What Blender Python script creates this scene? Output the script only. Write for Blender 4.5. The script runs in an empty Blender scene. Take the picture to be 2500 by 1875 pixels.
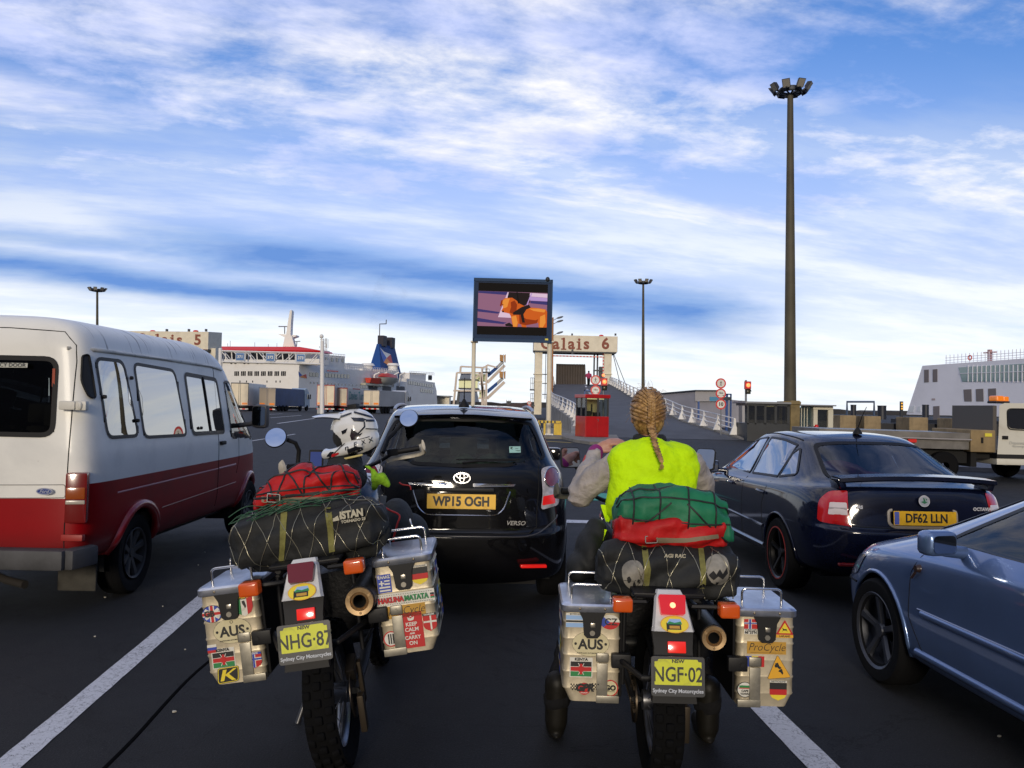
import bpy, bmesh, math, random
from mathutils import Vector, Matrix, Euler, Quaternion
from mathutils.bvhtree import BVHTree
from mathutils import geometry as mgeo
random.seed(7)
S = bpy.context.scene
COL = S.collection
V = Vector
rad = math.radians
PI = math.pi

# ------------------------------------------------------------------ camera
F = 2000.0                      # focal length in photograph pixels (2500 wide)
CH = 1.64
PITCH = math.atan(52.5 / F)
ROLL = rad(1.25)
cd = bpy.data.cameras.new('camera')
cd.sensor_width = 36.0
cd.lens = 36.0 * F / 2500.0
cd.clip_start = 0.05
cd.clip_end = 6000
cam = bpy.data.objects.new('camera', cd)
COL.objects.link(cam)
CR = Euler((PI / 2 + PITCH, 0, 0)).to_matrix() @ Matrix.Rotation(ROLL, 3, 'Z')
cam.matrix_world = Matrix.Translation((0, 0, CH)) @ CR.to_4x4()
S.camera = cam
S.view_settings.view_transform = 'Standard'
S.view_settings.look = 'None'
S.view_settings.exposure = 0.12
S.view_settings.gamma = 1.0
S.cycles.max_bounces = 6
S.cycles.transparent_max_bounces = 12


def P(px, py, Y):
    """where photograph pixel (px, py) lies on the vertical plane at depth Y"""
    d = CR @ V(((px - 1250) / F, (937.5 - py) / F, -1))
    return V((0, 0, CH)) + d * (Y / d.y)


def G(px, py, z=0.0):
    """where photograph pixel (px, py) meets the level z"""
    d = CR @ V(((px - 1250) / F, (937.5 - py) / F, -1))
    return V((0, 0, CH)) + d * ((z - CH) / d.z)


# ------------------------------------------------------------------ node maths
class X:
    """tiny wrapper so that shader maths reads as maths"""
    def __init__(s, nt, k): s.nt, s.k = nt, k
    def _m(s, op, *a):
        n = s.nt.nodes.new('ShaderNodeMath'); n.operation = op
        for i, v in enumerate((s,) + a):
            if isinstance(v, X): s.nt.links.new(v.k, n.inputs[i])
            else: n.inputs[i].default_value = v
        return X(s.nt, n.outputs[0])
    def __add__(s, o): return s._m('ADD', o)
    def __radd__(s, o): return s._m('ADD', o)
    def __sub__(s, o): return s._m('SUBTRACT', o)
    def __rsub__(s, o): return (s * -1.0) + o
    def __mul__(s, o): return s._m('MULTIPLY', o)
    def __rmul__(s, o): return s._m('MULTIPLY', o)
    def __truediv__(s, o): return s._m('DIVIDE', o)
    def abs(s): return s._m('ABSOLUTE')
    def pow(s, o): return s._m('POWER', o)
    def max(s, o): return s._m('MAXIMUM', o)
    def min(s, o): return s._m('MINIMUM', o)
    def step(s, a, b):
        n = s.nt.nodes.new('ShaderNodeMapRange'); n.interpolation_type = 'SMOOTHSTEP'
        s.nt.links.new(s.k, n.inputs[0]); n.inputs[1].default_value = a; n.inputs[2].default_value = b
        return X(s.nt, n.outputs[0])
    def bell(s, c, w): return (((s - c) * (1.0 / w)).pow(2.0) * -1.0)._m('EXPONENT')


def comb(nt, x, y, z):
    n = nt.nodes.new('ShaderNodeCombineXYZ')
    for i, v in enumerate((x, y, z)):
        if isinstance(v, X): nt.links.new(v.k, n.inputs[i])
        else: n.inputs[i].default_value = v
    return n.outputs[0]


def noise(nt, vec, scale, detail=4, rough=0.55, dist=0.0):
    n = nt.nodes.new('ShaderNodeTexNoise')
    if vec is not None: nt.links.new(vec, n.inputs['Vector'])
    n.inputs['Scale'].default_value = scale; n.inputs['Detail'].default_value = detail
    n.inputs['Roughness'].default_value = rough; n.inputs['Distortion'].default_value = dist
    return X(nt, n.outputs[0])


def mixc(nt, f, a, b):
    n = nt.nodes.new('ShaderNodeMix'); n.data_type = 'RGBA'
    for i, v in ((0, f), (6, a), (7, b)):
        if isinstance(v, X): nt.links.new(v.k, n.inputs[i])
        elif hasattr(v, 'links') or isinstance(v, bpy.types.NodeSocket): nt.links.new(v, n.inputs[i])
        elif i == 0: n.inputs[0].default_value = v
        else: n.inputs[i].default_value = (v[0], v[1], v[2], 1)
    return n.outputs[2]


# ------------------------------------------------------------------ sky and sun
SUN_EL, SUN_AZ = rad(12), rad(185)      # azimuth clockwise from +Y: low, straight behind the camera
W = bpy.data.worlds.new('World'); S.world = W; W.use_nodes = True
nt = W.node_tree; nt.nodes.clear()
sky = nt.nodes.new('ShaderNodeTexSky'); sky.sky_type = 'NISHITA'; sky.sun_disc = False
sky.sun_elevation = SUN_EL; sky.sun_rotation = SUN_AZ; sky.air_density = 1.3; sky.dust_density = 0.8; sky.ozone_density = 2.5
tc = nt.nodes.new('ShaderNodeTexCoord')
sp = nt.nodes.new('ShaderNodeSeparateXYZ'); nt.links.new(tc.outputs['Generated'], sp.inputs[0])
dx, dy, dz = (X(nt, sp.outputs[i]) for i in range(3))
el = dz.max(0.0)
ady = dy.abs().max(0.25)
az = dx / ady                                   # tangent of the bearing
t = el / ady                                    # tangent of the height
px_, py_ = dx / (el + 0.13), dy / (el + 0.13)   # the cloud deck, seen in perspective
ca, sa = math.cos(rad(18)), math.sin(rad(18))
u, v = px_ * ca + py_ * sa, py_ * ca - px_ * sa
warp = noise(nt, comb(nt, u * 0.5, v * 0.8, 3.0), 1.6, 3) - 0.5
streak = noise(nt, comb(nt, u * 0.6 + warp * 0.5, v * 1.9 + warp * 0.5, 0.0), 1.0, 9, 0.66)
mott = noise(nt, comb(nt, px_ * 1.0 + warp * 0.3, py_ * 1.3, 4.0), 4.2, 8, 0.62, 0.1)
big = noise(nt, comb(nt, u * 0.5, v * 0.9, 9.0), 0.9, 3, 0.5)
# white cloud cover: mottled altocumulus high up, long streaks lower down
high = t.step(0.17, 0.34)
cov_s = (streak * 0.72 + big * 0.42 + mott * 0.12)
right_gap = az.step(0.15, 0.62) * t.step(0.16, 0.42)       # open blue, upper right
left_gap = (az * -1.0).step(0.22, 0.6) * t.step(0.24, 0.33) * (1.0 - t.step(0.37, 0.46))
cover = (cov_s + mott * high * 0.62 - high * 0.22 - right_gap * 0.16 - left_gap * 0.13).step(0.47, 0.93)
# broad diagonal bank of cloud crossing from the left down to the right
bank = (t - (0.262 - az * 0.145) + warp * 0.06).bell(0.0, 0.042) * streak.step(0.3, 0.62)
bank2 = (t - (0.40 - az * 0.03) + warp * 0.09).bell(0.0, 0.05) * mott.step(0.32, 0.62) * (1.0 - az.step(0.28, 0.5))
cover = cover.max(bank * 0.85).max(bank2 * 0.72)
# thin veil that whitens the sky towards the horizon
veil = (1.0 - t.step(0.05, 0.50)) * 0.90
# dark blue-grey bands low over the harbour
w2 = noise(nt, comb(nt, az * 2.2, t * 9.0, 5.0), 1.6, 5, 0.6) - 0.5
w3 = noise(nt, comb(nt, az * 5.0, t * 34.0, 8.0), 1.5, 6, 0.6)
lineA = t - (0.155 - (az + 0.1) * 0.105) + w2 * 0.045
bandA = lineA.bell(0.0, 0.030) * (az + w2 * 0.3).step(-0.56, -0.32) * (1.0 - (az + w2 * 0.2).step(0.22, 0.40))
lineB = t - (0.147 - (az + 0.5) * 0.09) + w2 * 0.03
bandB = lineB.bell(0.0, 0.020) * (1.0 - (az + w2 * 0.2).step(-0.1, 0.12))
lineC = t - (0.192 - (az + 0.6) * 0.03) + w2 * 0.03
bandC = lineC.bell(0.0, 0.012) * (1.0 - az.step(-0.5, -0.28)) * 0.6
veil = veil * (1.0 - az.step(0.75, 1.4) * 0.8)                # bluer sky, with cloud bands, off to the right
lowstr = (1.0 - t.step(0.10, 0.16)) * w3.step(0.5, 0.78) * 0.45
dark = bandA.max(bandB).max(bandC) * (w3 * 0.5 + 0.75)
bandD = ((dz + w2 * 0.05).bell(0.17, 0.035)).max((dz + w2 * 0.06).bell(0.30, 0.03) * 0.7) * az.step(0.9, 1.5)
dark = dark.max(bandD).min(1.0)
hs = nt.nodes.new('ShaderNodeHueSaturation'); hs.inputs['Saturation'].default_value = 1.0; hs.inputs['Value'].default_value = 1.0
nt.links.new(sky.outputs[0], hs.inputs['Color'])
bgS = nt.nodes.new('ShaderNodeBackground'); bgS.inputs[1].default_value = 0.092
mul = nt.nodes.new('ShaderNodeMix'); mul.data_type = 'RGBA'; mul.blend_type = 'MULTIPLY'; mul.inputs[0].default_value = 1.0
nt.links.new(hs.outputs[0], mul.inputs[6]); mul.inputs[7].default_value = (0.78, 1.12, 1.9, 1)
nt.links.new(mul.outputs[2], bgS.inputs[0])
shade = noise(nt, comb(nt, u * 0.9, v * 2.2, 14.0), 1.3, 6, 0.6)
ccol = mixc(nt, shade.step(0.36, 0.66), (0.56, 0.62, 0.90), (1.0, 0.965, 0.93))
ccol = mixc(nt, (1.0 - t.step(0.05, 0.24)) * 0.75, ccol, (0.93, 0.97, 1.0))
ccol = mixc(nt, lowstr, ccol, (0.55, 0.70, 0.93))
ccol = mixc(nt, dark, ccol, (0.13, 0.27, 0.62))
bgC = nt.nodes.new('ShaderNodeBackground'); bgC.inputs[1].default_value = 1.08
nt.links.new(ccol, bgC.inputs[0])
alpha = cover.max(veil).max(dark).max(lowstr)
blue = nt.nodes.new('ShaderNodeMixShader')
nt.links.new(alpha.k, blue.inputs[0]); nt.links.new(bgS.outputs[0], blue.inputs[1]); nt.links.new(bgC.outputs[0], blue.inputs[2])
# unseen sky behind the camera, darkened near the horizon to subdue reflections
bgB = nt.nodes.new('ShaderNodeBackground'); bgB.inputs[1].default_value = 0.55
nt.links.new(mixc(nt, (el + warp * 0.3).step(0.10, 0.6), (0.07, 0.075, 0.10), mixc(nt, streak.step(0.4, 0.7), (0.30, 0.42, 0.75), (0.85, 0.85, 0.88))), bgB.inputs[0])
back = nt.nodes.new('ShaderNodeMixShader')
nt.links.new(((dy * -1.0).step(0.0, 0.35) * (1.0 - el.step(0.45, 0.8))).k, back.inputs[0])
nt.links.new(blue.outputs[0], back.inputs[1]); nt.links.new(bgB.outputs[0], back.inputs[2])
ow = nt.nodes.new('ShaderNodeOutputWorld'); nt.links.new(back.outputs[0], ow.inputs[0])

sl = bpy.data.lights.new('sun', 'SUN'); sl.energy = 1.9; sl.angle = rad(11); sl.color = (1.0, 0.88, 0.72)
sun = bpy.data.objects.new('sun', sl); COL.objects.link(sun)
sdir = V((math.sin(SUN_AZ) * math.cos(SUN_EL), math.cos(SUN_AZ) * math.cos(SUN_EL), math.sin(SUN_EL)))
sun.rotation_euler = sdir.to_track_quat('Z', 'Y').to_euler()
sun.location = (0, 0, 60)

# ------------------------------------------------------------------ materials
MATS = {}


def mat(name, col=(.5, .5, .5), rough=.5, metal=0., nz=None, bump=None, coat=0., spec=.5, emit=None, es=1., alpha=None, dirt=None, coatr=.06, inner=None):
    """Principled material; nz=(scale, amount) varies the colour, bump=(scale, height), dirt=(scale, colour, amount)"""
    if name in MATS: return MATS[name]
    m = bpy.data.materials.new(name); m.use_nodes = True; n = m.node_tree
    b = n.nodes['Principled BSDF']
    b.inputs['Base Color'].default_value = (*col, 1); b.inputs['Roughness'].default_value = rough
    b.inputs['Metallic'].default_value = metal; b.inputs['Specular IOR Level'].default_value = spec
    if coat: b.inputs['Coat Weight'].default_value = coat; b.inputs['Coat Roughness'].default_value = coatr
    if emit: b.inputs['Emission Color'].default_value = (*emit, 1); b.inputs['Emission Strength'].default_value = es
    t = n.nodes.new('ShaderNodeTexCoord') if (nz or bump or dirt) else None
    c = None
    if nz:
        f = noise(n, t.outputs['Object'], nz[0], 6, .6).step(.25, .75)
        k = nz[1]
        c = mixc(n, f, tuple(max(0, x * (1 - k)) for x in col), tuple(min(1, x * (1 + k)) for x in col))
    if dirt:
        f = noise(n, t.outputs['Object'], dirt[0], 7, .65, .6).step(.48, .78) * dirt[2]
        c = mixc(n, f, c if c is not None else col, dirt[1])
    if c is not None: n.links.new(c, b.inputs['Base Color'])
    if bump:
        bp = n.nodes.new('ShaderNodeBump'); bp.inputs['Strength'].default_value = 1.0; bp.inputs['Distance'].default_value = bump[1]
        n.links.new(noise(n, t.outputs['Object'], bump[0], 5).k, bp.inputs['Height']); n.links.new(bp.outputs[0], b.inputs['Normal'])
    if alpha is not None: b.inputs['Alpha'].default_value = alpha
    if inner:
        g = n.nodes.new('ShaderNodeNewGeometry'); lk = b.inputs['Base Color'].links
        src = lk[0].from_socket if lk else col
        n.links.new(mixc(n, X(n, g.outputs['Backfacing']), src, inner), b.inputs['Base Color'])
    MATS[name] = m
    return m


def glassmat(name, tint=(.35, .42, .42), ior=1.5, gl=1.0, rough=0.01, base=0.0):
    """thin window glass: tinted see-through plus mirror reflection that grows at grazing angles"""
    if name in MATS: return MATS[name]
    m = bpy.data.materials.new(name); m.use_nodes = True; n = m.node_tree; n.nodes.clear()
    o = n.nodes.new('ShaderNodeOutputMaterial'); tr = n.nodes.new('ShaderNodeBsdfTransparent'); g = n.nodes.new('ShaderNodeBsdfGlossy')
    fr = n.nodes.new('ShaderNodeFresnel'); fr.inputs[0].default_value = ior
    mx = n.nodes.new('ShaderNodeMixShader')
    tr.inputs[0].default_value = (*tint, 1); g.inputs['Roughness'].default_value = rough; g.inputs['Color'].default_value = (gl, gl, gl, 1)
    fac = X(n, fr.outputs[0]) + base
    n.links.new(fac.k, mx.inputs[0]); n.links.new(tr.outputs[0], mx.inputs[1]); n.links.new(g.outputs[0], mx.inputs[2])
    n.links.new(mx.outputs[0], o.inputs[0]); MATS[name] = m
    return m


# ------------------------------------------------------------------ mesh helpers
def frame(origin, u, v):
    """matrix taking local (x, y, z) to origin + x*u + y*v + z*(u cross v)"""
    u = V(u).normalized(); v = V(v); v = (v - u * v.dot(u)).normalized(); w = u.cross(v)
    m = Matrix((u, v, w)).transposed().to_4x4(); m.translation = V(origin)
    return m


_txt = {}


def text_geo(s, size, bold=0.0, shear=0.0, align='CENTER', sx=1.0):
    key = (s, size, bold, shear, align, sx)
    if key in _txt: return _txt[key]
    c = bpy.data.curves.new('txt', 'FONT'); c.body = s; c.size = size; c.offset = bold; c.shear = shear
    c.align_x = align; c.align_y = 'CENTER'; c.resolution_u = 3; c.fill_mode = 'FRONT'
    o = bpy.data.objects.new('txt', c); COL.objects.link(o)
    dg = bpy.context.evaluated_depsgraph_get(); dg.update()
    me = o.evaluated_get(dg).to_mesh()
    vs = [(p.co.x * sx, p.co.y) for p in me.vertices]; fs = [tuple(p.vertices) for p in me.polygons]
    o.evaluated_get(dg).to_mesh_clear()
    bpy.data.objects.remove(o); bpy.data.curves.remove(c)
    _txt[key] = (vs, fs)
    return _txt[key]


class MB:
    def __init__(s): s.bm = bmesh.new(); s.mi = 0
    def add(s, vs, fs, M=None, mi=None):
        k = s.mi if mi is None else mi
        b = [s.bm.verts.new(M @ V(v) if M else V(v)) for v in vs]
        for f in fs:
            if len(set(f)) < 3: continue
            try: x = s.bm.faces.new([b[i] for i in f]); x.material_index = k
            except ValueError: pass
        return b
    def box(s, c, size, rot=(0, 0, 0), bev=0, M=None, mi=None, seg=2):
        R = Matrix.Translation(V(c)) @ Euler(rot).to_matrix().to_4x4()
        if M: R = M @ R
        x, y, z = (q / 2 for q in size)
        vs = [(a * x, b * y, c_ * z) for a in (-1, 1) for b in (-1, 1) for c_ in (-1, 1)]
        fs = [(0, 1, 3, 2), (4, 6, 7, 5), (0, 4, 5, 1), (2, 3, 7, 6), (0, 2, 6, 4), (1, 5, 7, 3)]
        if bev:
            t = bmesh.new(); b = [t.verts.new(v) for v in vs]
            for f in fs: t.faces.new([b[i] for i in f])
            bmesh.ops.bevel(t, geom=t.edges[:], offset=bev, segments=seg, profile=.6, affect='EDGES')
            t.verts.index_update()
            vs = [v.co.copy() for v in t.verts]; fs = [tuple(v.index for v in f.verts) for f in t.faces]; t.free()
        return s.add(vs, fs, R, mi)
    def cyl(s, p0, p1, r0, r1=None, n=16, caps=True, M=None, mi=None):
        p0, p1 = V(p0), V(p1); r1 = r0 if r1 is None else r1
        q = (p1 - p0).to_track_quat('Z', 'Y')
        vs, fs = [], []
        for p, r in ((p0, r0), (p1, r1)):
            for i in range(n):
                a = 2 * PI * i / n; vs.append(p + q @ V((r * math.cos(a), r * math.sin(a), 0)))
        fs = [(i, (i + 1) % n, n + (i + 1) % n, n + i) for i in range(n)]
        if caps: fs += [tuple(range(n))[::-1], tuple(range(n, 2 * n))]
        return s.add(vs, fs, M, mi)
    def tube(s, pts, r, n=8, closed=False, M=None, mi=None, caps=True, flat=1.0, up=None):
        pts = [V(p) for p in pts]; k = len(pts)
        rs = r if isinstance(r, (list, tuple)) else [r] * k
        tg = []
        for i in range(k):
            if closed: d = pts[(i + 1) % k] - pts[i - 1]
            else: d = pts[min(i + 1, k - 1)] - pts[max(i - 1, 0)]
            tg.append(d.normalized() if d.length > 1e-9 else V((0, 0, 1)))
        nrm = V(up) if up else (V((0, 0, 1)) if abs(tg[0].z) < .9 else V((1, 0, 0)))
        vs, fs = [], []
        for i in range(k):
            if up: nrm = V(up)
            nrm = nrm - tg[i] * nrm.dot(tg[i])
            if nrm.length < 1e-6: nrm = tg[i].orthogonal()
            nrm.normalize(); bn = tg[i].cross(nrm)
            for j in range(n):
                a = 2 * PI * (j + .5) / n
                vs.append(pts[i] + nrm * (math.cos(a) * rs[i] * flat) + bn * (math.sin(a) * rs[i]))
        for i in range(k if closed else k - 1):
            a, b = i * n, ((i + 1) % k) * n
            fs += [(a + j, a + (j + 1) % n, b + (j + 1) % n, b + j) for j in range(n)]
        if caps and not closed: fs += [tuple(range(n))[::-1], tuple(range((k - 1) * n, k * n))]
        return s.add(vs, fs, M, mi)
    def lathe(s, prof, n=24, M=None, mi=None, axis='z', a0=0, a1=2 * PI):
        vs, fs = [], []; full = abs(a1 - a0 - 2 * PI) < 1e-6; m = n if full else n + 1
        for r, h in prof:
            for i in range(m):
                a = a0 + (a1 - a0) * i / n
                p = (r * math.cos(a), r * math.sin(a), h)
                vs.append(p if axis == 'z' else ((h, p[0], p[1]) if axis == 'x' else (p[1], h, p[0])))
        for k in range(len(prof) - 1):
            for i in range(n):
                j = (i + 1) % m
                fs.append((k * m + i, k * m + j, (k + 1) * m + j, (k + 1) * m + i))
        return s.add(vs, fs, M, mi)
    def prism(s, poly, vec, M=None, mi=None):
        n = len(poly); vec = V(vec); p = [V(q) for q in poly]
        vs = p + [q + vec for q in p]
        fs = [tuple(range(n))[::-1], tuple(range(n, 2 * n))] + [(i, (i + 1) % n, n + (i + 1) % n, n + i) for i in range(n)]
        return s.add(vs, fs, M, mi)
    def poly(s, pts2, z=0, M=None, mi=None):
        return s.add([(a, b, z) for a, b in pts2], [tuple(range(len(pts2)))], M, mi)
    def rect(s, x0, y0, x1, y1, z=0, M=None, mi=None): return s.poly([(x0, y0), (x1, y0), (x1, y1), (x0, y1)], z, M, mi)
    def ell(s, cx, cy, rx, ry, z=0, M=None, mi=None, n=24): return s.poly([(cx + rx * math.cos(2 * PI * i / n), cy + ry * math.sin(2 * PI * i / n)) for i in range(n)], z, M, mi)
    def ering(s, cx, cy, rx, ry, w, z=0, M=None, mi=None, n=28):
        vs = []
        for k in (0, w):
            vs += [(cx + (rx - k) * math.cos(2 * PI * i / n), cy + (ry - k) * math.sin(2 * PI * i / n), z) for i in range(n)]
        return s.add(vs, [(i, (i + 1) % n, n + (i + 1) % n, n + i) for i in range(n)], M, mi)
    def text(s, str_, x, y, size, z=0, M=None, mi=None, bold=0., shear=0., align='CENTER', sx=1., rot=0.):
        vs, fs = text_geo(str_, size, bold, shear, align, sx)
        c_, s_ = math.cos(rot), math.sin(rot)
        return s.add([(x + a * c_ - b * s_, y + a * s_ + b * c_, z) for a, b in vs], fs, M, mi)
    def sph(s, c, r, n=12, M=None, mi=None, rot=(0, 0, 0)):
        r = (r, r, r) if not isinstance(r, (tuple, list)) else r
        R = Matrix.Translation(V(c)) @ Euler(rot).to_matrix().to_4x4()
        if M: R = M @ R
        vs, fs = [(0, 0, -r[2])], []
        k = n * 2
        for i in range(1, n):
            a = -PI / 2 + PI * i / n
            for j in range(k):
                b = 2 * PI * j / k; vs.append((r[0] * math.cos(a) * math.cos(b), r[1] * math.cos(a) * math.sin(b), r[2] * math.sin(a)))
        vs.append((0, 0, r[2])); L = len(vs) - 1
        for j in range(k):
            fs.append((0, 1 + (j + 1) % k, 1 + j)); o = 1 + (n - 2) * k
            fs.append((L, o + j, o + (j + 1) % k))
            for i in range(n - 2):
                o = 1 + i * k; fs.append((o + j, o + (j + 1) % k, o + k + (j + 1) % k, o + k + j))
        return s.add(vs, fs, R, mi)
    def loft(s, rings, M=None, mi=None, caps=True, closed=True):
        n = len(rings[0]); vs = [p for r in rings for p in r]; fs = []
        for k in range(len(rings) - 1):
            for i in range(n if closed else n - 1):
                fs.append((k * n + i, k * n + (i + 1) % n, (k + 1) * n + (i + 1) % n, (k + 1) * n + i))
        if caps and closed: fs += [tuple(range(n))[::-1], tuple(range((len(rings) - 1) * n, len(rings) * n))]
        return s.add(vs, fs, M, mi)
    def build(s, name, mats, parent=None, smooth=None, M=None, norm=True):
        me = bpy.data.meshes.new(name)
        if norm: bmesh.ops.recalc_face_normals(s.bm, faces=s.bm.faces)
        s.bm.to_mesh(me); s.bm.free()
        for m in (mats if isinstance(mats, (list, tuple)) else [mats]): me.materials.append(m)
        return link(name, me, parent, smooth, M)


def link(name, me, parent=None, smooth=None, M=None):
    o = bpy.data.objects.new(name, me); COL.objects.link(o)
    if smooth:
        me.polygons.foreach_set('use_smooth', [True] * len(me.polygons))
        if smooth < 179: me.set_sharp_from_angle(angle=rad(smooth))
    if M is not None: o.matrix_local = M
    if parent: o.parent = parent
    return o


def tag(o, label=None, cat=None, group=None, kind=None):
    if label: o['label'] = label
    if cat: o['category'] = cat
    if group: o['group'] = group
    if kind: o['kind'] = kind
    return o


def thing(name, label, cat, loc=(0, 0, 0), rz=0, group=None, M=None):
    o = bpy.data.objects.new(name, None); COL.objects.link(o); o.empty_display_size = .1
    if M is not None: o.matrix_world = M
    else: o.location = loc; o.rotation_euler = (0, 0, rz)
    return tag(o, label, cat, group)


def copy_tree(o, parent=None):
    c = o.copy(); COL.objects.link(c)
    if parent: c.parent = parent
    for ch in o.children: copy_tree(ch, c)
    return c


def evaluated(me, mods):
    """mesh after modifiers: mods = [(type, {settings})]"""
    o = bpy.data.objects.new('tmp', me); COL.objects.link(o)
    for t, kw in mods:
        m = o.modifiers.new(t, t)
        for k, v in kw.items(): setattr(m, k, v)
    dg = bpy.context.evaluated_depsgraph_get(); dg.update()
    r = bpy.data.meshes.new_from_object(o.evaluated_get(dg))
    bpy.data.objects.remove(o)
    return r


def capsule_body(parts, voxel=.012, smooth=6, name='body'):
    """one continuous skin over tapered capsules (p0, r0, p1, r1) and ellipsoids ('e', centre, radii, rotation)"""
    b = MB()
    for q in parts:
        if q[0] == 'e': b.sph(q[1], q[2], 10, rot=q[3] if len(q) > 3 else (0, 0, 0))
        else:
            p0, r0, p1, r1 = V(q[0]), q[1], V(q[2]), q[3]
            b.sph(p0, r0, 8); b.sph(p1, r1, 8)
            if (p1 - p0).length > 1e-4: b.cyl(p0, p1, r0, r1, 16)
    bmesh.ops.recalc_face_normals(b.bm, faces=b.bm.faces)
    me = bpy.data.meshes.new(name); b.bm.to_mesh(me); b.bm.free()
    r = evaluated(me, [('REMESH', dict(mode='VOXEL', voxel_size=voxel)), ('SMOOTH', dict(factor=.5, iterations=smooth))])
    bpy.data.meshes.remove(me)
    return r


def rpoly(pts, r, n=4):
    """2-D polygon with rounded corners (r one radius or one per corner)"""
    out = []; k = len(pts)
    for i in range(k):
        p, a, b = V(pts[i]), V(pts[i - 1]), V(pts[(i + 1) % k])
        q = r[i] if isinstance(r, (list, tuple)) else r
        da, db = (a - p), (b - p)
        q2 = min(q, da.length * .48, db.length * .48)
        if q2 <= 1e-5: out.append((p.x, p.y)); continue
        s, e = p + da.normalized() * q2, p + db.normalized() * q2
        for j in range(n + 1):
            t = j / n; w = s * (1 - t) ** 2 + p * 2 * t * (1 - t) + e * t * t; out.append((w.x, w.y))
    return out


def inside(p, poly):
    x, y = p; c = False; j = len(poly) - 1
    for i in range(len(poly)):
        xi, yi = poly[i]; xj, yj = poly[j]
        if (yi > y) != (yj > y) and x < (xj - xi) * (y - yi) / (yj - yi) + xi: c = not c
        j = i
    return c


def offset_poly(poly, d):
    """shrink (d>0) or grow (d<0) a 2-D polygon"""
    k = len(poly); A = sum(poly[i - 1][0] * poly[i][1] - poly[i][0] * poly[i - 1][1] for i in range(k)); sg = 1 if A > 0 else -1
    out = []
    for i in range(k):
        p, a, b = V(poly[i]), V(poly[i - 1]), V(poly[(i + 1) % k])
        e = (b - a).normalized(); nrm = V((-e.y, e.x)) * sg
        out.append(tuple(p + nrm * d))
    return out


AX = {'x': (0, 1, 2), 'y': (1, 0, 2), 'z': (2, 0, 1)}


class Surf:
    """projects outlines onto a shell: axis 'x' views it from +-x with (y, z) outlines, 'y' from +-y with (x, z), 'z' from above with (x, y)"""
    def __init__(s, bvh): s.bvh = bvh
    def hit(s, axis, sign, a, b, off):
        i, j, k = AX[axis]
        o = V((0, 0, 0)); o[i] = sign * 20; o[j] = a; o[k] = b
        d = V((0, 0, 0)); d[i] = -sign
        h = s.bvh.ray_cast(o, d)
        if h[0] is None:
            h = s.bvh.find_nearest(V([0 if q == i else (a if q == j else b) for q in range(3)]))
            p = h[0].copy(); return p + h[1] * off
        n = h[1]
        if n.dot(d) > 0: n = -n
        return h[0] + n * off
    def patch(s, mb, poly, axis, sign, off=.004, res=.06, mi=None):
        xs = [p[0] for p in poly]; ys = [p[1] for p in poly]
        pts = [V(p) for p in poly]; n = len(pts)
        x = min(xs) + res * .5
        while x < max(xs):
            y = min(ys) + res * .5
            while y < max(ys):
                if inside((x, y), poly) and min((V((x, y)) - q).length for q in pts) > res * .35: pts.append(V((x, y)))
                y += res
            x += res
        r = mgeo.delaunay_2d_cdt(pts, [(i, (i + 1) % n) for i in range(n)], [], 1, 1e-6)
        return mb.add([s.hit(axis, sign, p.x, p.y, off) for p in r[0]], [tuple(f) for f in r[2]], None, mi)
    def ring(s, mb, outer, inner, axis, sign, off=.005, mi=None):
        n = len(outer)
        vs = [s.hit(axis, sign, *p, off) for p in outer] + [s.hit(axis, sign, *p, off) for p in inner]
        return mb.add(vs, [(i, (i + 1) % n, n + (i + 1) % n, n + i) for i in range(n)], None, mi)
    def line(s, mb, pts, axis, sign, r=.004, off=0., step=.05, mi=None, closed=False, n=6):
        q = [V(p) for p in pts]
        if closed: q.append(q[0])
        out = []
        for a, b in zip(q, q[1:]):
            k = max(1, int((b - a).length / step))
            out += [a.lerp(b, i / k) for i in range(k)]
        if not closed: out.append(q[-1])
        return mb.tube([s.hit(axis, sign, p.x, p.y, off) for p in out], r, n, closed=closed, mi=mi)


def spline(pts, n=8, closed=False):
    """Catmull-Rom through 3-D points"""
    p = [V(q) for q in pts]; k = len(p); out = []
    for i in range(k if closed else k - 1):
        if closed: a, b, c, d = p[i - 1], p[i], p[(i + 1) % k], p[(i + 2) % k]
        else: a, b, c, d = p[max(i - 1, 0)], p[i], p[i + 1], p[min(i + 2, k - 1)]
        for j in range(n):
            t = j / n
            out.append(.5 * ((2 * b) + (c - a) * t + (2 * a - 5 * b + 4 * c - d) * t * t + (3 * b - a - 3 * c + d) * t ** 3))
    if not closed: out.append(p[-1])
    return out

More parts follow.
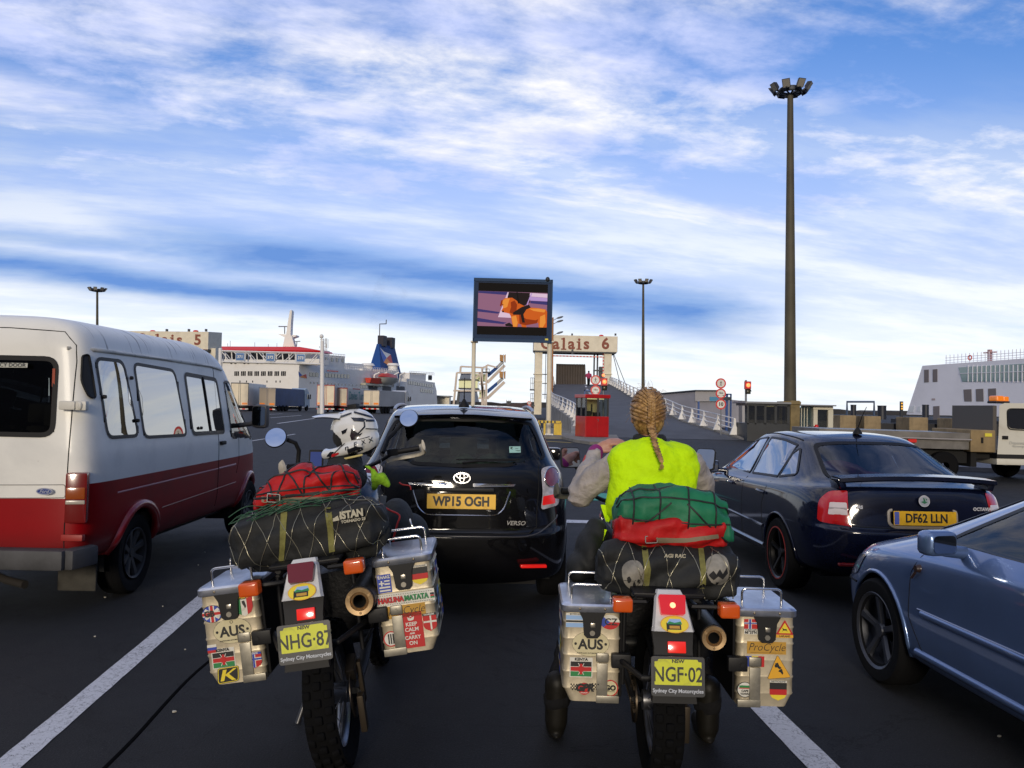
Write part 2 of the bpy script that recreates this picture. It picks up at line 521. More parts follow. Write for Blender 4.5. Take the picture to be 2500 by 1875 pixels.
# ================================================================== ground and markings
def asphalt():
    m = bpy.data.materials.new('asphalt'); m.use_nodes = True; n = m.node_tree; b = n.nodes['Principled BSDF']
    t = n.nodes.new('ShaderNodeTexCoord').outputs['Object']
    fine = noise(n, t, 95, 3, .7); mid = noise(n, t, 3.0, 5, .6); big_ = noise(n, t, .28, 5, .6, .4)
    grit = noise(n, t, 120, 2, .6).step(.65, .73)
    c = mixc(n, (big_ * .6 + mid * .4).step(.35, .68), (.0070, .0075, .0092), (.0125, .0132, .0158))
    c = mixc(n, fine.step(.3, .8), c, (.022, .022, .024))
    cr = 1.0 - (noise(n, t, .55, 7, .62, .8) - .5).abs().step(.0, .006)
    c = mixc(n, cr * .75, c, (.003, .003, .0035))
    c = mixc(n, grit * .75, c, (.085, .085, .09))
    stain = noise(n, t, .9, 5, .55, 1.0).step(.60, .72)
    c = mixc(n, stain * .6, c, (.0055, .0055, .006))
    n.links.new(c, b.inputs['Base Color'])
    b.inputs['Specular IOR Level'].default_value = .28
    rg = (mid * .25 + .62); n.links.new(rg.k, b.inputs['Roughness'])
    bp = n.nodes.new('ShaderNodeBump'); bp.inputs['Distance'].default_value = .006; bp.inputs['Strength'].default_value = .9
    n.links.new((fine + grit).k, bp.inputs['Height']); n.links.new(bp.outputs[0], b.inputs['Normal'])
    return m


def paint(name, col, wear=.5):
    """road paint, worn through to the asphalt in specks and cracks"""
    m = bpy.data.materials.new(name); m.use_nodes = True; n = m.node_tree; b = n.nodes['Principled BSDF']
    t = n.nodes.new('ShaderNodeTexCoord').outputs['Object']
    sp_ = noise(n, t, 55, 5, .8).step(.53, .62); cr = (noise(n, t, 6, 6, .6, 1.5) - .5).abs().step(.0, .012)
    wide = noise(n, t, 1.2, 4, .6).step(.4, .7)
    w = (sp_ * (.35 + .65 * wide)).max(1.0 - cr) * wear
    n.links.new(mixc(n, w, col, (.05, .05, .055)), b.inputs['Base Color']); b.inputs['Roughness'].default_value = .7
    return m


gm = MB(); gm.add([(-2500, -60, 0), (2500, -60, 0), (2500, 4500, 0), (-2500, 4500, 0)], [(0, 1, 2, 3)])
tag(gm.build('ground', asphalt()), kind='structure')
WHITE_PAINT = paint('white road paint', (.60, .60, .62), .92)
GREEN_PAINT = paint('green road paint', (.03, .33, .24), .45)
YELLOW_PAINT = paint('yellow road paint', (.5, .36, .05), .5)


def strip(name, p0, p1, w, z, m):
    p0, p1 = V(p0), V(p1); d = (p1 - p0).normalized(); s = V((-d.y, d.x, 0)) * w / 2; up = V((0, 0, z))
    k = max(2, int((p1 - p0).length / .12)) if (p1 - p0).length < 14 else 2
    b = MB(); L, R = [], []
    for i in range(k + 1):
        q = p0.lerp(p1, i / k); j = random.uniform(-1, 1) * .004
        L.append(q + s * (1 + j / w) + up); R.append(q - s * (1 + j / w) + up)
    b.loft([L, R], closed=False, caps=False)
    return tag(b.build(name, m), kind='structure')


a0, a1 = G(-60, 1937), G(512, 1448)
dirL = (a1 - a0).normalized()
strip('lane_marking', a0 - dirL * 2, a1 + dirL * 1.2, .135, .004, WHITE_PAINT)
b0, b1 = G(2070, 1935), G(1846, 1710)
dirR = (b1 - b0).normalized()
strip('lane_marking', b0 - dirR * 2, b1 + dirR * 3.2, .155, .004, WHITE_PAINT)
# green crossing with a white edge, between the parked car and the second motorcycle
q0, q1 = G(1300, 1208), G(1760, 1222)
strip('crossing_marking', q0, q1, 1.25, .004, GREEN_PAINT)
q0, q1 = G(1200, 1268), G(1720, 1282)
strip('crossing_marking', q0, q1, .3, .004, WHITE_PAINT)
# far lane lines on the empty part of the quay
for (x0, y0, x1, y1, w) in ((678, 1034, 800, 1017, .22), (660, 1020, 735, 1014, .2), (1500, 1050, 1545, 1068, .3), (1560, 1075, 1600, 1090, .3), (720, 1060, 560, 1085, .12),
                            (640, 1013, 690, 1010, .2), (820, 1014, 880, 1009, .2)):
    strip('lane_marking', G(x0, y0), G(x1, y1), w, .004, WHITE_PAINT)
strip('lane_marking', G(1330, 1077), G(1395, 1081), .3, .004, YELLOW_PAINT)
b = MB(); q = [G(*p) for p in ((250, 1880), (330, 1800), (420, 1700), (480, 1640), (560, 1575))]; b.tube([p + V((0, 0, -.014)) for p in spline(q, 4)], .020, 8, flat=1)
tag(b.build('tar_seam', mat('tar', (.004, .004, .0045), .95, spec=.02), None, 60), kind='structure')
# litter and bits on the asphalt
bits = [(398, 1482), (232, 1556), (500, 1350), (484, 1381), (452, 1588), (256, 1460), (2440, 1800), (425, 1740)]
for i, (x, y) in enumerate(bits):
    g = G(x, y); r = random.uniform(.005, .012); b = MB()
    pts = [(g.x + r * random.uniform(.5, 1.2) * math.cos(a), g.y + r * random.uniform(.5, 1.2) * math.sin(a)) for a in [k * PI / 3 for k in range(6)]]
    b.prism([(p[0], p[1], .004) for p in pts], (0, 0, .006))
    tag(b.build('litter_scrap', mat('litter', (.5, .47, .38), .8)), 'tiny pale scrap of litter lying on the dark asphalt', 'litter', 'scraps of litter on the asphalt')

# ================================================================== vehicles
def LP(M, axis, val, px, py):
    """local point where photograph pixel (px, py) meets the plane axis = val of the thing placed by M"""
    I = M.inverted(); o = I @ V((0, 0, CH)); d = I.to_3x3() @ (CR @ V(((px - 1250) / F, (937.5 - py) / F, -1)))
    i = 'xyz'.index(axis); q = o + d * ((val - o[i]) / d[i])
    return q


def L2(M, axis, val, pts):
    i = 'xyz'.index(axis)
    return [tuple(c for k, c in enumerate(LP(M, axis, val, *p)) if k != i) for p in pts]


def place(x, y, deg, z=0): return Matrix.Translation((x, y, z)) @ Matrix.Rotation(rad(deg), 4, 'Z')


def shell(levels, sub=3, creases=()):
    """levels: half outlines from rear centre round the right side to front centre; returns the smooth mesh"""
    K = len(levels[0]); n = 2 * K - 2
    vs, fs = [], []
    for L in levels:
        vs += [V(p) for p in L] + [V((-p[0], p[1], p[2])) for p in L[-2:0:-1]]
    for a in range(len(levels) - 1):
        for i in range(n): fs.append((a * n + i, a * n + (i + 1) % n, (a + 1) * n + (i + 1) % n, (a + 1) * n + i))
    for base, rev in ((0, True), ((len(levels) - 1) * n, False)):
        for i in range(K - 1):
            q = (base + i, base + i + 1, base + (n - i - 1) % n, base + (n - i) % n)
            q = tuple(dict.fromkeys(q)); fs.append(q[::-1] if rev else q)
    me = bpy.data.meshes.new('cage'); me.from_pydata(vs, [], fs); me.update()
    if creases:
        at = me.attributes.new('crease_edge', 'FLOAT', 'EDGE')
        for e in me.edges:
            a, b = e.vertices
            if a // n == b // n and (a // n) in creases: at.data[e.index].value = creases[a // n]
    r = evaluated(me, [('SUBSURF', dict(levels=sub, render_levels=sub))])
    bpy.data.meshes.remove(me)
    return r


def black(): return mat('black rubber', (.009, .009, .010), .6, spec=.25)
def trim(): return mat('black trim', (.014, .014, .015), .5, spec=.3)
def chrome(): return mat('chrome', (.75, .75, .77), .12, 1.)


def wheel(parent, x, y, r, w, side, rim_m, spokes=5, rim_r=.68, accent=None, wide=.35):
    """tyre with its rim on the outer side (side = -1 left, 1 right)"""
    M = Matrix.Translation((x, y, r))
    b = MB(); h = w / 2
    b.lathe([(r * .62, -h * .8), (r * .74, -h), (r * .93, -h), (r * .985, -h * .82), (r, -h * .55), (r, h * .55), (r * .985, h * .82), (r * .93, h), (r * .74, h), (r * .62, h * .8)], 40, axis='x')
    for k in range(3):
        a = (k - 1) * h * .5
        b.lathe([(r * 1.002, a - .004), (r * .992, a), (r * 1.002, a + .004)], 40, axis='x')
    o = b.build('wheel', mat('tyre', (.005, .005, .0055), .85, spec=.15, bump=(60, .001)), parent, 40, M)
    b = MB(); R = r * rim_r; s = side * h
    b.lathe([(R * 1.02, s * .96), (R * 1.0, s * 1.0), (R * .93, s * .9), (R * .90, s * .2), (R * .3, s * .05)], 40, axis='x')
    b.lathe([(0, s * .72), (R * .17, s * .72), (R * .21, s * .5)], 20, axis='x')
    for k in range(spokes):
        a = 2 * PI * k / spokes + .3
        ring = []
        for rr, wd, dp in ((.16, wide * .55, .62), (.55, wide * .5, .74), (.96, wide * .75, .86)):
            c, sn = math.cos(a), math.sin(a)
            f = lambda u, d: (d, c * rr * R - sn * u * R, sn * rr * R + c * u * R)
            ring.append([f(-wd / 2, s * dp - side * .02), f(-wd / 2 * .7, s * dp), f(wd / 2 * .7, s * dp), f(wd / 2, s * dp - side * .02), f(0, s * dp - side * .045)])
        b.loft(ring)
    m = [rim_m]
    if accent:
        b.lathe([(R * 1.035, s * .97), (R * 1.035, s * 1.02), (R * .99, s * 1.02)], 40, axis='x', mi=1); m.append(accent)
    b.build('rim', m, o, 40)
    return o


def cut_shell(me, wheels, windows):
    """open the wheel arches (round) and the window apertures"""
    bm = bmesh.new(); bm.from_mesh(me)
    kill = []
    for f in bm.faces:
        c = f.calc_center_median()
        for (wx, wy, wz, ra) in wheels:
            if abs(c.x) > wx - .34 and (c.y - wy) ** 2 + (c.z - wz) ** 2 < ra * ra and c.z < wz + ra: kill.append(f); break
        else:
            for (ax, sg, poly) in windows:
                i, j, k = AX[ax]
                if f.normal[i] * sg > .08 and c[i] * sg > (.15 if ax == 'x' else -9) and inside((c[j], c[k]), poly): kill.append(f); break
    bmesh.ops.delete(bm, geom=list(set(kill)), context='FACES')
    for v in bm.verts:
        if v.is_boundary:
            for (wx, wy, wz, ra) in wheels:
                d = V((v.co.y - wy, v.co.z - wz))
                if abs(v.co.x) > wx - .34 and abs(d.length - ra) < .09 and d.y > -.15:
                    d = d.normalized() * ra; v.co.y = wy + d.x; v.co.z = wz + d.y
    bm.to_mesh(me); bm.free()


class Car:
    def __init__(s, name, label, cat, M, levels, paint, creases=None, sub=3):
        s.root = thing(name, label, cat, M=M); s.M = M; s.wins = []; s.whl = []
        s.me = shell(levels, sub, creases or {}); s.paint = paint
        bm = bmesh.new(); bm.from_mesh(s.me); s.bvh = BVHTree.FromBMesh(bm); bm.free(); s.s = Surf(s.bvh)
    def px(s, axis, val, pts): return L2(s.M, axis, val, pts)
    def ray(s, pts, axis='x'):
        """photograph pixels carried along the camera ray onto the shell, as an outline for this axis"""
        I = s.M.inverted(); o = I @ V((0, 0, CH)); i, j, k = AX[axis]; out = []
        for px, py in pts:
            for q in range(60):            # a point just past the silhouette is pulled back onto the shell
                d = (I.to_3x3() @ (CR @ V(((px - 1250) / F, (937.5 - py) / F, -1)))).normalized()
                h = s.bvh.ray_cast(o, d)
                if h[0] is not None: break
                px -= 2
            p = h[0]
            out.append((p[j], p[k]))
        return out
    def window(s, axis, sign, poly, gm, rim=.028, name='window', both=False, off=.003, res=.08, rim_m=None, cut=True):
        for sg in ((sign, -sign) if both else (sign,)):
            if cut: s.wins.append((axis, sg, offset_poly(poly, rim * .45)))
            b = MB(); s.s.patch(b, poly, axis, sg, off, res)
            g = b.build(name, gm, s.root, 179)
            b = MB(); s.s.ring(b, offset_poly(poly, -.006), offset_poly(poly, rim), axis, sg, off + .003)
            b.build('window_seal', rim_m or trim(), g, 60)
    def body(s, arch=True, lip=None, lipr=.012):
        cut_shell(s.me, s.whl, s.wins)
        o = link('body', s.me, s.root, 50)
        s.me.materials.clear(); s.me.materials.append(s.paint)
        if arch:
            for (wx, wy, wz, ra) in s.whl:
                for sg in (-1, 1):
                    b = MB()
                    b.lathe([(ra - .005, sg * (wx + .01)), (ra + .005, sg * (wx - .30)), (.05, sg * (wx - .32))], 24, Matrix.Translation((0, wy, wz)), axis='x', a0=-.2, a1=PI + .2)
                    w = b.build('wheel_arch', mat('arch lining', (.012, .012, .012), .9), s.root, 40)
                    b = MB()
                    pts = [(wy + (ra + .004) * math.cos(a), wz + (ra + .004) * math.sin(a)) for a in [(-.28 + (PI + .56) * i / 22) for i in range(23)]]
                    s.s.line(b, pts, 'x', sg, lipr, 0.0, .2)
                    b.build('arch_lip', lip or s.paint, w, 179)
        return o
    def detail(s, name, m, fn, smooth=40):
        b = MB(); fn(b); return b.build(name, m, s.root, smooth)


def seat(b, x, y, z, w=.5, h=.52, head=True):
    b.box((x, y, z + h / 2), (w, .14, h), (-.18, 0, 0), .05)
    b.box((x, y + .25, z - .02), (w, .5, .16), (0, 0, 0), .05)
    if head: b.box((x, y - .10, z + h + .11), (.25, .09, .18), (-.1, 0, 0), .035)


def plate_mesh(root, M2, w, h, txt, size, col, tx=(.01, .01, .01), band=False, bold=.004, sx=1.0, name='number_plate'):
    b = MB()
    b.poly(rpoly([(-w / 2, -h / 2), (w / 2, -h / 2), (w / 2, h / 2), (-w / 2, h / 2)], .012), .004, M2)
    b.prism([(-w / 2, -h / 2, 0), (w / 2, -h / 2, 0), (w / 2, h / 2, 0), (-w / 2, h / 2, 0)], (0, 0, .003), M2)
    b.text(txt, .012 if band else 0, -.002, size, .0055, M2, 1, bold, sx=sx)
    if band:
        b.rect(-w / 2 + .006, -h / 2 + .006, -w / 2 + .045, h / 2 - .006, .0056, M2, 2)
    return b.build(name, [mat('plate ' + txt[:2], col, .35, dirt=(14, (col[0] * .35, col[1] * .33, .02), .6)), mat('plate lettering', tx, .5), mat('plate band', (.08, .12, .45), .5)], root)


CARGLASS = glassmat('car glass', (.42, .52, .50), 1.5)
DARKGLASS = glassmat('privacy glass', (.20, .26, .25), 1.5)
VANGLASS = glassmat('van glass', (.35, .40, .40), 1.62, .95, .012)
INT = mat('cabin lining', (.018, .018, .02), .9)
SEATM = mat('dark seat cloth', (.02, .02, .022), .95)

# ------------------------------------------------------------------ black people carrier, straight ahead
M = place(-.365, 6.25, 3)
lv = [
    [(0, .16, .24), (.45, .16, .24), (.70, .22, .24), (.78, .40, .24), (.80, .9, .22), (.82, 1.6, .22), (.82, 2.2, .22), (.82, 2.9, .22), (.80, 3.6, .22), (.72, 4.15, .24), (.45, 4.36, .24), (0, 4.40, .24)],
    [(0, .03, .33), (.45, .04, .33), (.74, .14, .33), (.84, .38, .32), (.87, .9, .30), (.87, 1.6, .29), (.87, 2.2, .29), (.87, 2.9, .29), (.87, 3.6, .30), (.80, 4.2, .33), (.48, 4.43, .33), (0, 4.47, .33)],
    [(0, 0, .52), (.46, .01, .52), (.77, .12, .52), (.87, .38, .52), (.895, .9, .52), (.895, 1.6, .52), (.895, 2.2, .52), (.895, 2.9, .52), (.895, 3.6, .52), (.82, 4.22, .52), (.48, 4.45, .52), (0, 4.49, .52)],
    [(0, .0, .635), (.46, .01, .635), (.765, .12, .66), (.87, .38, .66), (.90, .9, .66), (.90, 1.6, .66), (.90, 2.2, .66), (.90, 2.9, .66), (.90, 3.6, .66), (.81, 4.2, .66), (.46, 4.42, .66), (0, 4.46, .66)],
    [(0, .055, .66), (.46, .062, .66), (.755, .15, .70), (.87, .38, .70), (.90, .9, .70), (.90, 1.6, .70), (.90, 2.2, .70), (.90, 2.9, .70), (.90, 3.6, .70), (.80, 4.18, .70), (.45, 4.39, .70), (0, 4.43, .70)],
    [(0, .06, .95), (.46, .075, .95), (.74, .18, .95), (.86, .42, .95), (.895, .9, .95), (.90, 1.6, .93), (.90, 2.2, .92), (.90, 2.9, .91), (.88, 3.55, .90), (.74, 4.05, .86), (.42, 4.24, .84), (0, 4.28, .84)],
    [(0, .095, 1.13), (.46, .115, 1.13), (.705, .22, 1.14), (.82, .46, 1.12), (.87, .9, 1.08), (.88, 1.6, 1.05), (.88, 2.2, 1.03), (.88, 2.9, 1.01), (.83, 3.5, .98), (.66, 3.95, .94), (.36, 4.1, .93), (0, 4.14, .93)],
    [(0, .125, 1.17), (.45, .145, 1.18), (.68, .25, 1.20), (.77, .5, 1.16), (.80, .9, 1.12), (.81, 1.6, 1.09), (.81, 2.2, 1.08), (.80, 2.9, 1.07), (.74, 3.4, 1.07), (.55, 3.62, 1.06), (.3, 3.68, 1.06), (0, 3.70, 1.06)],
    [(0, .36, 1.52), (.40, .375, 1.515), (.57, .45, 1.50), (.63, .62, 1.50), (.65, .9, 1.515), (.66, 1.4, 1.53), (.66, 1.8, 1.535), (.66, 2.2, 1.53), (.60, 2.52, 1.51), (.45, 2.64, 1.515), (.25, 2.68, 1.52), (0, 2.69, 1.525)],
    [(0, .27, 1.585), (.38, .285, 1.575), (.55, .37, 1.55), (.59, .58, 1.56), (.61, .9, 1.58), (.62, 1.4, 1.60), (.62, 1.8, 1.60), (.62, 2.2, 1.585), (.56, 2.48, 1.55), (.42, 2.58, 1.555), (.22, 2.61, 1.56), (0, 2.62, 1.56)],
    [(0, .40, 1.615), (.30, .42, 1.61), (.44, .5, 1.595), (.48, .66, 1.605), (.49, .95, 1.625), (.5, 1.4, 1.64), (.5, 1.8, 1.64), (.5, 2.15, 1.625), (.44, 2.34, 1.60), (.34, 2.42, 1.60), (.18, 2.44, 1.605), (0, 2.45, 1.605)],
]
BLACKP = mat('black car paint', (.003, .003, .004), .4, spec=.04, coat=1., nz=(3, .3), coatr=.05, dirt=(5, (.009, .009, .010), .35), inner=(.02, .02, .02))
C = Car('people_carrier', 'black people carrier with plate WP15 OGH, stopped ahead of the two motorcycles', 'car', M, lv, BLACKP, {3: .8, 4: .6})
C.whl = [(.80, .93, .32, .36), (.80, 3.66, .32, .36)]
rg = [(0, 1.155), (.35, 1.165), (.66, 1.225), (.60, 1.40), (.545, 1.50), (.3, 1.517), (0, 1.52)]
rg = rg + [(-x, z) for x, z in rg[-2:0:-1]]
rg = rpoly(rg, .03, 3)
C.window('y', -1, rg, glassmat('tailgate glass', (.50, .60, .58), 1.45), .02, 'rear_window', rim_m=black())
C.window('y', 1, rpoly([(-.68, 1.10), (.68, 1.10), (.52, 1.49), (-.52, 1.49)], .05), CARGLASS, .02, 'windscreen')
C.window('x', 1, rpoly([(.50, 1.20), (1.0, 1.15), (1.05, 1.49), (.66, 1.47)], .04), CARGLASS, .02, both=True)
C.window('x', 1, rpoly([(1.08, 1.14), (1.95, 1.11), (1.95, 1.51), (1.12, 1.50)], .04), CARGLASS, .02, both=True)
C.window('x', 1, rpoly([(2.02, 1.11), (3.0, 1.09), (2.45, 1.49), (2.02, 1.51)], .04), CARGLASS, .02, both=True)
C.body()
for x in (-1, 1):
    for y in (.93, 3.66): wheel(C.root, x * .78, y, .32, .21, x, mat('alloy', (.35, .35, .37), .35, .8))
for s in (-1, 1): C.detail('roof_rail', mat('grey rail', (.3, .31, .34), .35, .8), lambda b: b.tube(spline([(s * .575, .60, 1.585), (s * .58, .8, 1.612), (s * .585, 1.4, 1.630), (s * .58, 2.0, 1.612), (s * .56, 2.25, 1.57)], 5), .013, 8))
# interior seen through the tailgate glass
def cabin(b):
    for x in (-.42, .0, .42): seat(b, x, 1.45, .62, .42)
    for x in (-.38, .38): seat(b, x, 2.35, .60, .52)
    b.box((0, 1.05, .85), (1.2, .5, .25), bev=.05); b.box((0, 3.2, .9), (1.35, .5, .26), bev=.06)
    b.box((0, 1.9, .42), (1.5, 2.9, .1)); b.tube([(.42 + .17 * math.cos(a), 2.95, .98 + .17 * math.sin(a)) for a in [k * PI / 8 for k in range(16)]], .014, 6, closed=True)
C.detail('seats', SEATM, cabin)
def load(b):
    for i in range(9): b.sph((random.uniform(-.45, .45), random.uniform(.55, .85), random.uniform(.98, 1.12)), (random.uniform(.1, .2), .15, random.uniform(.08, .15)), 8, rot=(0, random.uniform(-.4, .4), random.uniform(0, 3)))
C.detail('luggage', mat('piled luggage', (.05, .065, .05), .9, nz=(9, .8), bump=(14, .02)), load)
C.detail('rear_view_mirror', black(), lambda b: b.box((0, 2.75, 1.43), (.24, .03, .07), (0, 0, 0), .02))
# badge, chrome strip, plate recess
yb = .085
def strip_(b):
    for s in (-1, 1):
        C.s.patch(b, rpoly([(s * .085, 1.005), (s * .40, 1.012), (s * .415, 1.028), (s * .085, 1.032)] if s > 0 else [(-.085, 1.032), (-.415, 1.028), (-.40, 1.012), (-.085, 1.005)], .006), 'y', -1, .012, .05)
    C.s.line(b, rpoly([(-.385, 1.0), (-.33, .84), (-.27, .79), (.27, .79), (.33, .84), (.385, 1.0)], .05)[3:-3], 'y', -1, .0055, .006)
C.detail('chrome_strip', chrome(), strip_)
def badge(b):
    Mx = frame((0, .052, 1.075), (1, 0, 0), (0, .12, 1))
    b.ering(0, 0, .067, .044, .009, .004, Mx); b.ering(0, .004, .020, .040, .007, .006, Mx); b.ering(0, .016, .047, .021, .007, .008, Mx)
C.detail('badge', chrome(), badge)
C.detail('badge_base', BLACKP, lambda b: b.ell(0, 0, .066, .043, .002, frame((0, .052, 1.075), (1, 0, 0), (0, .12, 1))))
plate_mesh(C.root, frame((0, .042, .897), (1, 0, 0), (0, .05, 1)), .525, .112, 'WP15 OGH', .098, (.85, .48, .02), sx=.86)
C.detail('plate_light', trim(), lambda b: b.box((0, .055, .985), (.5, .03, .03), bev=.01))
def rl(s): return [(s * x, z) for x, z in [(.615, 1.145), (.70, 1.165), (.765, 1.12), (.775, .98), (.765, .86), (.615, .83), (.63, .96)]]
for s in (-1, 1):
    b = MB(); out = rl(s)
    C.s.patch(b, rpoly(out, .03), 'y', -1, .008, .03)
    tl = b.build('tail_light', mat('clear lamp lens', (.42, .40, .42), .12, coat=1., nz=(30, .3)), C.root, 60)
    b = MB(); C.s.patch(b, [(s * .705 + .058 * math.cos(a), 1.075 + .068 * math.sin(a)) for a in [k * PI / 12 for k in range(24)]], 'y', -1, .013, .02); b.build('lens', mat('dark red lens', (.16, .008, .012), .12, coat=1.), tl, 60)
    b = MB(); C.s.line(b, [(s * .705 + .064 * math.cos(a), 1.075 + .074 * math.sin(a)) for a in [k * PI / 12 for k in range(24)]], 'y', -1, .005, .012, closed=True); b.build('lamp_ring', chrome(), tl, 60)
    b = MB(); C.s.patch(b, rpoly([(s * .625, .865), (s * .73, .875), (s * .73, .945), (s * .632, .935)], .012), 'y', -1, .013, .03); b.build('lens', mat('red lens', (.75, .012, .01), .15, coat=1., emit=(.9, .02, .01), es=.12), tl, 60)
for s in (-1, 1): C.detail('reflector', mat('red reflector', (.6, .01, .01), .2, emit=(1, .02, .01), es=.25), lambda b: b.box((s * .56, .012, .418), (.2, .05, .022), (0, 0, s * .12), .006))
C.detail('rear_wiper', black(), lambda b: (b.tube([(.0, .09, 1.19), (.12, .10, 1.205), (.42, .13, 1.215)], [.012, .009, .005], 6), b.tube([(-.05, .115, 1.212), (.44, .14, 1.222)], .006, 6)))
C.detail('tailgate_seam', mat('seam black', (.002, .002, .002), .9), lambda b: (
    C.s.line(b, [(-.60, 1.17), (-.60, .99), (-.585, .80), (-.585, .70), (-.52, .655), (0, .648), (.52, .655), (.585, .70), (.585, .80), (.60, .99), (.60, 1.17)], 'y', -1, .0045, -.001)))
C.detail('rear_spoiler', BLACKP, lambda b: b.loft([[(x, y, z - abs(x) * .05) for y, z in ((.30, 1.545), (.205, 1.553), (.195, 1.568), (.34, 1.60), (.55, 1.618))] for x in [-.54, -.5, -.3, -.1, .1, .3, .5, .54]]))
C.detail('aerial', black(), lambda b: (b.lathe([(.045, 0), (.042, .02), (.02, .05), (.009, .07)], 14, Matrix.Translation((.0, .50, 1.615))), b.tube([(0, .50, 1.67), (0, .47, 1.78), (0, .455, 1.86)], [.006, .004, .003], 6)))
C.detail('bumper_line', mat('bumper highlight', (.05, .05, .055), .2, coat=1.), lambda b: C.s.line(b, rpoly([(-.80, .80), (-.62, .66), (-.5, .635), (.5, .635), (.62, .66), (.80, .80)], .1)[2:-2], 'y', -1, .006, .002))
C.detail('model_lettering', mat('dull chrome', (.35, .35, .36), .3, 1.), lambda b: b.text('VERSO', .42, .735, .045, 0, frame((0, .052, 0), (1, 0, 0), (0, 0, 1)), 0, .001, .25, 'CENTER', 1.1))
C.detail('maker_lettering', mat('dull chrome'), lambda b: b.text('TOYOTA', -.44, .77, .045, 0, frame((0, .052, 0), (1, 0, 0), (0, 0, 1)), 0, .001, 0, 'CENTER', 1.1))
def stk(b):
    q = C.px('y', .17, [(1244, 1107), (1272, 1107), (1272, 1092), (1244, 1092)])
    C.s.patch(b, q, 'y', -1, .006, .05); cx = sum(p[0] for p in q) / 4; cz = sum(p[1] for p in q) / 4
    Mx = frame(C.s.hit('y', -1, cx, cz, .0085), (1, .05, 0), (0, .25, 1))
    b.text('5', -.028, 0, .042, 0, Mx, 1, .002); b.text('year', .014, .008, .014, 0, Mx, 1); b.rect(-.012, -.014, .04, -.008, 0, Mx, 1)
C.detail('window_sticker', [mat('pale green sticker', (.32, .55, .50), .5), mat('sticker ink', (.02, .05, .04), .6)], stk)
C.detail('underbody', mat('underbody', (.01, .01, .01), .95), lambda b: (b.box((0, 2.2, .30), (1.45, 3.6, .12)), b.box((.0, .5, .3), (1.2, .5, .14))))
for s in (-1, 1):
    b = MB(); b.box((s * 1.0, 3.05, 1.10), (.20, .13, .15), (0, 0, s * -.15), .045); b.tube([(s * .82, 3.05, 1.06), (s * .95, 3.05, 1.07)], .03, 8); b.build('door_mirror', BLACKP, C.root, 50)
C.detail('sunroof', mat('sunroof glass', (.03, .012, .02), .08, coat=1.), lambda b: C.s.patch(b, rpoly([(-.02, .62), (.42, .66), (.42, 1.15), (-.02, 1.15)], .03), 'z', 1, .004, .1))
VERSO = C

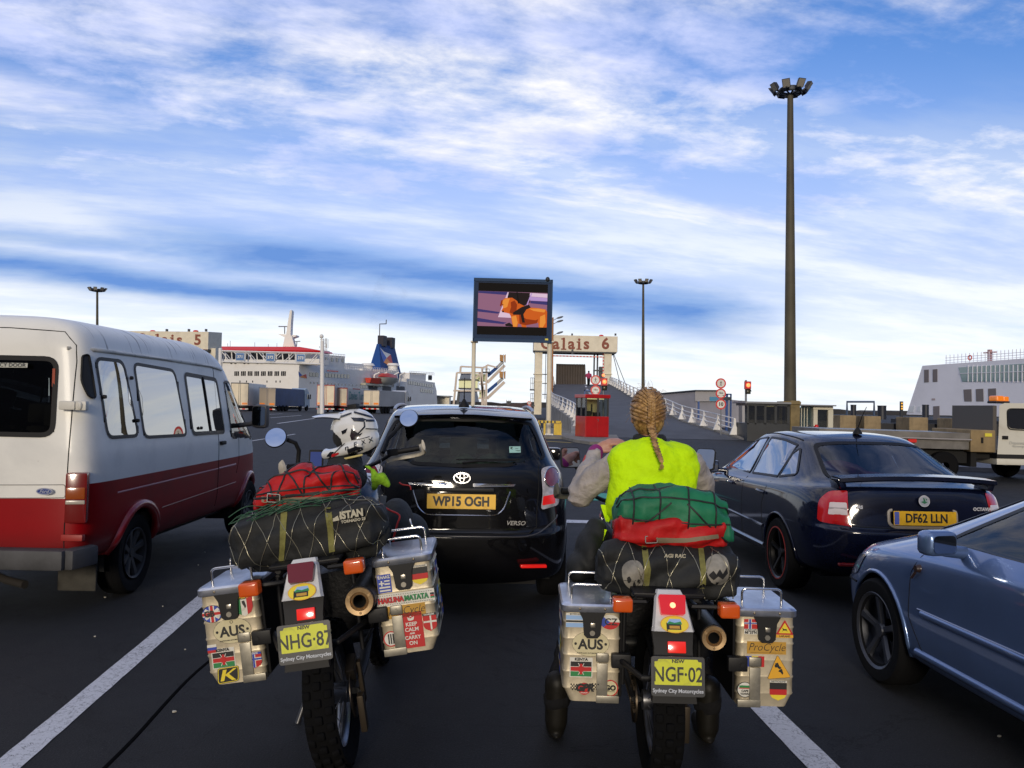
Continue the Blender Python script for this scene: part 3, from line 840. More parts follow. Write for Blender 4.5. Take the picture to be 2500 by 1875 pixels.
# ------------------------------------------------------------------ dark saloon on the right
M = place(3.42, 6.72, 2)
lv = [
    [(0, .20, .24), (.45, .20, .24), (.68, .28, .24), (.76, .45, .24), (.80, .95, .22), (.80, 1.6, .21), (.80, 2.2, .21), (.80, 2.9, .21), (.79, 3.6, .22), (.70, 4.25, .24), (.42, 4.45, .24), (0, 4.5, .24)],
    [(0, .05, .33), (.46, .06, .33), (.74, .18, .33), (.83, .42, .32), (.86, .95, .29), (.86, 1.6, .27), (.86, 2.2, .27), (.86, 2.9, .27), (.86, 3.6, .29), (.78, 4.3, .32), (.45, 4.52, .32), (0, 4.57, .32)],
    [(0, .01, .50), (.47, .02, .50), (.775, .13, .50), (.865, .40, .50), (.882, .95, .50), (.885, 1.6, .50), (.885, 2.2, .50), (.885, 2.9, .50), (.88, 3.6, .50), (.80, 4.3, .50), (.46, 4.52, .50), (0, 4.57, .50)],
    [(0, .0, .66), (.47, .012, .66), (.77, .12, .67), (.87, .40, .67), (.89, .95, .66), (.893, 1.6, .66), (.893, 2.2, .66), (.893, 2.9, .66), (.885, 3.6, .66), (.79, 4.26, .64), (.44, 4.48, .62), (0, 4.52, .62)],
    [(0, .06, .685), (.47, .07, .685), (.76, .15, .70), (.87, .40, .70), (.89, .95, .70), (.893, 1.6, .70), (.893, 2.2, .70), (.893, 2.9, .70), (.88, 3.6, .69), (.77, 4.2, .67), (.42, 4.4, .65), (0, 4.44, .65)],
    [(0, .075, .93), (.46, .09, .93), (.73, .19, .93), (.845, .43, .92), (.88, .95, .90), (.888, 1.6, .87), (.888, 2.2, .85), (.886, 2.9, .84), (.86, 3.55, .82), (.70, 4.02, .78), (.38, 4.2, .77), (0, 4.24, .77)],
    [(0, .12, 1.02), (.45, .135, 1.02), (.68, .24, 1.01), (.80, .48, .99), (.85, .95, .96), (.865, 1.6, .93), (.865, 2.2, .91), (.86, 2.9, .90), (.80, 3.5, .89), (.60, 3.86, .87), (.32, 3.98, .87), (0, 4.0, .87)],
    [(0, .34, 1.055), (.42, .36, 1.05), (.62, .46, 1.04), (.73, .75, 1.03), (.79, 1.15, .99), (.805, 1.7, .965), (.805, 2.2, .95), (.795, 2.9, .95), (.72, 3.25, .96), (.52, 3.42, .965), (.28, 3.48, .965), (0, 3.5, .965)],
    [(0, 1.02, 1.355), (.34, 1.03, 1.35), (.51, 1.08, 1.335), (.565, 1.25, 1.34), (.60, 1.5, 1.355), (.615, 1.85, 1.37), (.615, 2.1, 1.37), (.60, 2.35, 1.355), (.55, 2.52, 1.34), (.42, 2.60, 1.345), (.22, 2.63, 1.35), (0, 2.64, 1.35)],
    [(0, 1.16, 1.41), (.32, 1.17, 1.405), (.47, 1.22, 1.395), (.51, 1.36, 1.40), (.535, 1.6, 1.41), (.55, 1.85, 1.415), (.55, 2.05, 1.415), (.535, 2.28, 1.40), (.49, 2.42, 1.385), (.37, 2.49, 1.39), (.2, 2.52, 1.395), (0, 2.53, 1.395)],
    [(0, 1.35, 1.445), (.25, 1.36, 1.44), (.36, 1.4, 1.435), (.39, 1.5, 1.437), (.41, 1.65, 1.44), (.42, 1.8, 1.445), (.42, 1.95, 1.445), (.41, 2.1, 1.437), (.37, 2.2, 1.43), (.28, 2.25, 1.432), (.15, 2.27, 1.435), (0, 2.28, 1.435)],
]
BLUEP = mat('midnight blue car paint', (.003, .005, .018), .4, spec=.06, coat=1., coatr=.07, nz=(3, .3), dirt=(5, (.014, .014, .018), .3), inner=(.02, .02, .02))
C = Car('saloon_car', 'dark blue saloon with boot spoiler and plate DF62 LLN on the right', 'car', M, lv, BLUEP, {3: .75, 4: .6, 6: .35})
C.whl = [(.79, .99, .325, .365), (.79, 3.57, .325, .365)]
rg = [(-.62, 1.06), (0, 1.072), (.62, 1.06), (.50, 1.335), (.30, 1.357), (0, 1.36), (-.30, 1.357), (-.50, 1.335)]
C.window('y', -1, rpoly(rg, .05, 4), glassmat('saloon glass', (.40, .52, .62), 1.5), .018, 'rear_window', rim_m=black())
C.window('y', 1, rpoly([(-.66, 1.0), (.66, 1.0), (.49, 1.33), (-.49, 1.33)], .05), CARGLASS, .02, 'windscreen')
SG = glassmat('side glass', (.25, .30, .33), 1.6, 1.0, .01, .28)
C.window('x', 1, rpoly([(.90, 1.055), (1.22, 1.01), (1.25, 1.23), (1.20, 1.30)], [.06, .01, .01, .05]), SG, .014, both=True)
C.window('x', 1, rpoly([(1.25, 1.008), (1.95, .985), (1.95, 1.365), (1.60, 1.36), (1.28, 1.318)], [.01, .01, .01, .1, .01]), SG, .014, both=True)
C.window('x', 1, rpoly([(2.03, .985), (3.02, .975), (2.90, 1.05), (2.42, 1.325), (2.03, 1.362)], [.01, .01, .04, .1, .01]), SG, .014, both=True)
C.body()
BR = mat('black alloy', (.015, .015, .016), .35, .5)
for x in (-1, 1):
    for y in (.99, 3.57): wheel(C.root, x * .775, y, .325, .225, x, BR, 5, .72, mat('red rim line', (.35, .03, .02), .4), .26)
def oct_int(b):
    for x in (-.42, 0, .42): seat(b, x, 1.55, .42, .42, .48)
    for x in (-.37, .37): seat(b, x, 2.3, .42, .5, .5)
    b.box((0, 2.0, .4), (1.45, 2.8, .1)); b.box((0, 3.05, .84), (1.3, .5, .2), bev=.06); b.box((0, .85, .97), (1.15, .62, .04))
C.detail('seats', SEATM, oct_int)
C.detail('red_jacket', mat('red cloth', (.42, .02, .035), .85, nz=(8, .4), bump=(16, .02)), lambda b: (b.sph((-.22, 1.02, 1.06), (.28, .16, .12), 10, rot=(0, .25, .2)), b.sph((.05, .92, 1.02), (.30, .14, .07), 10, rot=(0, .15, -.1))), 179)
C.detail('paper', mat('pale paper', (.45, .62, .55), .8), lambda b: b.box((-.22, .66, 1.0), (.30, .12, .02), (.45, 0, 0)))
# lamps, plate, spoiler, badge
for s in (-1, 1):
    out = [(s * .585, .985), (s * .70, .975), (s * .775, .90), (s * .80, .72), (s * .58, .695), (s * .60, .82)]
    b = MB(); C.s.patch(b, rpoly(out, [.01, .03, .05, .03, .01, .01]), 'y', -1, .008, .03)
    tl = b.build('tail_light', mat('saloon red lens', (.42, .008, .010), .14, coat=1.), C.root, 60)
    b = MB(); C.s.patch(b, rpoly([(s * .605, .79), (s * .735, .785), (s * .715, .885), (s * .605, .89)], .01), 'y', -1, .012, .03)
    lens = b.build('lens', mat('clear lens stripe', (.62, .55, .55), .15, coat=1.), tl, 60)
    b = MB(); C.s.patch(b, [(s * .606, .832), (s * .725, .828), (s * .722, .845), (s * .606, .849)], 'y', -1, .0145, .03); b.build('lens_bar', mat('grey lens bar', (.35, .32, .33), .2), lens)
    b = MB(); b.box((s * .64, .40, .20), (.0, .0, .0)); b.bm.clear(); b.box((s * .55, .02, .40), (.34, .05, .022), (0, 0, s * .1), .006); b.build('reflector', mat('dark reflector', (.22, .01, .01), .3), C.root)
    b = MB(); b.box((s * 1.0, 2.86, .985), (.20, .11, .15), (0, 0, s * -.12), .045); b.tube([(s * .80, 2.86, .94), (s * .95, 2.87, .95)], .028, 8); dm = b.build('door_mirror', BLUEP, C.root, 50)
    b = MB(); b.poly(rpoly([(-.08, -.055), (.08, -.055), (.08, .055), (-.08, .055)], .02), 0, frame((s * 1.0, 2.801, .985), (1, -s * .12, 0), (0, 0, 1))); b.build('mirror_glass', mat('mirror', (.8, .8, .8), .02, 1.), dm)
    for y in (1.42, 2.42):
        b = MB(); b.tube([(s * .897, y - .1, .845), (s * .912, y - .06, .85), (s * .912, y + .06, .855), (s * .897, y + .1, .855)], .014, 8); b.build('door_handle', BLUEP, C.root, 60)
    C.detail('side_moulding', BLUEP, lambda b: C.s.line(b, [(1.38, .52), (3.15, .54)], 'x', s, .016, .0, .1, n=8))
    C.detail('door_seam', mat('seam black'), lambda b: C.s.line(b, [(1.30, .96), (1.40, .75), (1.42, .32), (2.05, .30), (2.01, .95)], 'x', s, .004, -.001))
    C.detail('door_seam', mat('seam black'), lambda b: C.s.line(b, [(2.06, .30), (3.05, .32), (3.14, .6), (3.08, .93)], 'x', s, .004, -.001))
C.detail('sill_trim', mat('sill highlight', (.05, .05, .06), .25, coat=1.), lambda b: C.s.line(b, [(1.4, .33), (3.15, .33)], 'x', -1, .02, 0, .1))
C.detail('boot_spoiler', BLUEP, lambda b: (b.loft([[(x, y - .05 * (1 - (x / .66) ** 2), z + .03 * (1 - (x / .66) ** 2)) for y, z in ((.17, 1.05), (.13, 1.065), (.135, 1.095), (.30, 1.105), (.33, 1.07))] for x in [-.665 + 1.33 * i / 14 for i in range(15)]]),
    [b.box((s * .635, .26, 1.05), (.06, .20, .09), (0, s * .3, 0), .02) for s in (-1, 1)]), 50)
plate_mesh(C.root, frame((0, .040, .785), (1, 0, 0), (0, .06, 1)), .525, .115, 'DF62 LLN', .10, (.85, .48, .02), (.03, .04, .03), True, .003, sx=.84)
C.detail('plate_surround', mat('pale plate surround', (.38, .33, .26), .35), lambda b: C.s.line(b, rpoly([(-.285, .845), (-.285, .735), (-.24, .705), (.24, .705), (.285, .735), (.285, .845)], .03), 'y', -1, .014, -.002))
def sk(b):
    Mx = frame((.0, .060, .925), (1, 0, 0), (0, .12, 1))
    b.ell(0, 0, .043, .043, .004, Mx, 2); b.ering(0, 0, .047, .047, .006, .008, Mx, 1)
    b.poly([(-.030, -.006), (.004, -.022), (.030, -.006), (.012, -.004), (.002, .026), (-.008, .026), (-.004, .0)], .0075, Mx, 0); b.poly([(.012, .026), (.028, .010), (.016, .006)], .0075, Mx, 0)
C.detail('badge', [mat('badge green', (.03, .16, .08), .3), mat('bright badge', (.62, .62, .64), .4, .3), mat('badge silver', (.6, .62, .68), .3, .6)], sk)
C.detail('model_lettering', mat('bright badge'), lambda b: (b.text('OCTAVIA', .52, .862, .036, 0, frame((0, .048, 0), (1, .02, 0), (0, .05, 1)), 0, .002)))
C.detail('trim_lettering', [mat('bright badge'), mat('badge green')], lambda b: (b.text('vRS', -.52, .862, .036, 0, frame((0, .046, 0), (1, -.02, 0), (0, .05, 1)), 0, .002)))
C.detail('aerial', black(), lambda b: (b.lathe([(.045, 0), (.042, .015), (.022, .05), (.008, .065)], 14, Matrix.Translation((.0, 1.27, 1.435))), b.tube([(0, 1.27, 1.49), (.015, 1.20, 1.62), (.03, 1.15, 1.70)], [.006, .004, .003], 6)))
C.detail('roof_strip', black(), lambda b: (C.s.line(b, [(-.53, 1.28), (-.55, 1.7), (-.545, 2.2), (-.50, 2.45)], 'z', 1, .008, .0)))
C.detail('boot_seam', mat('seam black'), lambda b: C.s.line(b, [(-.575, .99), (-.60, .86), (-.575, .70), (0, .69), (.575, .70), (.60, .86), (.575, .99)], 'y', -1, .004, -.001))
C.detail('underbody', mat('underbody'), lambda b: b.box((0, 2.25, .29), (1.42, 3.7, .12)))

# ------------------------------------------------------------------ silver hatchback at the right edge
R3 = Matrix.Rotation(rad(3), 4, 'Z')
wc = V((2.285, 5.05, 0)); o_ = wc - R3 @ V((-.83, 3.30, 0))
M = place(o_.x, o_.y, 3)
lv = [
    [(0, .2, .24), (.45, .2, .24), (.68, .28, .24), (.76, .45, .24), (.79, .8, .2), (.79, 1.4, .2), (.79, 2.0, .2), (.79, 2.7, .2), (.79, 3.3, .2), (.72, 3.86, .22), (.42, 4.04, .22), (0, 4.08, .22)],
    [(0, .05, .34), (.46, .06, .34), (.74, .18, .34), (.82, .42, .33), (.845, .8, .28), (.845, 1.4, .26), (.845, 2.0, .26), (.845, 2.7, .26), (.85, 3.3, .28), (.785, 3.90, .28), (.46, 4.10, .28), (0, 4.14, .28)],
    [(0, .0, .50), (.47, .02, .50), (.77, .13, .50), (.85, .40, .50), (.862, .8, .50), (.862, 1.4, .48), (.862, 2.0, .48), (.862, 2.7, .48), (.868, 3.3, .50), (.805, 3.92, .50), (.47, 4.12, .50), (0, 4.16, .50)],
    [(0, .02, .60), (.47, .03, .60), (.76, .14, .60), (.85, .40, .60), (.866, .8, .60), (.866, 1.4, .60), (.866, 2.0, .60), (.866, 2.7, .60), (.868, 3.3, .60), (.80, 3.90, .565), (.46, 4.08, .56), (0, 4.12, .56)],
    [(0, .05, .80), (.46, .06, .80), (.74, .18, .80), (.845, .42, .80), (.865, .8, .79), (.866, 1.4, .78), (.866, 2.0, .77), (.865, 2.7, .755), (.862, 3.3, .76), (.775, 3.82, .71), (.43, 3.99, .69), (0, 4.02, .69)],
    [(0, .10, .93), (.45, .115, .93), (.71, .22, .93), (.82, .46, .92), (.85, .8, .90), (.856, 1.4, .885), (.856, 2.0, .87), (.85, 2.7, .85), (.835, 3.25, .835), (.72, 3.68, .80), (.39, 3.83, .785), (0, 3.86, .785)],
    [(0, .16, 1.0), (.44, .18, 1.0), (.67, .28, 1.0), (.77, .5, .985), (.80, .8, .965), (.81, 1.4, .945), (.81, 2.0, .93), (.79, 2.75, .925), (.72, 3.02, .935), (.52, 3.16, .95), (.28, 3.22, .95), (0, 3.24, .95)],
    [(0, .48, 1.34), (.38, .5, 1.335), (.53, .57, 1.32), (.58, .72, 1.32), (.605, .95, 1.335), (.615, 1.3, 1.35), (.615, 1.6, 1.35), (.60, 1.9, 1.33), (.55, 2.16, 1.31), (.42, 2.27, 1.315), (.22, 2.3, 1.32), (0, 2.31, 1.32)],
    [(0, .46, 1.395), (.36, .48, 1.39), (.5, .56, 1.375), (.54, .72, 1.38), (.555, .95, 1.395), (.565, 1.3, 1.405), (.565, 1.6, 1.405), (.55, 1.85, 1.385), (.49, 2.08, 1.36), (.37, 2.17, 1.365), (.2, 2.2, 1.37), (0, 2.21, 1.37)],
    [(0, .65, 1.425), (.28, .67, 1.42), (.38, .72, 1.415), (.41, .82, 1.417), (.43, 1.0, 1.425), (.44, 1.3, 1.43), (.44, 1.5, 1.43), (.43, 1.7, 1.42), (.38, 1.85, 1.41), (.28, 1.92, 1.41), (.15, 1.95, 1.415), (0, 1.96, 1.415)],
]
SILVER = mat('silver blue car paint', (.12, .19, .36), .34, .6, coat=1., nz=(2.5, .08), coatr=.05, inner=(.02, .02, .02))
C = Car('hatchback_car', 'silver blue hatchback with five spoke wheel, cut off by the right picture edge', 'car', M, lv, SILVER, {2: .2, 5: .3})
C.whl = [(.78, .80, .315, .355), (.78, 3.30, .315, .352)]
C.window('y', 1, rpoly([(-.66, .985), (.66, .985), (.49, 1.30), (-.49, 1.30)], .05), CARGLASS, .02, 'windscreen')
C.window('y', -1, rpoly([(-.60, 1.04), (.60, 1.04), (.48, 1.31), (-.48, 1.31)], .05), CARGLASS, .02, 'rear_window')
GG = glassmat('hatchback glass', (.34, .44, .44), 1.55)
C.window('x', 1, rpoly([(1.50, .965), (2.72, .945), (2.62, 1.01), (2.05, 1.305), (1.50, 1.335)], [.01, .01, .05, .1, .01]), GG, .016, both=True)
C.window('x', 1, rpoly([(.60, 1.02), (1.42, .975), (1.42, 1.335), (.78, 1.30)], [.06, .01, .01, .08]), GG, .016, both=True)
C.body(lipr=.014)
for x in (-1, 1):
    for y in (.80, 3.30): wheel(C.root, x * .765, y, .315, .205, x, mat('worn silver alloy', (.10, .105, .12), .4, .8), 5, .72, None, .36)
def g_int(b):
    for x in (-.37, .37): seat(b, x, 1.75, .42, .5, .5)
    for x in (-.40, .40): seat(b, x, .85, .42, .42, .45)
    b.box((0, 1.8, .38), (1.4, 2.4, .1)); b.box((0, 2.75, .84), (1.3, .55, .2), bev=.06)
    b.tube([(-.37 + .18 * math.cos(a), 2.32 + .06 * math.sin(a), .90 + .17 * math.sin(a)) for a in [k * PI / 8 for k in range(16)]], .014, 6, closed=True)
C.detail('seats', SEATM, g_int)
for s in (-1, 1):
    b = MB(); b.box((s * .965, 2.47, .985), (.185, .11, .13), (0, 0, s * -.2), .05, seg=4); b.tube([(s * .80, 2.50, .93), (s * .92, 2.49, .945)], .035, 8); dm = b.build('door_mirror', SILVER, C.root, 50)
    b = MB(); b.poly(rpoly([(-.066, -.044), (.066, -.044), (.066, .044), (-.066, .044)], .026), 0, frame((s * .956, 2.412, .985), (1, -s * .2, 0), (0, 0, 1))); b.build('mirror_glass', mat('dim mirror', (.35, .38, .42), .05, 1.), dm)
    b = MB(); C.s.line(b, [(1.45, .555), (2.78, .545)], 'x', s, .022, -.004, .1, n=8); b.build('side_moulding', SILVER, C.root, 60)
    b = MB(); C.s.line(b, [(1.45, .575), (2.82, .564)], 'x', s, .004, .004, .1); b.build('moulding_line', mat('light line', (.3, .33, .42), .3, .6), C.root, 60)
    b = MB(); C.s.line(b, [(1.2, .315), (2.86, .315)], 'x', s, .024, -.002, .1, n=8); b.build('sill_trim', SILVER, C.root, 60)
    b = MB(); C.s.line(b, [(1.46, .93), (1.46, .30), (2.78, .30), (2.92, .5), (2.90, .75), (2.80, .90)], 'x', s, .0035, -.001); b.build('door_seam', mat('seam black'), C.root)
    b = MB(); C.s.patch(b, rpoly([(3.52, .735), (3.74, .70), (3.94, .66), (3.97, .56), (3.76, .565), (3.62, .60)], .03), 'x', s, .006, .05); b.build('headlight', mat('headlight', (.20, .23, .30), .1, .3, coat=1.), C.root, 60)
    b = MB(); C.s.line(b, [(3.62, .545), (3.97, .53)], 'x', s, .006, .002, .05); b.build('bumper_seam', mat('seam black'), C.root)
b = MB(); q = L2(M, 'x', -.868, [(2240, 1388)])[0]; b.cyl((-.85, *q), (-.882, *q), .024, .019, 12); b.tube([(-.874, q[0] + .015, q[1] - .025), (-.874, q[0] + .05, q[1] - .06)], .008, 6)
b.build('side_repeater', mat('dark repeater', (.03, .015, .012), .4), C.root, 40)
C.detail('underbody', mat('underbody'), lambda b: b.box((0, 2.05, .28), (1.42, 3.4, .12)))

# ------------------------------------------------------------------ white and red minibus on the left
M = place(-4.06, 5.98, .5)
def vl(z, w, yr, yf, nose=None, yr2=0.05):
    nw = w * .92
    return [(0, yr, z), (w * .5, yr + .005, z), (w - .10, yr + .015, z), (w - .012, yr + .10, z), (w, yr + .5, z), (w, 1.2, z), (w, 2.0, z), (w, 2.8, z), (w, 3.6 if yf > 4.6 else yf - .7, z), (nw, yf - .26, z), (nw * .62, yf - .05, z), (0, yf, z)]
lv = [vl(.36, .86, .10, 4.5), vl(.44, .93, .03, 4.65), vl(.62, .968, .02, 4.75), vl(.95, .975, .02, 4.75), vl(1.12, .975, .025, 4.65), vl(1.22, .970, .03, 4.52),
      vl(1.32, .955, .04, 4.30), vl(1.72, .915, .07, 3.95), vl(1.95, .885, .09, 3.72), vl(2.00, .872, .09, 3.66), vl(2.06, .855, .10, 3.58), vl(2.16, .81, .13, 3.4), vl(2.235, .66, .20, 3.1), vl(2.255, .42, .34, 2.6)]
def vanpaint():
    m = bpy.data.materials.new('minibus paint'); m.use_nodes = True; n = m.node_tree; b = n.nodes['Principled BSDF']
    t = n.nodes.new('ShaderNodeTexCoord').outputs['Object']; s = n.nodes.new('ShaderNodeSeparateXYZ'); n.links.new(t, s.inputs[0])
    y, z = X(n, s.outputs[1]), X(n, s.outputs[2])
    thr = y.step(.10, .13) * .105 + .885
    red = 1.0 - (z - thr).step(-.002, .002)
    grime = noise(n, t, 2.2, 6, .6, .5).step(.42, .75)
    mp = n.nodes.new('ShaderNodeMapping'); mp.inputs['Scale'].default_value = (1, 9, .6); n.links.new(t, mp.inputs[0])
    st = noise(n, mp.outputs[0], 2.4, 5, .65, .4)
    roof = z.step(1.99, 2.03) * (1.0 - z.step(2.20, 2.25))
    streaks = st.step(.56, .66) * roof * y.step(.25, .4)
    rust = noise(n, t, 17, 4, .6).step(.70, .76) * .5
    wht = mixc(n, grime * .45, (.76, .75, .70), (.52, .52, .50))
    wht = mixc(n, streaks * .75, wht, (.12, .105, .085))
    rd = mixc(n, grime * .6, (.26, .001, .004), (.12, .003, .005))
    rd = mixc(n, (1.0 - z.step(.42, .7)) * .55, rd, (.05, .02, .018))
    c = mixc(n, red, wht, rd); c = mixc(n, rust * .35, c, (.14, .06, .03))
    c = mixc(n, X(n, n.nodes.new('ShaderNodeNewGeometry').outputs['Backfacing']), c, (.03, .028, .025))
    n.links.new(c, b.inputs['Base Color']); b.inputs['Roughness'].default_value = .38; b.inputs['Specular IOR Level'].default_value = .22; b.inputs['Coat Weight'].default_value = .10; b.inputs['Coat Roughness'].default_value = .12
    return m
VP_ = vanpaint()
VANGLASS_ = glassmat('minibus side glass', (.10, .12, .12), 1.6, .95, .012, .30)
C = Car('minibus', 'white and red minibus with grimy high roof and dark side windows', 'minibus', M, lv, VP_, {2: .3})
C.whl = [(.86, .93, .335, .41), (.86, 3.98, .335, .41)]
def sidepoly(pts): return C.ray(pts)
w1 = sidepoly([(229, 872), (300, 880), (339, 1066), (262, 1071)])
w2 = sidepoly([(324, 885), (425, 903), (457, 1064), (352, 1070)])
w3 = sidepoly([(448, 909), (528, 924), (549, 1058), (470, 1063)])
w4 = sidepoly([(545, 928), (568, 933), (613, 1070), (566, 1068)])
C.window('x', 1, rpoly(w1, .09, 5), VANGLASS_, .022, both=True)
C.window('x', 1, rpoly(w2, .09, 5), VANGLASS_, .022, both=True)
C.window('x', 1, rpoly(w3, .08, 5), VANGLASS_, .035, both=True)
fd = rpoly(sidepoly([(566, 1070), (545, 930), (566, 932), (592, 985), (612, 1072)]), [.05, .06, .10, .1, .03], 4)
C.window('x', 1, fd, glassmat('cab glass', (.45, .5, .5), 1.5), .02, both=True)
rw = rpoly([(.06, 1.335), (.70, 1.335), (.685, 1.925), (.06, 1.925)], .10, 5)
C.window('y', -1, rw, glassmat('van rear glass', (.22, .24, .23), 1.45), .03, 'rear_window', rim_m=black())
C.window('y', -1, [(-x, z) for x, z in rw], glassmat('van rear glass'), .03, 'rear_window', rim_m=black())
C.window('y', 1, rpoly([(-.80, 1.36), (.80, 1.36), (.76, 1.92), (-.76, 1.92)], .08), glassmat('cab glass'), .03, 'windscreen')
C.body(lip=mat('red arch moulding', (.26, .008, .012), .35, coat=.5), lipr=.04)
for x in (-1, 1):
    for y in (.93, 3.98): wheel(C.root, x * .84, y, .335, .20, x, mat('dusty steel wheel', (.05, .05, .05), .6, .4), 8, .62, None, .5)
# window bars, catches and the vent on the rear corner
ymid = (w3[0][0] + w3[1][0]) / 2
C.detail('window_bar', trim(), lambda b: (C.s.line(b, [((w3[0][0] + w3[1][0]) / 2 + .03, w3[0][1] - .03), ((w3[2][0] + w3[3][0]) / 2 + .03, w3[3][1] + .03)], 'x', 1, .014, .004)))
for q in ((250, 969), (316, 923), (331, 1027), (487, 1045)):
    p = C.ray([q])[0]; b = MB(); h = C.s.hit('x', 1, p[0], p[1], .01); b.cyl(h, h + V((.02, 0, 0)), .017, .014, 10); b.build('window_catch', black(), C.root, 40)
vent = sidepoly([(199, 868), (214, 866), (231, 973), (214, 970), (197, 935)])
b = MB(); C.s.patch(b, rpoly(vent, .05, 4), 'x', 1, .012, .05); vt = b.build('corner_vent', trim(), C.root, 60)
b = MB(); C.s.line(b, rpoly(vent, .05, 4), 'x', 1, .008, .012, closed=True); b.build('vent_rim', black(), vt, 60)
for s in (-1, 1):
    b = MB(); b.box((s * .885, .055, .895), (.15, .10, .37), (0, 0, s * .25), .02); lm = b.build('tail_light', mat('van red lens', (.16, .006, .005), .2, coat=.8), C.root, 40)
    b = MB(); b.box((s * .885, .046, .93), (.13, .10, .09), (0, 0, s * .25), .012); b.build('lens', mat('amber lens', (.30, .06, .006), .2, coat=.8), lm, 40)
    b = MB(); b.box((s * .885, .046, .865), (.13, .10, .03), (0, 0, s * .25), .008); b.build('lens', mat('grey lens', (.4, .36, .3), .25), lm, 40)
    b = MB(); C.s.line(b, [(.12, 1.995), (.6, 1.995), (1.5, 1.995), (2.7, 1.985), (3.05, 1.96)], 'x', s, .016, .004, .15); b.build('roof_gutter', mat('gutter white', (.6, .58, .52), .5, dirt=(6, (.1, .09, .07), .8)), C.root, 60)
    b = MB(); C.s.line(b, [(.50, .885), (1.2, .89), (2.76, .90)], 'x', s, .013, -.009, .1); C.s.line(b, [(2.79, .90), (3.35, .905)], 'x', s, .013, -.006, .1); b.build('pinstripe', mat('pink stripe', (.45, .20, .22), .5), C.root, 60)
    b = MB(); C.s.line(b, [(1.36, .66), (3.38, .70)], 'x', s, .006, -.001, .1); b.build('body_crease', mat('crease line', (.28, .09, .07), .4), C.root, 60)
    b = MB(); C.s.line(b, [(2.77, 1.98), (2.76, 1.25), (2.78, .50)], 'x', s, .005, -.001); C.s.line(b, [(3.42, 1.28), (3.46, .95), (3.38, .80)], 'x', s, .004, -.001); b.build('door_seam', mat('seam black'), C.root)
    b = MB(); b.box((s * .985, 2.86, 1.17), (.035, .14, .04), bev=.012); b.build('door_handle', black(), C.root, 40)
    b = MB(); b.box((s * .68, .50, .26), (.30, .03, .30), bev=.01); b.build('mud_flap', mat('mud flap', (.045, .042, .035), .9, nz=(9, .3)), C.root)
    b = MB(); b.tube([(s * .93, 3.52, 1.34), (s * 1.06, 3.54, 1.36), (s * 1.13, 3.56, 1.40)], .03, 8); b.box((s * 1.17, 3.57, 1.45), (.20, .12, .28), (0, 0, s * -.15), .06); dm = b.build('door_mirror', mat('grey mirror shell', (.05, .05, .055), .55), C.root, 50)
    b = MB(); b.poly(rpoly([(-.078, -.11), (.078, -.11), (.078, .11), (-.078, .11)], .04), 0, frame((s * 1.165, 3.505, 1.455), (1, -s * .15, 0), (0, 0, 1))); b.build('mirror_glass', mat('dim mirror'), dm)
C.detail('a_pillar_trim', black(), lambda b: C.s.patch(b, [*sidepoly([(570, 935), (580, 940), (622, 1068), (613, 1072), (594, 985)])], 'x', 1, .008, .06))
bmat = mat('grey bumper', (.045, .045, .048), .65, nz=(7, .3))
C.detail('rear_bumper', bmat, lambda b: (b.box((0, -.03, .455), (1.74, .14, .15), bev=.03), [b.box((s * .90, .08, .455), (.12, .28, .15), (0, 0, s * -.2), .03) for s in (-1, 1)]))
C.detail('exhaust_pipe', mat('rusty pipe', (.022, .018, .015), .8), lambda b: b.tube([(.05, .4, .26), (.30, .2, .25), (.50, .10, .24)], .03, 10))
C.detail('door_seam', mat('seam black'), lambda b: (C.s.line(b, [(.80, .52), (.81, 1.0), (.805, 1.9), (.79, 2.02), (.70, 2.12), (.3, 2.14), (-.3, 2.14), (-.70, 2.12), (-.79, 2.02), (-.81, 1.0), (-.80, .52)], 'y', -1, .0045, -.001)))
C.detail('door_split', mat('seam black'), lambda b: C.s.line(b, [(0, .52), (0, 2.13)], 'y', -1, .006, -.001))
for z in (1.52, ):
    q = C.px('y', .03, [(172, 990)])[0]
    b = MB(); b.box((q[0] - .02, .035, q[1]), (.12, .05, .065), bev=.012); b.box((q[0] + .07, .05, q[1]), (.09, .05, .07), bev=.012); b.sph((q[0] + .075, .02, q[1]), (.016, .012, .03), 8); b.build('door_hinge', mat('gutter white'), C.root, 40)
b = MB(); b.box((.86, .06, .60), (.16, .05, .05), bev=.012); b.build('door_hinge', mat('red hinge', (.3, .02, .015), .5), C.root, 40)
q = C.px('y', .02, [(112, 1199)])[0]
def ford(b):
    Mx = frame((q[0], .006, q[1]), (1, 0, 0), (0, .02, 1))
    b.ell(0, 0, .060, .026, .008, Mx, 1); b.ell(0, 0, .054, .021, .010, Mx, 0); b.ering(0, 0, .050, .018, .002, .0115, Mx, 1); b.text('Ford', 0, 0, .034, .012, Mx, 1, .0005, .35)
C.detail('badge', [mat('badge blue', (.02, .05, .25), .25, coat=1.), mat('badge silver', (.6, .62, .68), .3, .6)], ford)
pn = C.px('y', .02, [(-30, 1184), (155, 1184), (155, 1216), (-30, 1216)])
C.detail('number_panel', mat('seam grey', (.28, .27, .25), .7), lambda b: C.s.line(b, rpoly(pn, .02), 'y', -1, .004, -.001, closed=True))
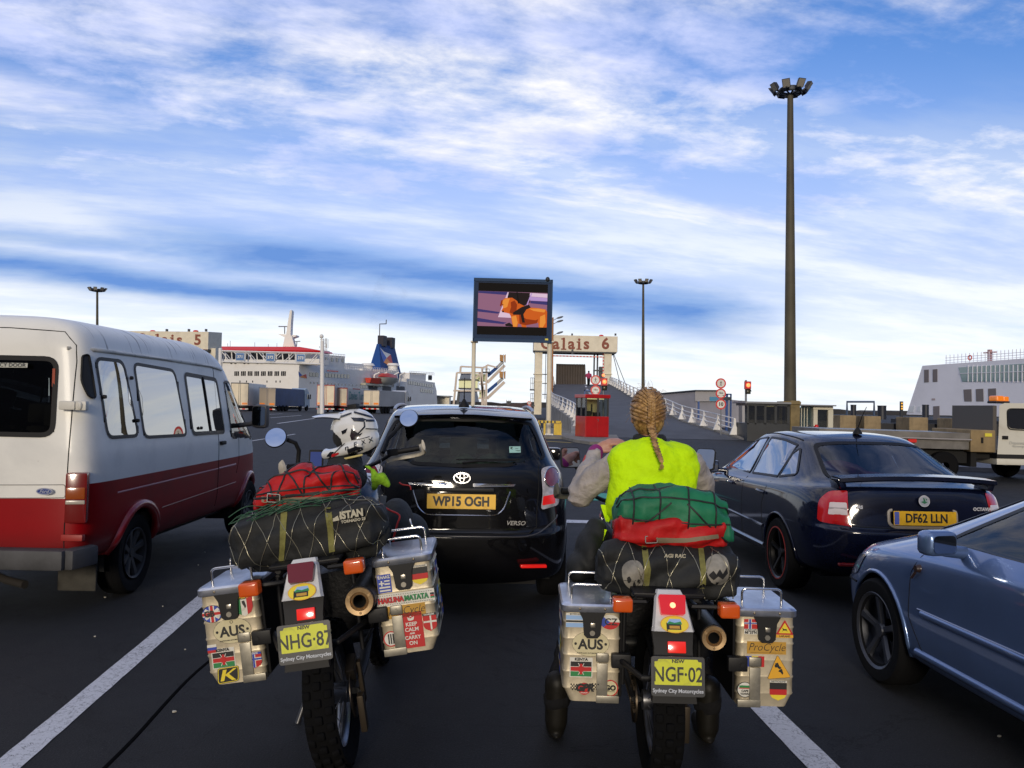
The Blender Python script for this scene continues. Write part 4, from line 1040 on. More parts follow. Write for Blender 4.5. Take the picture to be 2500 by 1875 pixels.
def em(b):
    qq = C.px('y', .07, [(-40, 885), (72, 887), (72, 898), (-40, 898)])
    b.prism([(qq[3][0], .045, qq[3][1] + .002), (qq[2][0], .045, qq[2][1]), (qq[1][0], .05, qq[1][1]), (qq[0][0], .05, qq[0][1])], (0, -.003, 0), mi=0)
    Mx = frame(((qq[0][0] + qq[1][0]) / 2 + .02, .041, (qq[0][1] + qq[2][1]) / 2), (1, 0, 0), (0, .02, 1))
    b.text('EMERGENCY DOOR', (qq[1][0] - qq[0][0]) / 2 - .03, .0, .040, .001, Mx, 1, .0004, 0, 'RIGHT', 1.05)
C.detail('window_sign', [mat('sign cream', (.42, .42, .36), .6), mat('sign ink', (.03, .03, .03), .6)], em)
C.detail('window_strip', mat('orange strip', (.30, .05, .02), .6), lambda b: b.box((.665, .085, 1.62), (.02, .01, .44)))
def vseats(b):
    for y in (.62, 1.35, 2.1): [seat(b, x, y, .85, .42, .52) for x in (-.55, -.05, .5)]
    for x in (-.45, .45): seat(b, x, 3.0, .85, .5, .55)
    b.box((0, 1.9, .6), (1.8, 3.4, .1)); b.box((0, 3.75, 1.15), (1.6, .4, .3), bev=.08)
C.detail('seats', mat('minibus seat cloth', (.05, .042, .035), .95), vseats)
for x, y in ((.35, 2.95), (-.35, 2.95)): pass
C.detail('underbody', mat('underbody'), lambda b: b.box((0, 2.3, .42), (1.5, 4.0, .16)))
C.detail('rub_mark', mat('rub mark', (.2, .03, .03), .7), lambda b: C.s.line(b, [C.px('x', .965, [(487, 1133)])[0], C.px('x', .965, [(494, 1131)])[0]], 'x', 1, .006, -.001))

# ================================================================== motorcycles
ALU = mat('brushed aluminium', (.58, .50, .35), .40, .4, nz=(6, .22), bump=(40, .0008), dirt=(7, (.22, .19, .14), .55))
ALUE = mat('aluminium edge', (.62, .60, .56), .26, .85, nz=(9, .15))
DKM = mat('black frame steel', (.008, .008, .009), .5, 0, spec=.25)
WHT = mat('sticker white', (.70, .68, .60), .5, dirt=(25, (.35, .30, .2), .5))
SC = {'w': WHT, 'k': mat('sticker black', (.012, .012, .012), .5), 'r': mat('sticker red', (.50, .012, .012), .5), 'b': mat('sticker blue', (.025, .06, .38), .5),
      'g': mat('sticker green', (.02, .22, .06), .5), 'y': mat('sticker yellow', (.78, .60, .03), .5), 'o': mat('sticker ochre', (.50, .27, .03), .5), 's': mat('sticker sky blue', (.28, .45, .72), .5),
      'c': mat('sticker cream', (.62, .55, .33), .5, dirt=(12, (.40, .32, .16), .5)), 'a': mat('sticker amber', (.75, .38, .02), .5)}
KEYS = list(SC)


class Stk(MB):
    """a flat sticker: layers of coloured shapes on the frame M"""
    def __init__(s, M): super().__init__(); s.M = M; s.h = .0012
    def m(s, c): return KEYS.index(c)
    def R(s, c, x0, y0, x1, y1): s.h += .0003; s.rect(x0, y0, x1, y1, s.h, s.M, s.m(c)); return s
    def Pg(s, c, pts): s.h += .0003; s.poly(pts, s.h, s.M, s.m(c)); return s
    def E(s, c, x, y, rx, ry=None): s.h += .0003; s.ell(x, y, rx, ry or rx, s.h, s.M, s.m(c)); return s
    def O(s, c, x, y, rx, ry, w): s.h += .0003; s.ering(x, y, rx, ry, w, s.h, s.M, s.m(c)); return s
    def T(s, c, t, x, y, z, bold=.0012, shear=0., sx=1., rot=0., al='CENTER'): s.h += .0003; s.text(t, x, y, z, s.h, s.M, s.m(c), bold, shear, al, sx, rot); return s
    def done(s, parent, name='sticker'): return s.build(name, [SC[k] for k in KEYS], parent, norm=False)


def shield(w, h): return [(-w, h), (w, h), (w, -h * .25), (w * .75, -h * .68), (0, -h), (-w * .75, -h * .68), (-w, -h * .25)]
def clip_rows(poly, y0, y1):
    out = []
    for i in range(len(poly)):
        a, b = V(poly[i - 1]), V(poly[i])
        for lim, sg in ((y0, 1), (y1, -1)): pass
        out.append(poly[i])
    def cut(ps, lim, sg):
        r = []
        for i in range(len(ps)):
            a, b = V(ps[i - 1]), V(ps[i]); ia, ib = (a.y - lim) * sg >= 0, (b.y - lim) * sg >= 0
            if ia != ib: t = (lim - a.y) / (b.y - a.y); r.append(tuple(a.lerp(b, t)))
            if ib: r.append(tuple(b))
        return r
    return cut(cut(out, y0, 1), y1, -1)


def kenya(M, p, wave=False):
    k = Stk(M); w, h = .046, .032
    k.R('w', -w - .004, -h - .004, w + .004, h + .018)
    for c, y0, y1 in (('k', .34, 1), ('r', -.28, .28), ('g', -1, -.34)):
        k.Pg(c, [(-w + 2 * w * i / 8, h * y0 + (.004 * math.sin(i * .8) if wave else 0)) for i in range(9)] + [(-w + 2 * w * i / 8, h * y1 + (.004 * math.sin(i * .8) if wave else 0)) for i in range(8, -1, -1)])
    k.E('r', 0, 0, .011, .024).E('w', 0, 0, .003, .02).Pg('w', [(-.014, .026), (-.011, .026), (.014, -.026), (.011, -.026)]).Pg('w', [(.014, .026), (.011, .026), (-.014, -.026), (-.011, -.026)]).E('r', 0, 0, .008, .02)
    k.T('k', 'KENYA', 0, h + .010, .017, .0008, 0, 1.05); return k.done(p)
def aus(M, p):
    k = Stk(M); k.O('k', 0, 0, .082, .055, .0012).E('c', 0, 0, .081, .054); k.T('k', 'AUS', 0, -.004, .060, .0022, 0, .98)
    k.E('k', -.066, 0, .006).E('k', .066, 0, .006).O('k', 0, .038, .007, .007, .002).T('k', 'AUSTRALIAN AUTOMOBILE ASSOC', 0, -.040, .0075, .0002); return k.done(p)
def germany(M, p):
    k = Stk(M); sh = shield(.037, .038); 
    for c, a, b in (('k', .010, .04), ('r', -.014, .010), ('y', -.04, -.014)): k.Pg(c, clip_rows(sh, a, b))
    k.R('w', -.037, .039, .037, .048).T('k', 'DEUTSCHLAND', 0, .0435, .009, .0003); return k.done(p)
def greece(M, p):
    k = Stk(M); k.R('b', -.030, -.040, .030, .040)
    for i in range(3): k.R('w', -.024, -.034 + i * .014, .024, -.027 + i * .014)
    k.R('w', -.002 - .022, .008, .024, .014).R('b', -.024, -.012, .000, .014).R('w', -.015, -.010, -.009, .014).R('w', -.024, -.001, .000, .005).T('w', 'ΕΛΛΑΣ', 0, .028, .016, .0008); return k.done(p)
def hakuna(M, p):
    k = Stk(M); k.R('w', -.126, -.027, .130, .027)
    for i in range(24):
        for y in (-.021, .019): k.R('k', -.120 + i * .0102, y, -.1155 + i * .0102, y + .002)
    k.T('r', 'HAKUNA', -.062, 0, .033, .0016, 0, .80).T('g', 'MATATA', .050, 0, .033, .0014, 0, .80).R('k', .112, .003, .128, .011).R('r', .112, -.004, .128, .002).R('g', .112, -.012, .128, -.005); return k.done(p)
def procycle(M, p):
    k = Stk(M); k.R('o', -.085, -.027, .085, .027).T('k', 'ProCycle', 0, .002, .047, -.0004, .30, .92).R('k', -.07, -.0215, .07, -.0205); return k.done(p)
def keepcalm(M, p):
    k = Stk(M); k.R('r', -.050, -.078, .050, .078)
    k.E('w', 0, .046, .013, .005).Pg('w', [(-.013, .047), (-.015, .058), (-.007, .054), (0, .062), (.007, .054), (.015, .058), (.013, .047)]).E('r', 0, .054, .005, .003)
    for t, y, z in (('KEEP', .025, .023), ('CALM', .002, .023), ('AND', -.015, .010), ('CARRY', -.033, .022), ('ON', -.057, .023)): k.T('w', t, 0, y, z, .0006)
    return k.done(p)
def denmark(M, p):
    k = Stk(M); sh = shield(.030, .034); k.Pg('r', sh).R('w', .001, -.028, .008, .034).R('w', -.028, .004, .030, .012).R('k', -.030, .034, .030, .045).T('w', 'DANMARK', 0, .0395, .0095, .0003); return k.done(p)
def cross_round(M, p, c1='r'):
    k = Stk(M); k.E('w', 0, 0, .034).O(c1, 0, 0, .034, .034, .005).R('k', -.013, -.022, -.007, .022).R('k', -.003, -.022, .003, .022).R('k', .007, -.022, .013, .022); return k.done(p)
def gbr(M, p):
    k = Stk(M); k.E('b', 0, 0, .044, .038)
    for a in (38, 142): 
        c, s_ = math.cos(rad(a)) * .05, math.sin(rad(a)) * .05; nx, ny = -s_ / .05 * .006, c / .05 * .006
        k.Pg('w', [(-c * .76 + nx, -s_ * .66 + ny), (c * .76 + nx, s_ * .66 + ny), (c * .76 - nx, s_ * .66 - ny), (-c * .76 - nx, -s_ * .66 - ny)])
    k.R('w', -.011, -.036, .011, .036).R('w', -.042, -.011, .042, .011).R('r', -.006, -.037, .006, .037).R('r', -.0435, -.006, .0435, .006).T('k', 'GB', -.012, 0, .034, .002).O('k', 0, 0, .044, .038, .0016); return k.done(p)
def italia(M, p):
    k = Stk(M); sh = shield(.038, .048); k.Pg('w', sh).Pg('g', [(-.038, .026), (-.013, .026), (-.013, -.042), (-.029, -.033), (-.038, -.010)]).Pg('r', [(.013, .048), (.038, .048), (.038, -.012), (.029, -.033), (.013, -.042)])
    k.R('k', -.038, .026, .012, .048).T('y', 'ITALIA', -.008, .036, .018, .0010).Pg('k', [(-.008, .018), (.004, .020), (.010, -.006), (.004, -.014), (.000, -.004), (-.006, .006)]); return k.done(p)
def russia(M, p):
    k = Stk(M); k.R('w', -.020, .006, .020, .018).R('b', -.020, -.006, .020, .006).R('r', -.020, -.018, .020, -.006); return k.done(p)
def letterk(M, p):
    k = Stk(M); q = rpoly([(-.048, -.034), (.042, -.030), (.048, .034), (-.042, .032)], .012, 3); k.Pg('k', offset_poly(q, -.002)).Pg('y', q).Pg('k', offset_poly(q, .003))
    k.Pg('y', [(-.036, -.024), (-.020, -.024), (-.004, .024), (-.020, .024)]).Pg('y', [(-.016, .000), (.026, .026), (.040, .026), (-.004, -.001)]).Pg('y', [(-.012, .000), (.004, .004), (.032, -.024), (.014, -.024)]); return k.done(p)
def norway(M, p, sh=True, w=.031, h=.034):
    k = Stk(M); q = shield(w, h) if sh else [(-w, -h), (w, -h), (w, h), (-w, h)]; k.Pg('r', q)
    yb = -h * .9 if sh else -h
    k.R('w', -w * .36, yb, w * .14, h).R('w', -w, -h * .02, w, h * .38).R('b', -w * .24, yb, w * .02, h).R('b', -w, h * .08, w, h * .28)
    if sh: k.R('b', -w, h * .78, w, h * 1.06).T('w', 'NORGE', 0, h * .92, .010, .0003)
    else: k.R('w', -w, -h * 2.1, w, -h).T('k', '66°33\'N', 0, -h * 1.72, .017, .0009, 0, .9).T('k', 'NORTH CAPE', 0, -h * 1.2, .008, .0003)
    return k.done(p)
def botswana(M, p):
    k = Stk(M); k.R('s', -.043, -.026, .043, .026).R('w', -.043, -.007, .043, .007).R('k', -.043, -.004, .043, .004).R('w', -.043, .026, .043, .036).T('k', 'BOTSWANA', 0, .031, .0095, .0003); return k.done(p)
def czech(M, p):
    k = Stk(M); n = 24; up = [(.042 * math.cos(PI * i / n), .032 * math.sin(PI * i / n)) for i in range(n + 1)]; k.Pg('w', up).Pg('r', [(a, -b) for a, b in up][::-1])
    k.Pg('b', [(.0, 0), (-.029, .023), (-.040, .010), (-.042, 0), (-.040, -.010), (-.029, -.023)]).T('k', 'CZ', .004, 0, .042, .0008); return k.done(p)
def gpr(M, p):
    k = Stk(M)
    for i in range(5):
        for j in range(4):
            if (i + j) % 2: k.R('k', -.060 + i * .006, -.012 + j * .007, -.054 + i * .006, -.005 + j * .007); k.R('k', .034 + i * .006, -.008 + j * .007, .040 + i * .006, -.001 + j * .007)
    k.E('r', 0, -.004, .026).T('k', 'GPR', 0, 0, .042, .003, .25, 1.0).T('w', 'EXHAUST', 0, -.021, .007, .0002); return k.done(p)
def goround(M, p):
    k = Stk(M); k.O('r', 0, 0, .034, .036, .005).E('c', 0, 0, .029, .031).T('k', 'GO', .0, 0, .030, .002).R('k', -.02, -.016, .02, -.014); return k.done(p)
def lapland(M, p):
    k = Stk(M); k.Pg('r', rpoly([(-.038, -.024), (.038, -.024), (0, .040)], .005)).Pg('y', rpoly([(-.027, -.018), (.027, -.018), (0, .027)], .003)).R('a', -.037, -.038, .037, -.025).T('k', 'LAPLAND', 0, -.0315, .011, .0004)
    k.Pg('k', [(-.010, -.012), (-.008, -.002), (-.012, .006), (-.008, .004), (-.004, .000), (.008, .000), (.012, -.012), (.008, -.006), (-.006, -.006)]); return k.done(p)
def romania(M, p):
    k = Stk(M); k.R('b', -.041, -.023, -.014, .023).R('y', -.014, -.023, .014, .023).R('r', .014, -.023, .041, .023).E('w', 0, 0, .026, .017).T('k', 'RO', 0, 0, .026, .0008); return k.done(p)
def warntri(M, p):
    k = Stk(M); q = rpoly([(-.050, -.046), (.050, -.036), (-.008, .058)], .008); k.Pg('k', offset_poly(q, -.0015)).Pg('a', q)
    k.Pg('k', [(-.018, .022), (-.006, .026), (.000, .012), (.010, .004), (.004, -.004), (-.006, .002)]).Pg('k', [(.000, -.006), (.012, .000), (.018, -.020), (.014, -.026), (.006, -.016), (-.004, -.012)]).E('k', -.014, .012, .006, .008); return k.done(p)
def side_mix(M, p):
    k = Stk(M)
    for i, (c, x, y, w, h) in enumerate((('b', .04, .10, .05, .03), ('w', -.07, .11, .045, .03), ('s', -.06, -.01, .05, .04), ('y', .06, .0, .04, .03), ('k', -.05, -.10, .045, .028), ('b', .07, -.09, .04, .04))): k.R(c, x - w, y - h, x + w, y + h).R('wrkgwa'[i], x - w * .7, y - h * .25, x + w * .7, y + h * .25)
    return k.done(p)
def beer(M, p):
    k = Stk(M); k.E('w', 0, 0, .034).O('k', 0, 0, .034, .034, .003).R('g', -.024, .008, .024, .018).R('r', -.026, .004, .026, .008).T('k', 'CAPE', 0, -.006, .013, .0006).T('k', 'TOWN', 0, -.019, .012, .0006); return k.done(p)


def rbox_ring(x0, x1, y0, y1, z, r=.03, n=5): return [(p[0], p[1], z) for p in rpoly([(x0, y0), (x1, y0), (x1, y1), (x0, y1)], r, n)]


def pannier(bike, cx, y0, z0, s, stickers, W=.245, D=.42, H=.41):
    """aluminium side case; s = +1 right, -1 left; stickers: [(function, u, v, turn)] on the face seen from behind"""
    x0, x1 = cx - W / 2, cx + W / 2; y1 = y0 + D
    b = MB(); prof = [(0, .0), (.008, .012), (.03, .012)]
    rings = []
    zs = [0, .008]
    for k in range(5): zz = .055 + k * .072; zs += [zz - .007, zz - .0035, zz, zz + .0035, zz + .007]
    zs += [H - .03, H]
    for i, z in enumerate(zs):
        ribs = any(abs(z - (.055 + k * .072)) < .0036 for k in range(5))
        e = .0045 if ribs and min(abs(z - (.055 + k * .072)) for k in range(5)) < .001 else (.003 if ribs else 0)
        a0, a1 = x0 - e, x1 + e
        if z < .06:                                       # the case tapers in at its outer lower edge
            cut = (.06 - z) * .5
            if s > 0: a1 -= cut
            else: a0 += cut
        rings.append(rbox_ring(a0, a1, y0 - e * .15, y1 + e, z0 + z, .028))
    b.loft(rings)
    o = b.build('pannier', ALU, bike, 50)
    b = MB()
    b.loft([rbox_ring(x0 - .010, x1 + .010, y0 - .010, y1 + .010, z0 + H - .022, .034), rbox_ring(x0 - .013, x1 + .013, y0 - .013, y1 + .013, z0 + H - .018, .036), rbox_ring(x0 - .013, x1 + .013, y0 - .013, y1 + .013, z0 + H + .006, .036),
            rbox_ring(x0 - .006, x1 + .006, y0 - .006, y1 + .006, z0 + H + .014, .034), rbox_ring(x0 + .02, x1 - .02, y0 + .02, y1 - .02, z0 + H + .016, .02)])
    lid = b.build('lid', mat('lid aluminium', (.50, .52, .58), .3, .85, nz=(4, .35), dirt=(5, (.20, .25, .36), .7)), o, 40)
    for yy in (y0 + .075, y1 - .075):
        b = MB(); z = z0 + H + .012
        b.tube([(x0 + .035, yy, z), (x0 + .035, yy, z + .05)] + [(x0 + .035 + .02 * (1 - math.cos(a)), yy, z + .05 + .02 * math.sin(a)) for a in (.5, 1.0, 1.57)] + [(x1 - .035 - .02 * (1 - math.cos(a)), yy, z + .05 + .02 * math.sin(a)) for a in (1.57, 1.0, .5)] + [(x1 - .035, yy, z + .05), (x1 - .035, yy, z)], .0055, 8)
        b.build('carry_handle', mat('polished steel', (.72, .70, .68), .16, 1.), o, 60)
    zt = z0 + H - .02
    F0 = lambda u, v, rot=0: frame((cx + u, y0 - .001, z0 + H / 2 + v), (math.cos(rot), 0, math.sin(rot)), (-math.sin(rot), 0, math.cos(rot)))
    b = MB(); b.prism([(cx - .058, y0, zt), (cx + .058, y0, zt), (cx + .042, y0, zt - .03), (cx + .036, y0, zt - .098), (cx + .022, y0, zt - .112), (cx - .022, y0, zt - .112), (cx - .036, y0, zt - .098), (cx - .042, y0, zt - .03)], (0, -.018, 0)); 
    la = b.build('lid_latch', mat('latch black', (.009, .009, .010), .5, spec=.3), o, 30)
    b = MB(); b.cyl((cx, y0 - .019, zt - .088), (cx, y0 - .024, zt - .088), .0115, n=14); b.box((cx + .002, y0 - .019, zt - .055), (.022, .006, .02), bev=.003); b.build('keyhole', mat('key brass', (.45, .42, .36), .3, .9), la, 40)
    for u in (-.055, .055):
        b = MB(); b.sph((cx + u, y0 - .013, z0 + H - .005), (.006, .004, .006), 6); b.build('rivet', mat('dull rivet', (.30, .25, .18), .4, .8), lid, 60)
    # inner mounting strap and clamp, on the side towards the wheel
    u = -s * (W / 2 - .075)
    b = MB(); b.box((cx + u, y0 - .004, z0 + .09), (.048, .008, .155), bev=.003); b.box((cx + u, y0 - .0045, z0 + .192), (.055, .009, .042), bev=.008); b.box((cx - s * (W / 2 - .05), y0 - .003, z0 + .012), (.10, .014, .032), bev=.003)
    b.cyl((cx + u, y0 - .008, z0 + .195), (cx + u, y0 - .012, z0 + .195), .006, n=8)
    b.build('strap_plate', mat('dull strap metal', (.30, .28, .23), .42, .7, nz=(20, .2)), o, 40)
    b = MB(); b.box((cx - s * (W / 2 + .005), y0 - .012, z0 + .185), (.085, .04, .062), bev=.008); b.cyl((cx - s * (W / 2 - .012), y0 - .03, z0 + .185), (cx - s * (W / 2 - .012), y0 - .036, z0 + .185), .009, n=12); b.build('clamp', mat('latch black'), o, 40)
    b = MB(); b.box((cx - s * (W / 2 + .009), y0 + D * .52, z0 + H * .48), (.012, D * .90, H * .90), bev=.004); b.build('shade_plate', mat('plate black', (.006, .006, .007), .7, spec=.2), o)  # dark mounting plate added to give the case's inner side its shade
    side_mix(frame((x1 + .0052 if s > 0 else x0 - .0052, y0 + D / 2, z0 + H * .52), (0, s, 0), (0, 0, 1)), o)
    for fn, u, v, rot in stickers: fn(F0(u, v, rad(rot)), o)
    return o


def knobby(parent, y, z, r, w, name='wheel'):
    b = MB(); h = w / 2
    b.lathe([(r * .70, -h * .55), (r * .80, -h * .85), (r * .92, -h * .95), (r * .975, -h * .7), (r * .985, 0), (r * .975, h * .7), (r * .92, h * .95), (r * .80, h * .85), (r * .70, h * .55)], 48, Matrix.Translation((0, y, z)), axis='x')
    for k in range(30):
        a = 2 * PI * k / 30
        for u, off, wd in ((-.6, .5, .4), (0, 0, .42), (.6, .5, .4)):
            aa = a + off * 2 * PI / 30; c, s_ = math.cos(aa), math.sin(aa)
            Mx = Matrix.Translation((0, y, z)) @ Matrix.Rotation(aa, 4, 'X')
            b.box((u * h, r * (1.0 if u == 0 else .975), 0), (wd * h * 1.1, .022, .034), (0, 0, -u * .5), .004, Mx, seg=1)
    o = b.build(name, mat('knobbly rubber', (.0042, .0042, .0046), .9, spec=.12), parent, 50)
    b = MB(); b.lathe([(r * .72, -h * .5), (r * .69, -h * .35), (r * .66, -h * .2), (r * .66, h * .2), (r * .69, h * .35), (r * .72, h * .5)], 40, Matrix.Translation((0, y, z)), axis='x')
    b.cyl((-.07, y, z), (.07, y, z), .045, n=16)
    for k in range(18):
        a = 2 * PI * k / 18; sg = 1 if k % 2 else -1
        b.tube([(sg * .05, y + .04 * math.cos(a), z + .04 * math.sin(a)), (sg * .012, y + r * .67 * math.cos(a + sg * .25), z + r * .67 * math.sin(a + sg * .25))], .0022, 5)
    b.build('rim', mat('wheel rim alloy', (.25, .25, .26), .35, .9), o, 50)
    return o


def motorcycle(M, label, opts):
    """local frame: rear tyre on the ground at the origin, +Y forward"""
    B = thing('motorcycle', label, 'motorcycle', M=M)
    knobby(B, 0.0, .325, .325, .14); knobby(B, 1.50, .345, .345, .10)
    # swing arm, chain, disc and brake
    b = MB()
    for s in (-1, 1): b.tube([(s * .095, 0, .325), (s * .10, .3, .36), (s * .09, .58, .42)], .026, 8, flat=.6)
    b.cyl((-.10, .56, .42), (.10, .56, .42), .03); b.build('swing_arm', mat('swing arm alloy', (.03, .03, .03), .5, .5), B, 50)
    b = MB()
    for k in range(26):
        t = k / 25; 
        for z in (.375, .275): b.box((-.105, t * .55, z + t * .05), (.012, .012, .018), seg=1)
    b.lathe([(.10, -.112), (.10, -.104), (.06, -.104)], 30, Matrix.Translation((0, 0, .325)), axis='x'); b.build('drive_chain', mat('chain steel', (.09, .07, .05), .4, .9), B, 40)
    b = MB(); b.lathe([(.115, .095), (.115, .099), (.07, .099), (.07, .095)], 36, Matrix.Translation((0, 0, .325)), axis='x'); b.box((.10, -.02, .44), (.045, .11, .06), (.5, 0, 0), .01); b.build('brake_disc', mat('brake steel', (.07, .06, .05), .4, .9), B, 40)
    b = MB(); b.box((.125, -.015, .23), (.03, .05, .17), (.1, 0, 0), .008); b.box((.13, .02, .36), (.02, .04, .2), (.2, 0, 0), .006); b.build('brake_caliper', mat('caliper bronze', (.05, .038, .025), .5, .6), B, 40)
    # sub frame, rack bars and side carriers
    b = MB()
    for s in (-1, 1):
        b.tube([(s * .12, .75, .78), (s * .13, .25, .82), (s * .12, -.22, .83)], .013, 8); b.tube([(s * .11, .55, .45), (s * .13, .2, .74), (s * .13, -.1, .82)], .012, 8)
        b.tube([(s * .165, -.07, .78), (s * .17, -.07, .42), (s * .17, .24, .42), (s * .165, .24, .78), (s * .165, -.07, .78)], .010, 8)
        b.tube([(s * .165, -.05, .78), (s * .12, -.1, .82)], .010, 6)
    b.tube([(-.20, -.10, .54), (-.12, -.34, .53), (.12, -.34, .53), (.20, -.10, .54)], .013, 8)
    for y in (-.24, -.10, .05, .2): b.tube([(-.14, y, .845), (.14, y, .845)], .010, 6)
    b.box((0, -.02, .852), (.30, .46, .012), bev=.004)
    b.build('frame', DKM, B, 50)
    b = MB(); ff = lambda x, y, z: (x, y, z)
    b.loft([[(-.05, .25, .845), (.05, .25, .845), (.11, .27, .83), (-.11, .27, .83)], [(-.12, .32, .86), (.12, .32, .86), (.14, .34, .80), (-.14, .34, .80)], [(-.13, .6, .85), (.13, .6, .85), (.14, .6, .79), (-.14, .6, .79)], [(-.09, .95, .90), (.09, .95, .90), (.10, .95, .80), (-.10, .95, .80)]]); b.build('seat', mat('seat vinyl', (.012, .012, .012), .55), B, 60)
    # tail fairing, lamps, plate
    b = MB(); ring = lambda y, w, z0, z1: [(-w, y, z0), (-w * .86, y - .006, z1), (0, y - .016, z1 + .012), (w * .86, y - .006, z1), (w, y, z0), (w * .6, y + .05, z0 - .02), (-w * .6, y + .05, z0 - .02)]
    row = lambda y, z, w, dp: [(-w, y, z), (-w * .9, y - .020, z + .004), (0, y - .030, z + .006), (w * .9, y - .020, z + .004), (w, y, z), (w * .7, y + dp, z - .01), (-w * .7, y + dp, z - .01)]
    b.loft([row(-.215, .868, .052, .06), row(-.262, .842, .066, .06), row(-.298, .795, .074, .06), row(-.335, .742, .084, .06), row(-.345, .726, .088, .05)])
    tf = b.build('tail_fairing', mat('white fairing', (.62, .61, .58), .32, coat=.5, dirt=(9, (.22, .19, .15), .6), nz=(5, .06)), B, 35)
    Fr = frame((0, -.312, .818), (1, 0, 0), (0, .58, 1))
    b = MB(); b.prism([(a, c, -.004) for a, c in rpoly([(-.05, -.037), (.05, -.037), (.056, .045), (-.056, .045)], .01)], (0, 0, .026), Fr)
    lit = opts['lit']
    b.build('tail_light', mat('tail lamp lit', (.25, .003, .003), .25, coat=.5, emit=(1, .006, .004), es=.42) if lit else mat('tail lamp unlit', (.13, .003, .006), .3, coat=.25), B, 40)
    if lit:
        b = MB(); b.ell(.0, 0, .012, .012, .0235, Fr); b.build('bulb_glow', mat('bulb', (1, .3, .2), .3, emit=(1, .42, .2), es=1.6), B)
    k = Stk(frame((.004, -.357, .757), (1, 0, 0), (0, .62, 1))); k.h = .002
    k.E('y', 0, 0, .058, .036).O('a', 0, 0, .058, .036, .003).R('k', -.030, -.022, .026, .004).Pg('s', [(-.032, .004), (.030, .004), (.024, .022), (-.02, .022)]).Pg('g', [(-.034, .0), (-.02, .012), (.0, .006), (.026, .012), (.030, .0)]).R('k', -.034, -.028, -.030, .006).R('o', -.022, -.018, .02, -.006); k.done(tf)
    b = MB(); b.loft([[(-w, y, z), (w, y, z), (w, y + .035, z), (-w, y + .035, z)] for w, y, z in ((.085, -.335, .73), (.078, -.362, .66), (.08, -.392, .55), (.09, -.41, .455))]); b.build('mudguard', mat('mudguard plastic', (.010, .010, .011), .55, spec=.25), B, 50)
    b = MB(); b.box((.012, -.368, .668), (.074, .018, .046), (-.25, 0, 0), .004); b.build('rear_reflector', mat('bike reflector', (.65, .015, .01), .2, coat=1., emit=(1, .03, .015), es=.35), B, 40)
    Mp = frame((.008, -.425, .572), (1, 0, 0), (0, .14, 1))
    b = MB(); b.prism([(a, c, -.004) for a, c in rpoly([(-.107, -.080), (.107, -.080), (.107, .073), (-.107, .073)], .012)], (0, 0, .008), Mp); pf = b.build('plate_frame', mat('plate frame black', (.015, .017, .022), .4), B, 40)
    b = MB(); b.poly(rpoly([(-.094, -.036), (.094, -.036), (.094, .054), (.082, .054), (.078, .063), (-.078, .063), (-.082, .054), (-.094, .054)], .003), .0055, Mp)
    b.text(opts['plate'], 0, .002, .080, .0062, Mp, 1, .0012, 0, 'CENTER', .78); b.text('NSW', 0, .055, .018, .0062, Mp, 1, .0008, 0, 'CENTER', 1.2)
    b.build('number_plate', [mat('motorcycle plate yellow', (.60, .62, .008), .45, dirt=(20, (.30, .29, .02), .6)), mat('plate ink', (.015, .02, .01), .5)], pf)
    b = MB(); b.text('Sydney City Motorcycles', 0, -.059, .0205, .0048, Mp, 0, .0004, 0, 'CENTER', .98); b.build('frame_lettering', mat('grey lettering', (.52, .55, .60), .5), pf)
    # muffler on the right
    mx, mz, mr = opts['muf']
    Mm = Matrix.Translation((mx, 0, mz)); b = MB()
    b.lathe([(.0, .36), (.05, .36), (mr, .28), (mr, -.12), (mr * .98, -.20), (mr * .90, -.205)], 30, Mm, axis='y'); mu = b.build('muffler', mat('muffler black', (.015, .015, .015), .45, .4), B, 40)
    b = MB(); b.lathe([(mr * .92, -.203), (mr * .90, -.216), (mr * .62, -.214), (mr * .56, -.20), (mr * .44, -.21), (mr * .40, -.20)], 30, Mm, axis='y')
    for k in range(3): a = k * 2.1 + .5; b.cyl((mx + mr * .74 * math.cos(a), -.214, mz + mr * .74 * math.sin(a)), (mx + mr * .74 * math.cos(a), -.219, mz + mr * .74 * math.sin(a)), .006, n=8)
    b.build('end_cap', mat('tan end cap', (.40, .27, .14), .38, .6, nz=(30, .15)), mu, 40)
    b = MB(); b.lathe([(mr * .40, -.212), (mr * .40, -.05), (0, -.05)], 20, Mm, axis='y'); b.build('exhaust_hole', mat('soot', (.004, .004, .004), .9), mu)
    b = MB(); b.tube(spline([(mx, .34, mz), (mx - .05, .5, mz - .05), (.10, .7, .5), (.06, .95, .55)], 6), .024, 10); b.build('exhaust_pipe', mat('heat pipe', (.12, .10, .08), .4, .8), B, 60)
    # indicators on stalks
    for s, iz in ((-1, opts['indL']), (1, opts['indR'])):
        b = MB(); b.tube([(s * .06, -.16, .83), (s * .10, -.24, iz[1]), (s * (iz[0] - .02), -.24, iz[1])], .011, 6); b.build('indicator_stalk', DKM, B, 50)
        b = MB(); b.box((s * iz[0], -.285, iz[1]), (.082, .07, .058), bev=.012, seg=3); ii = b.build('indicator', mat('orange lens', (.50, .075, .008), .22, coat=.8, emit=(1, .12, .01), es=.10), B, 50)
        b = MB(); b.box((s * iz[0], -.238, iz[1]), (.078, .03, .055), bev=.008); b.build('lens_shell', DKM, ii, 50)
    # engine, tank, forks, bars, front end
    b = MB(); b.box((0, .85, .50), (.30, .42, .36), (.1, 0, 0), .06); b.box((0, .93, .70), (.20, .22, .18), (.3, 0, 0), .04); b.cyl((-.17, .78, .44), (.17, .78, .44), .10); b.build('engine', mat('engine black', (.010, .010, .011), .5, .5, bump=(40, .004)), B, 50)
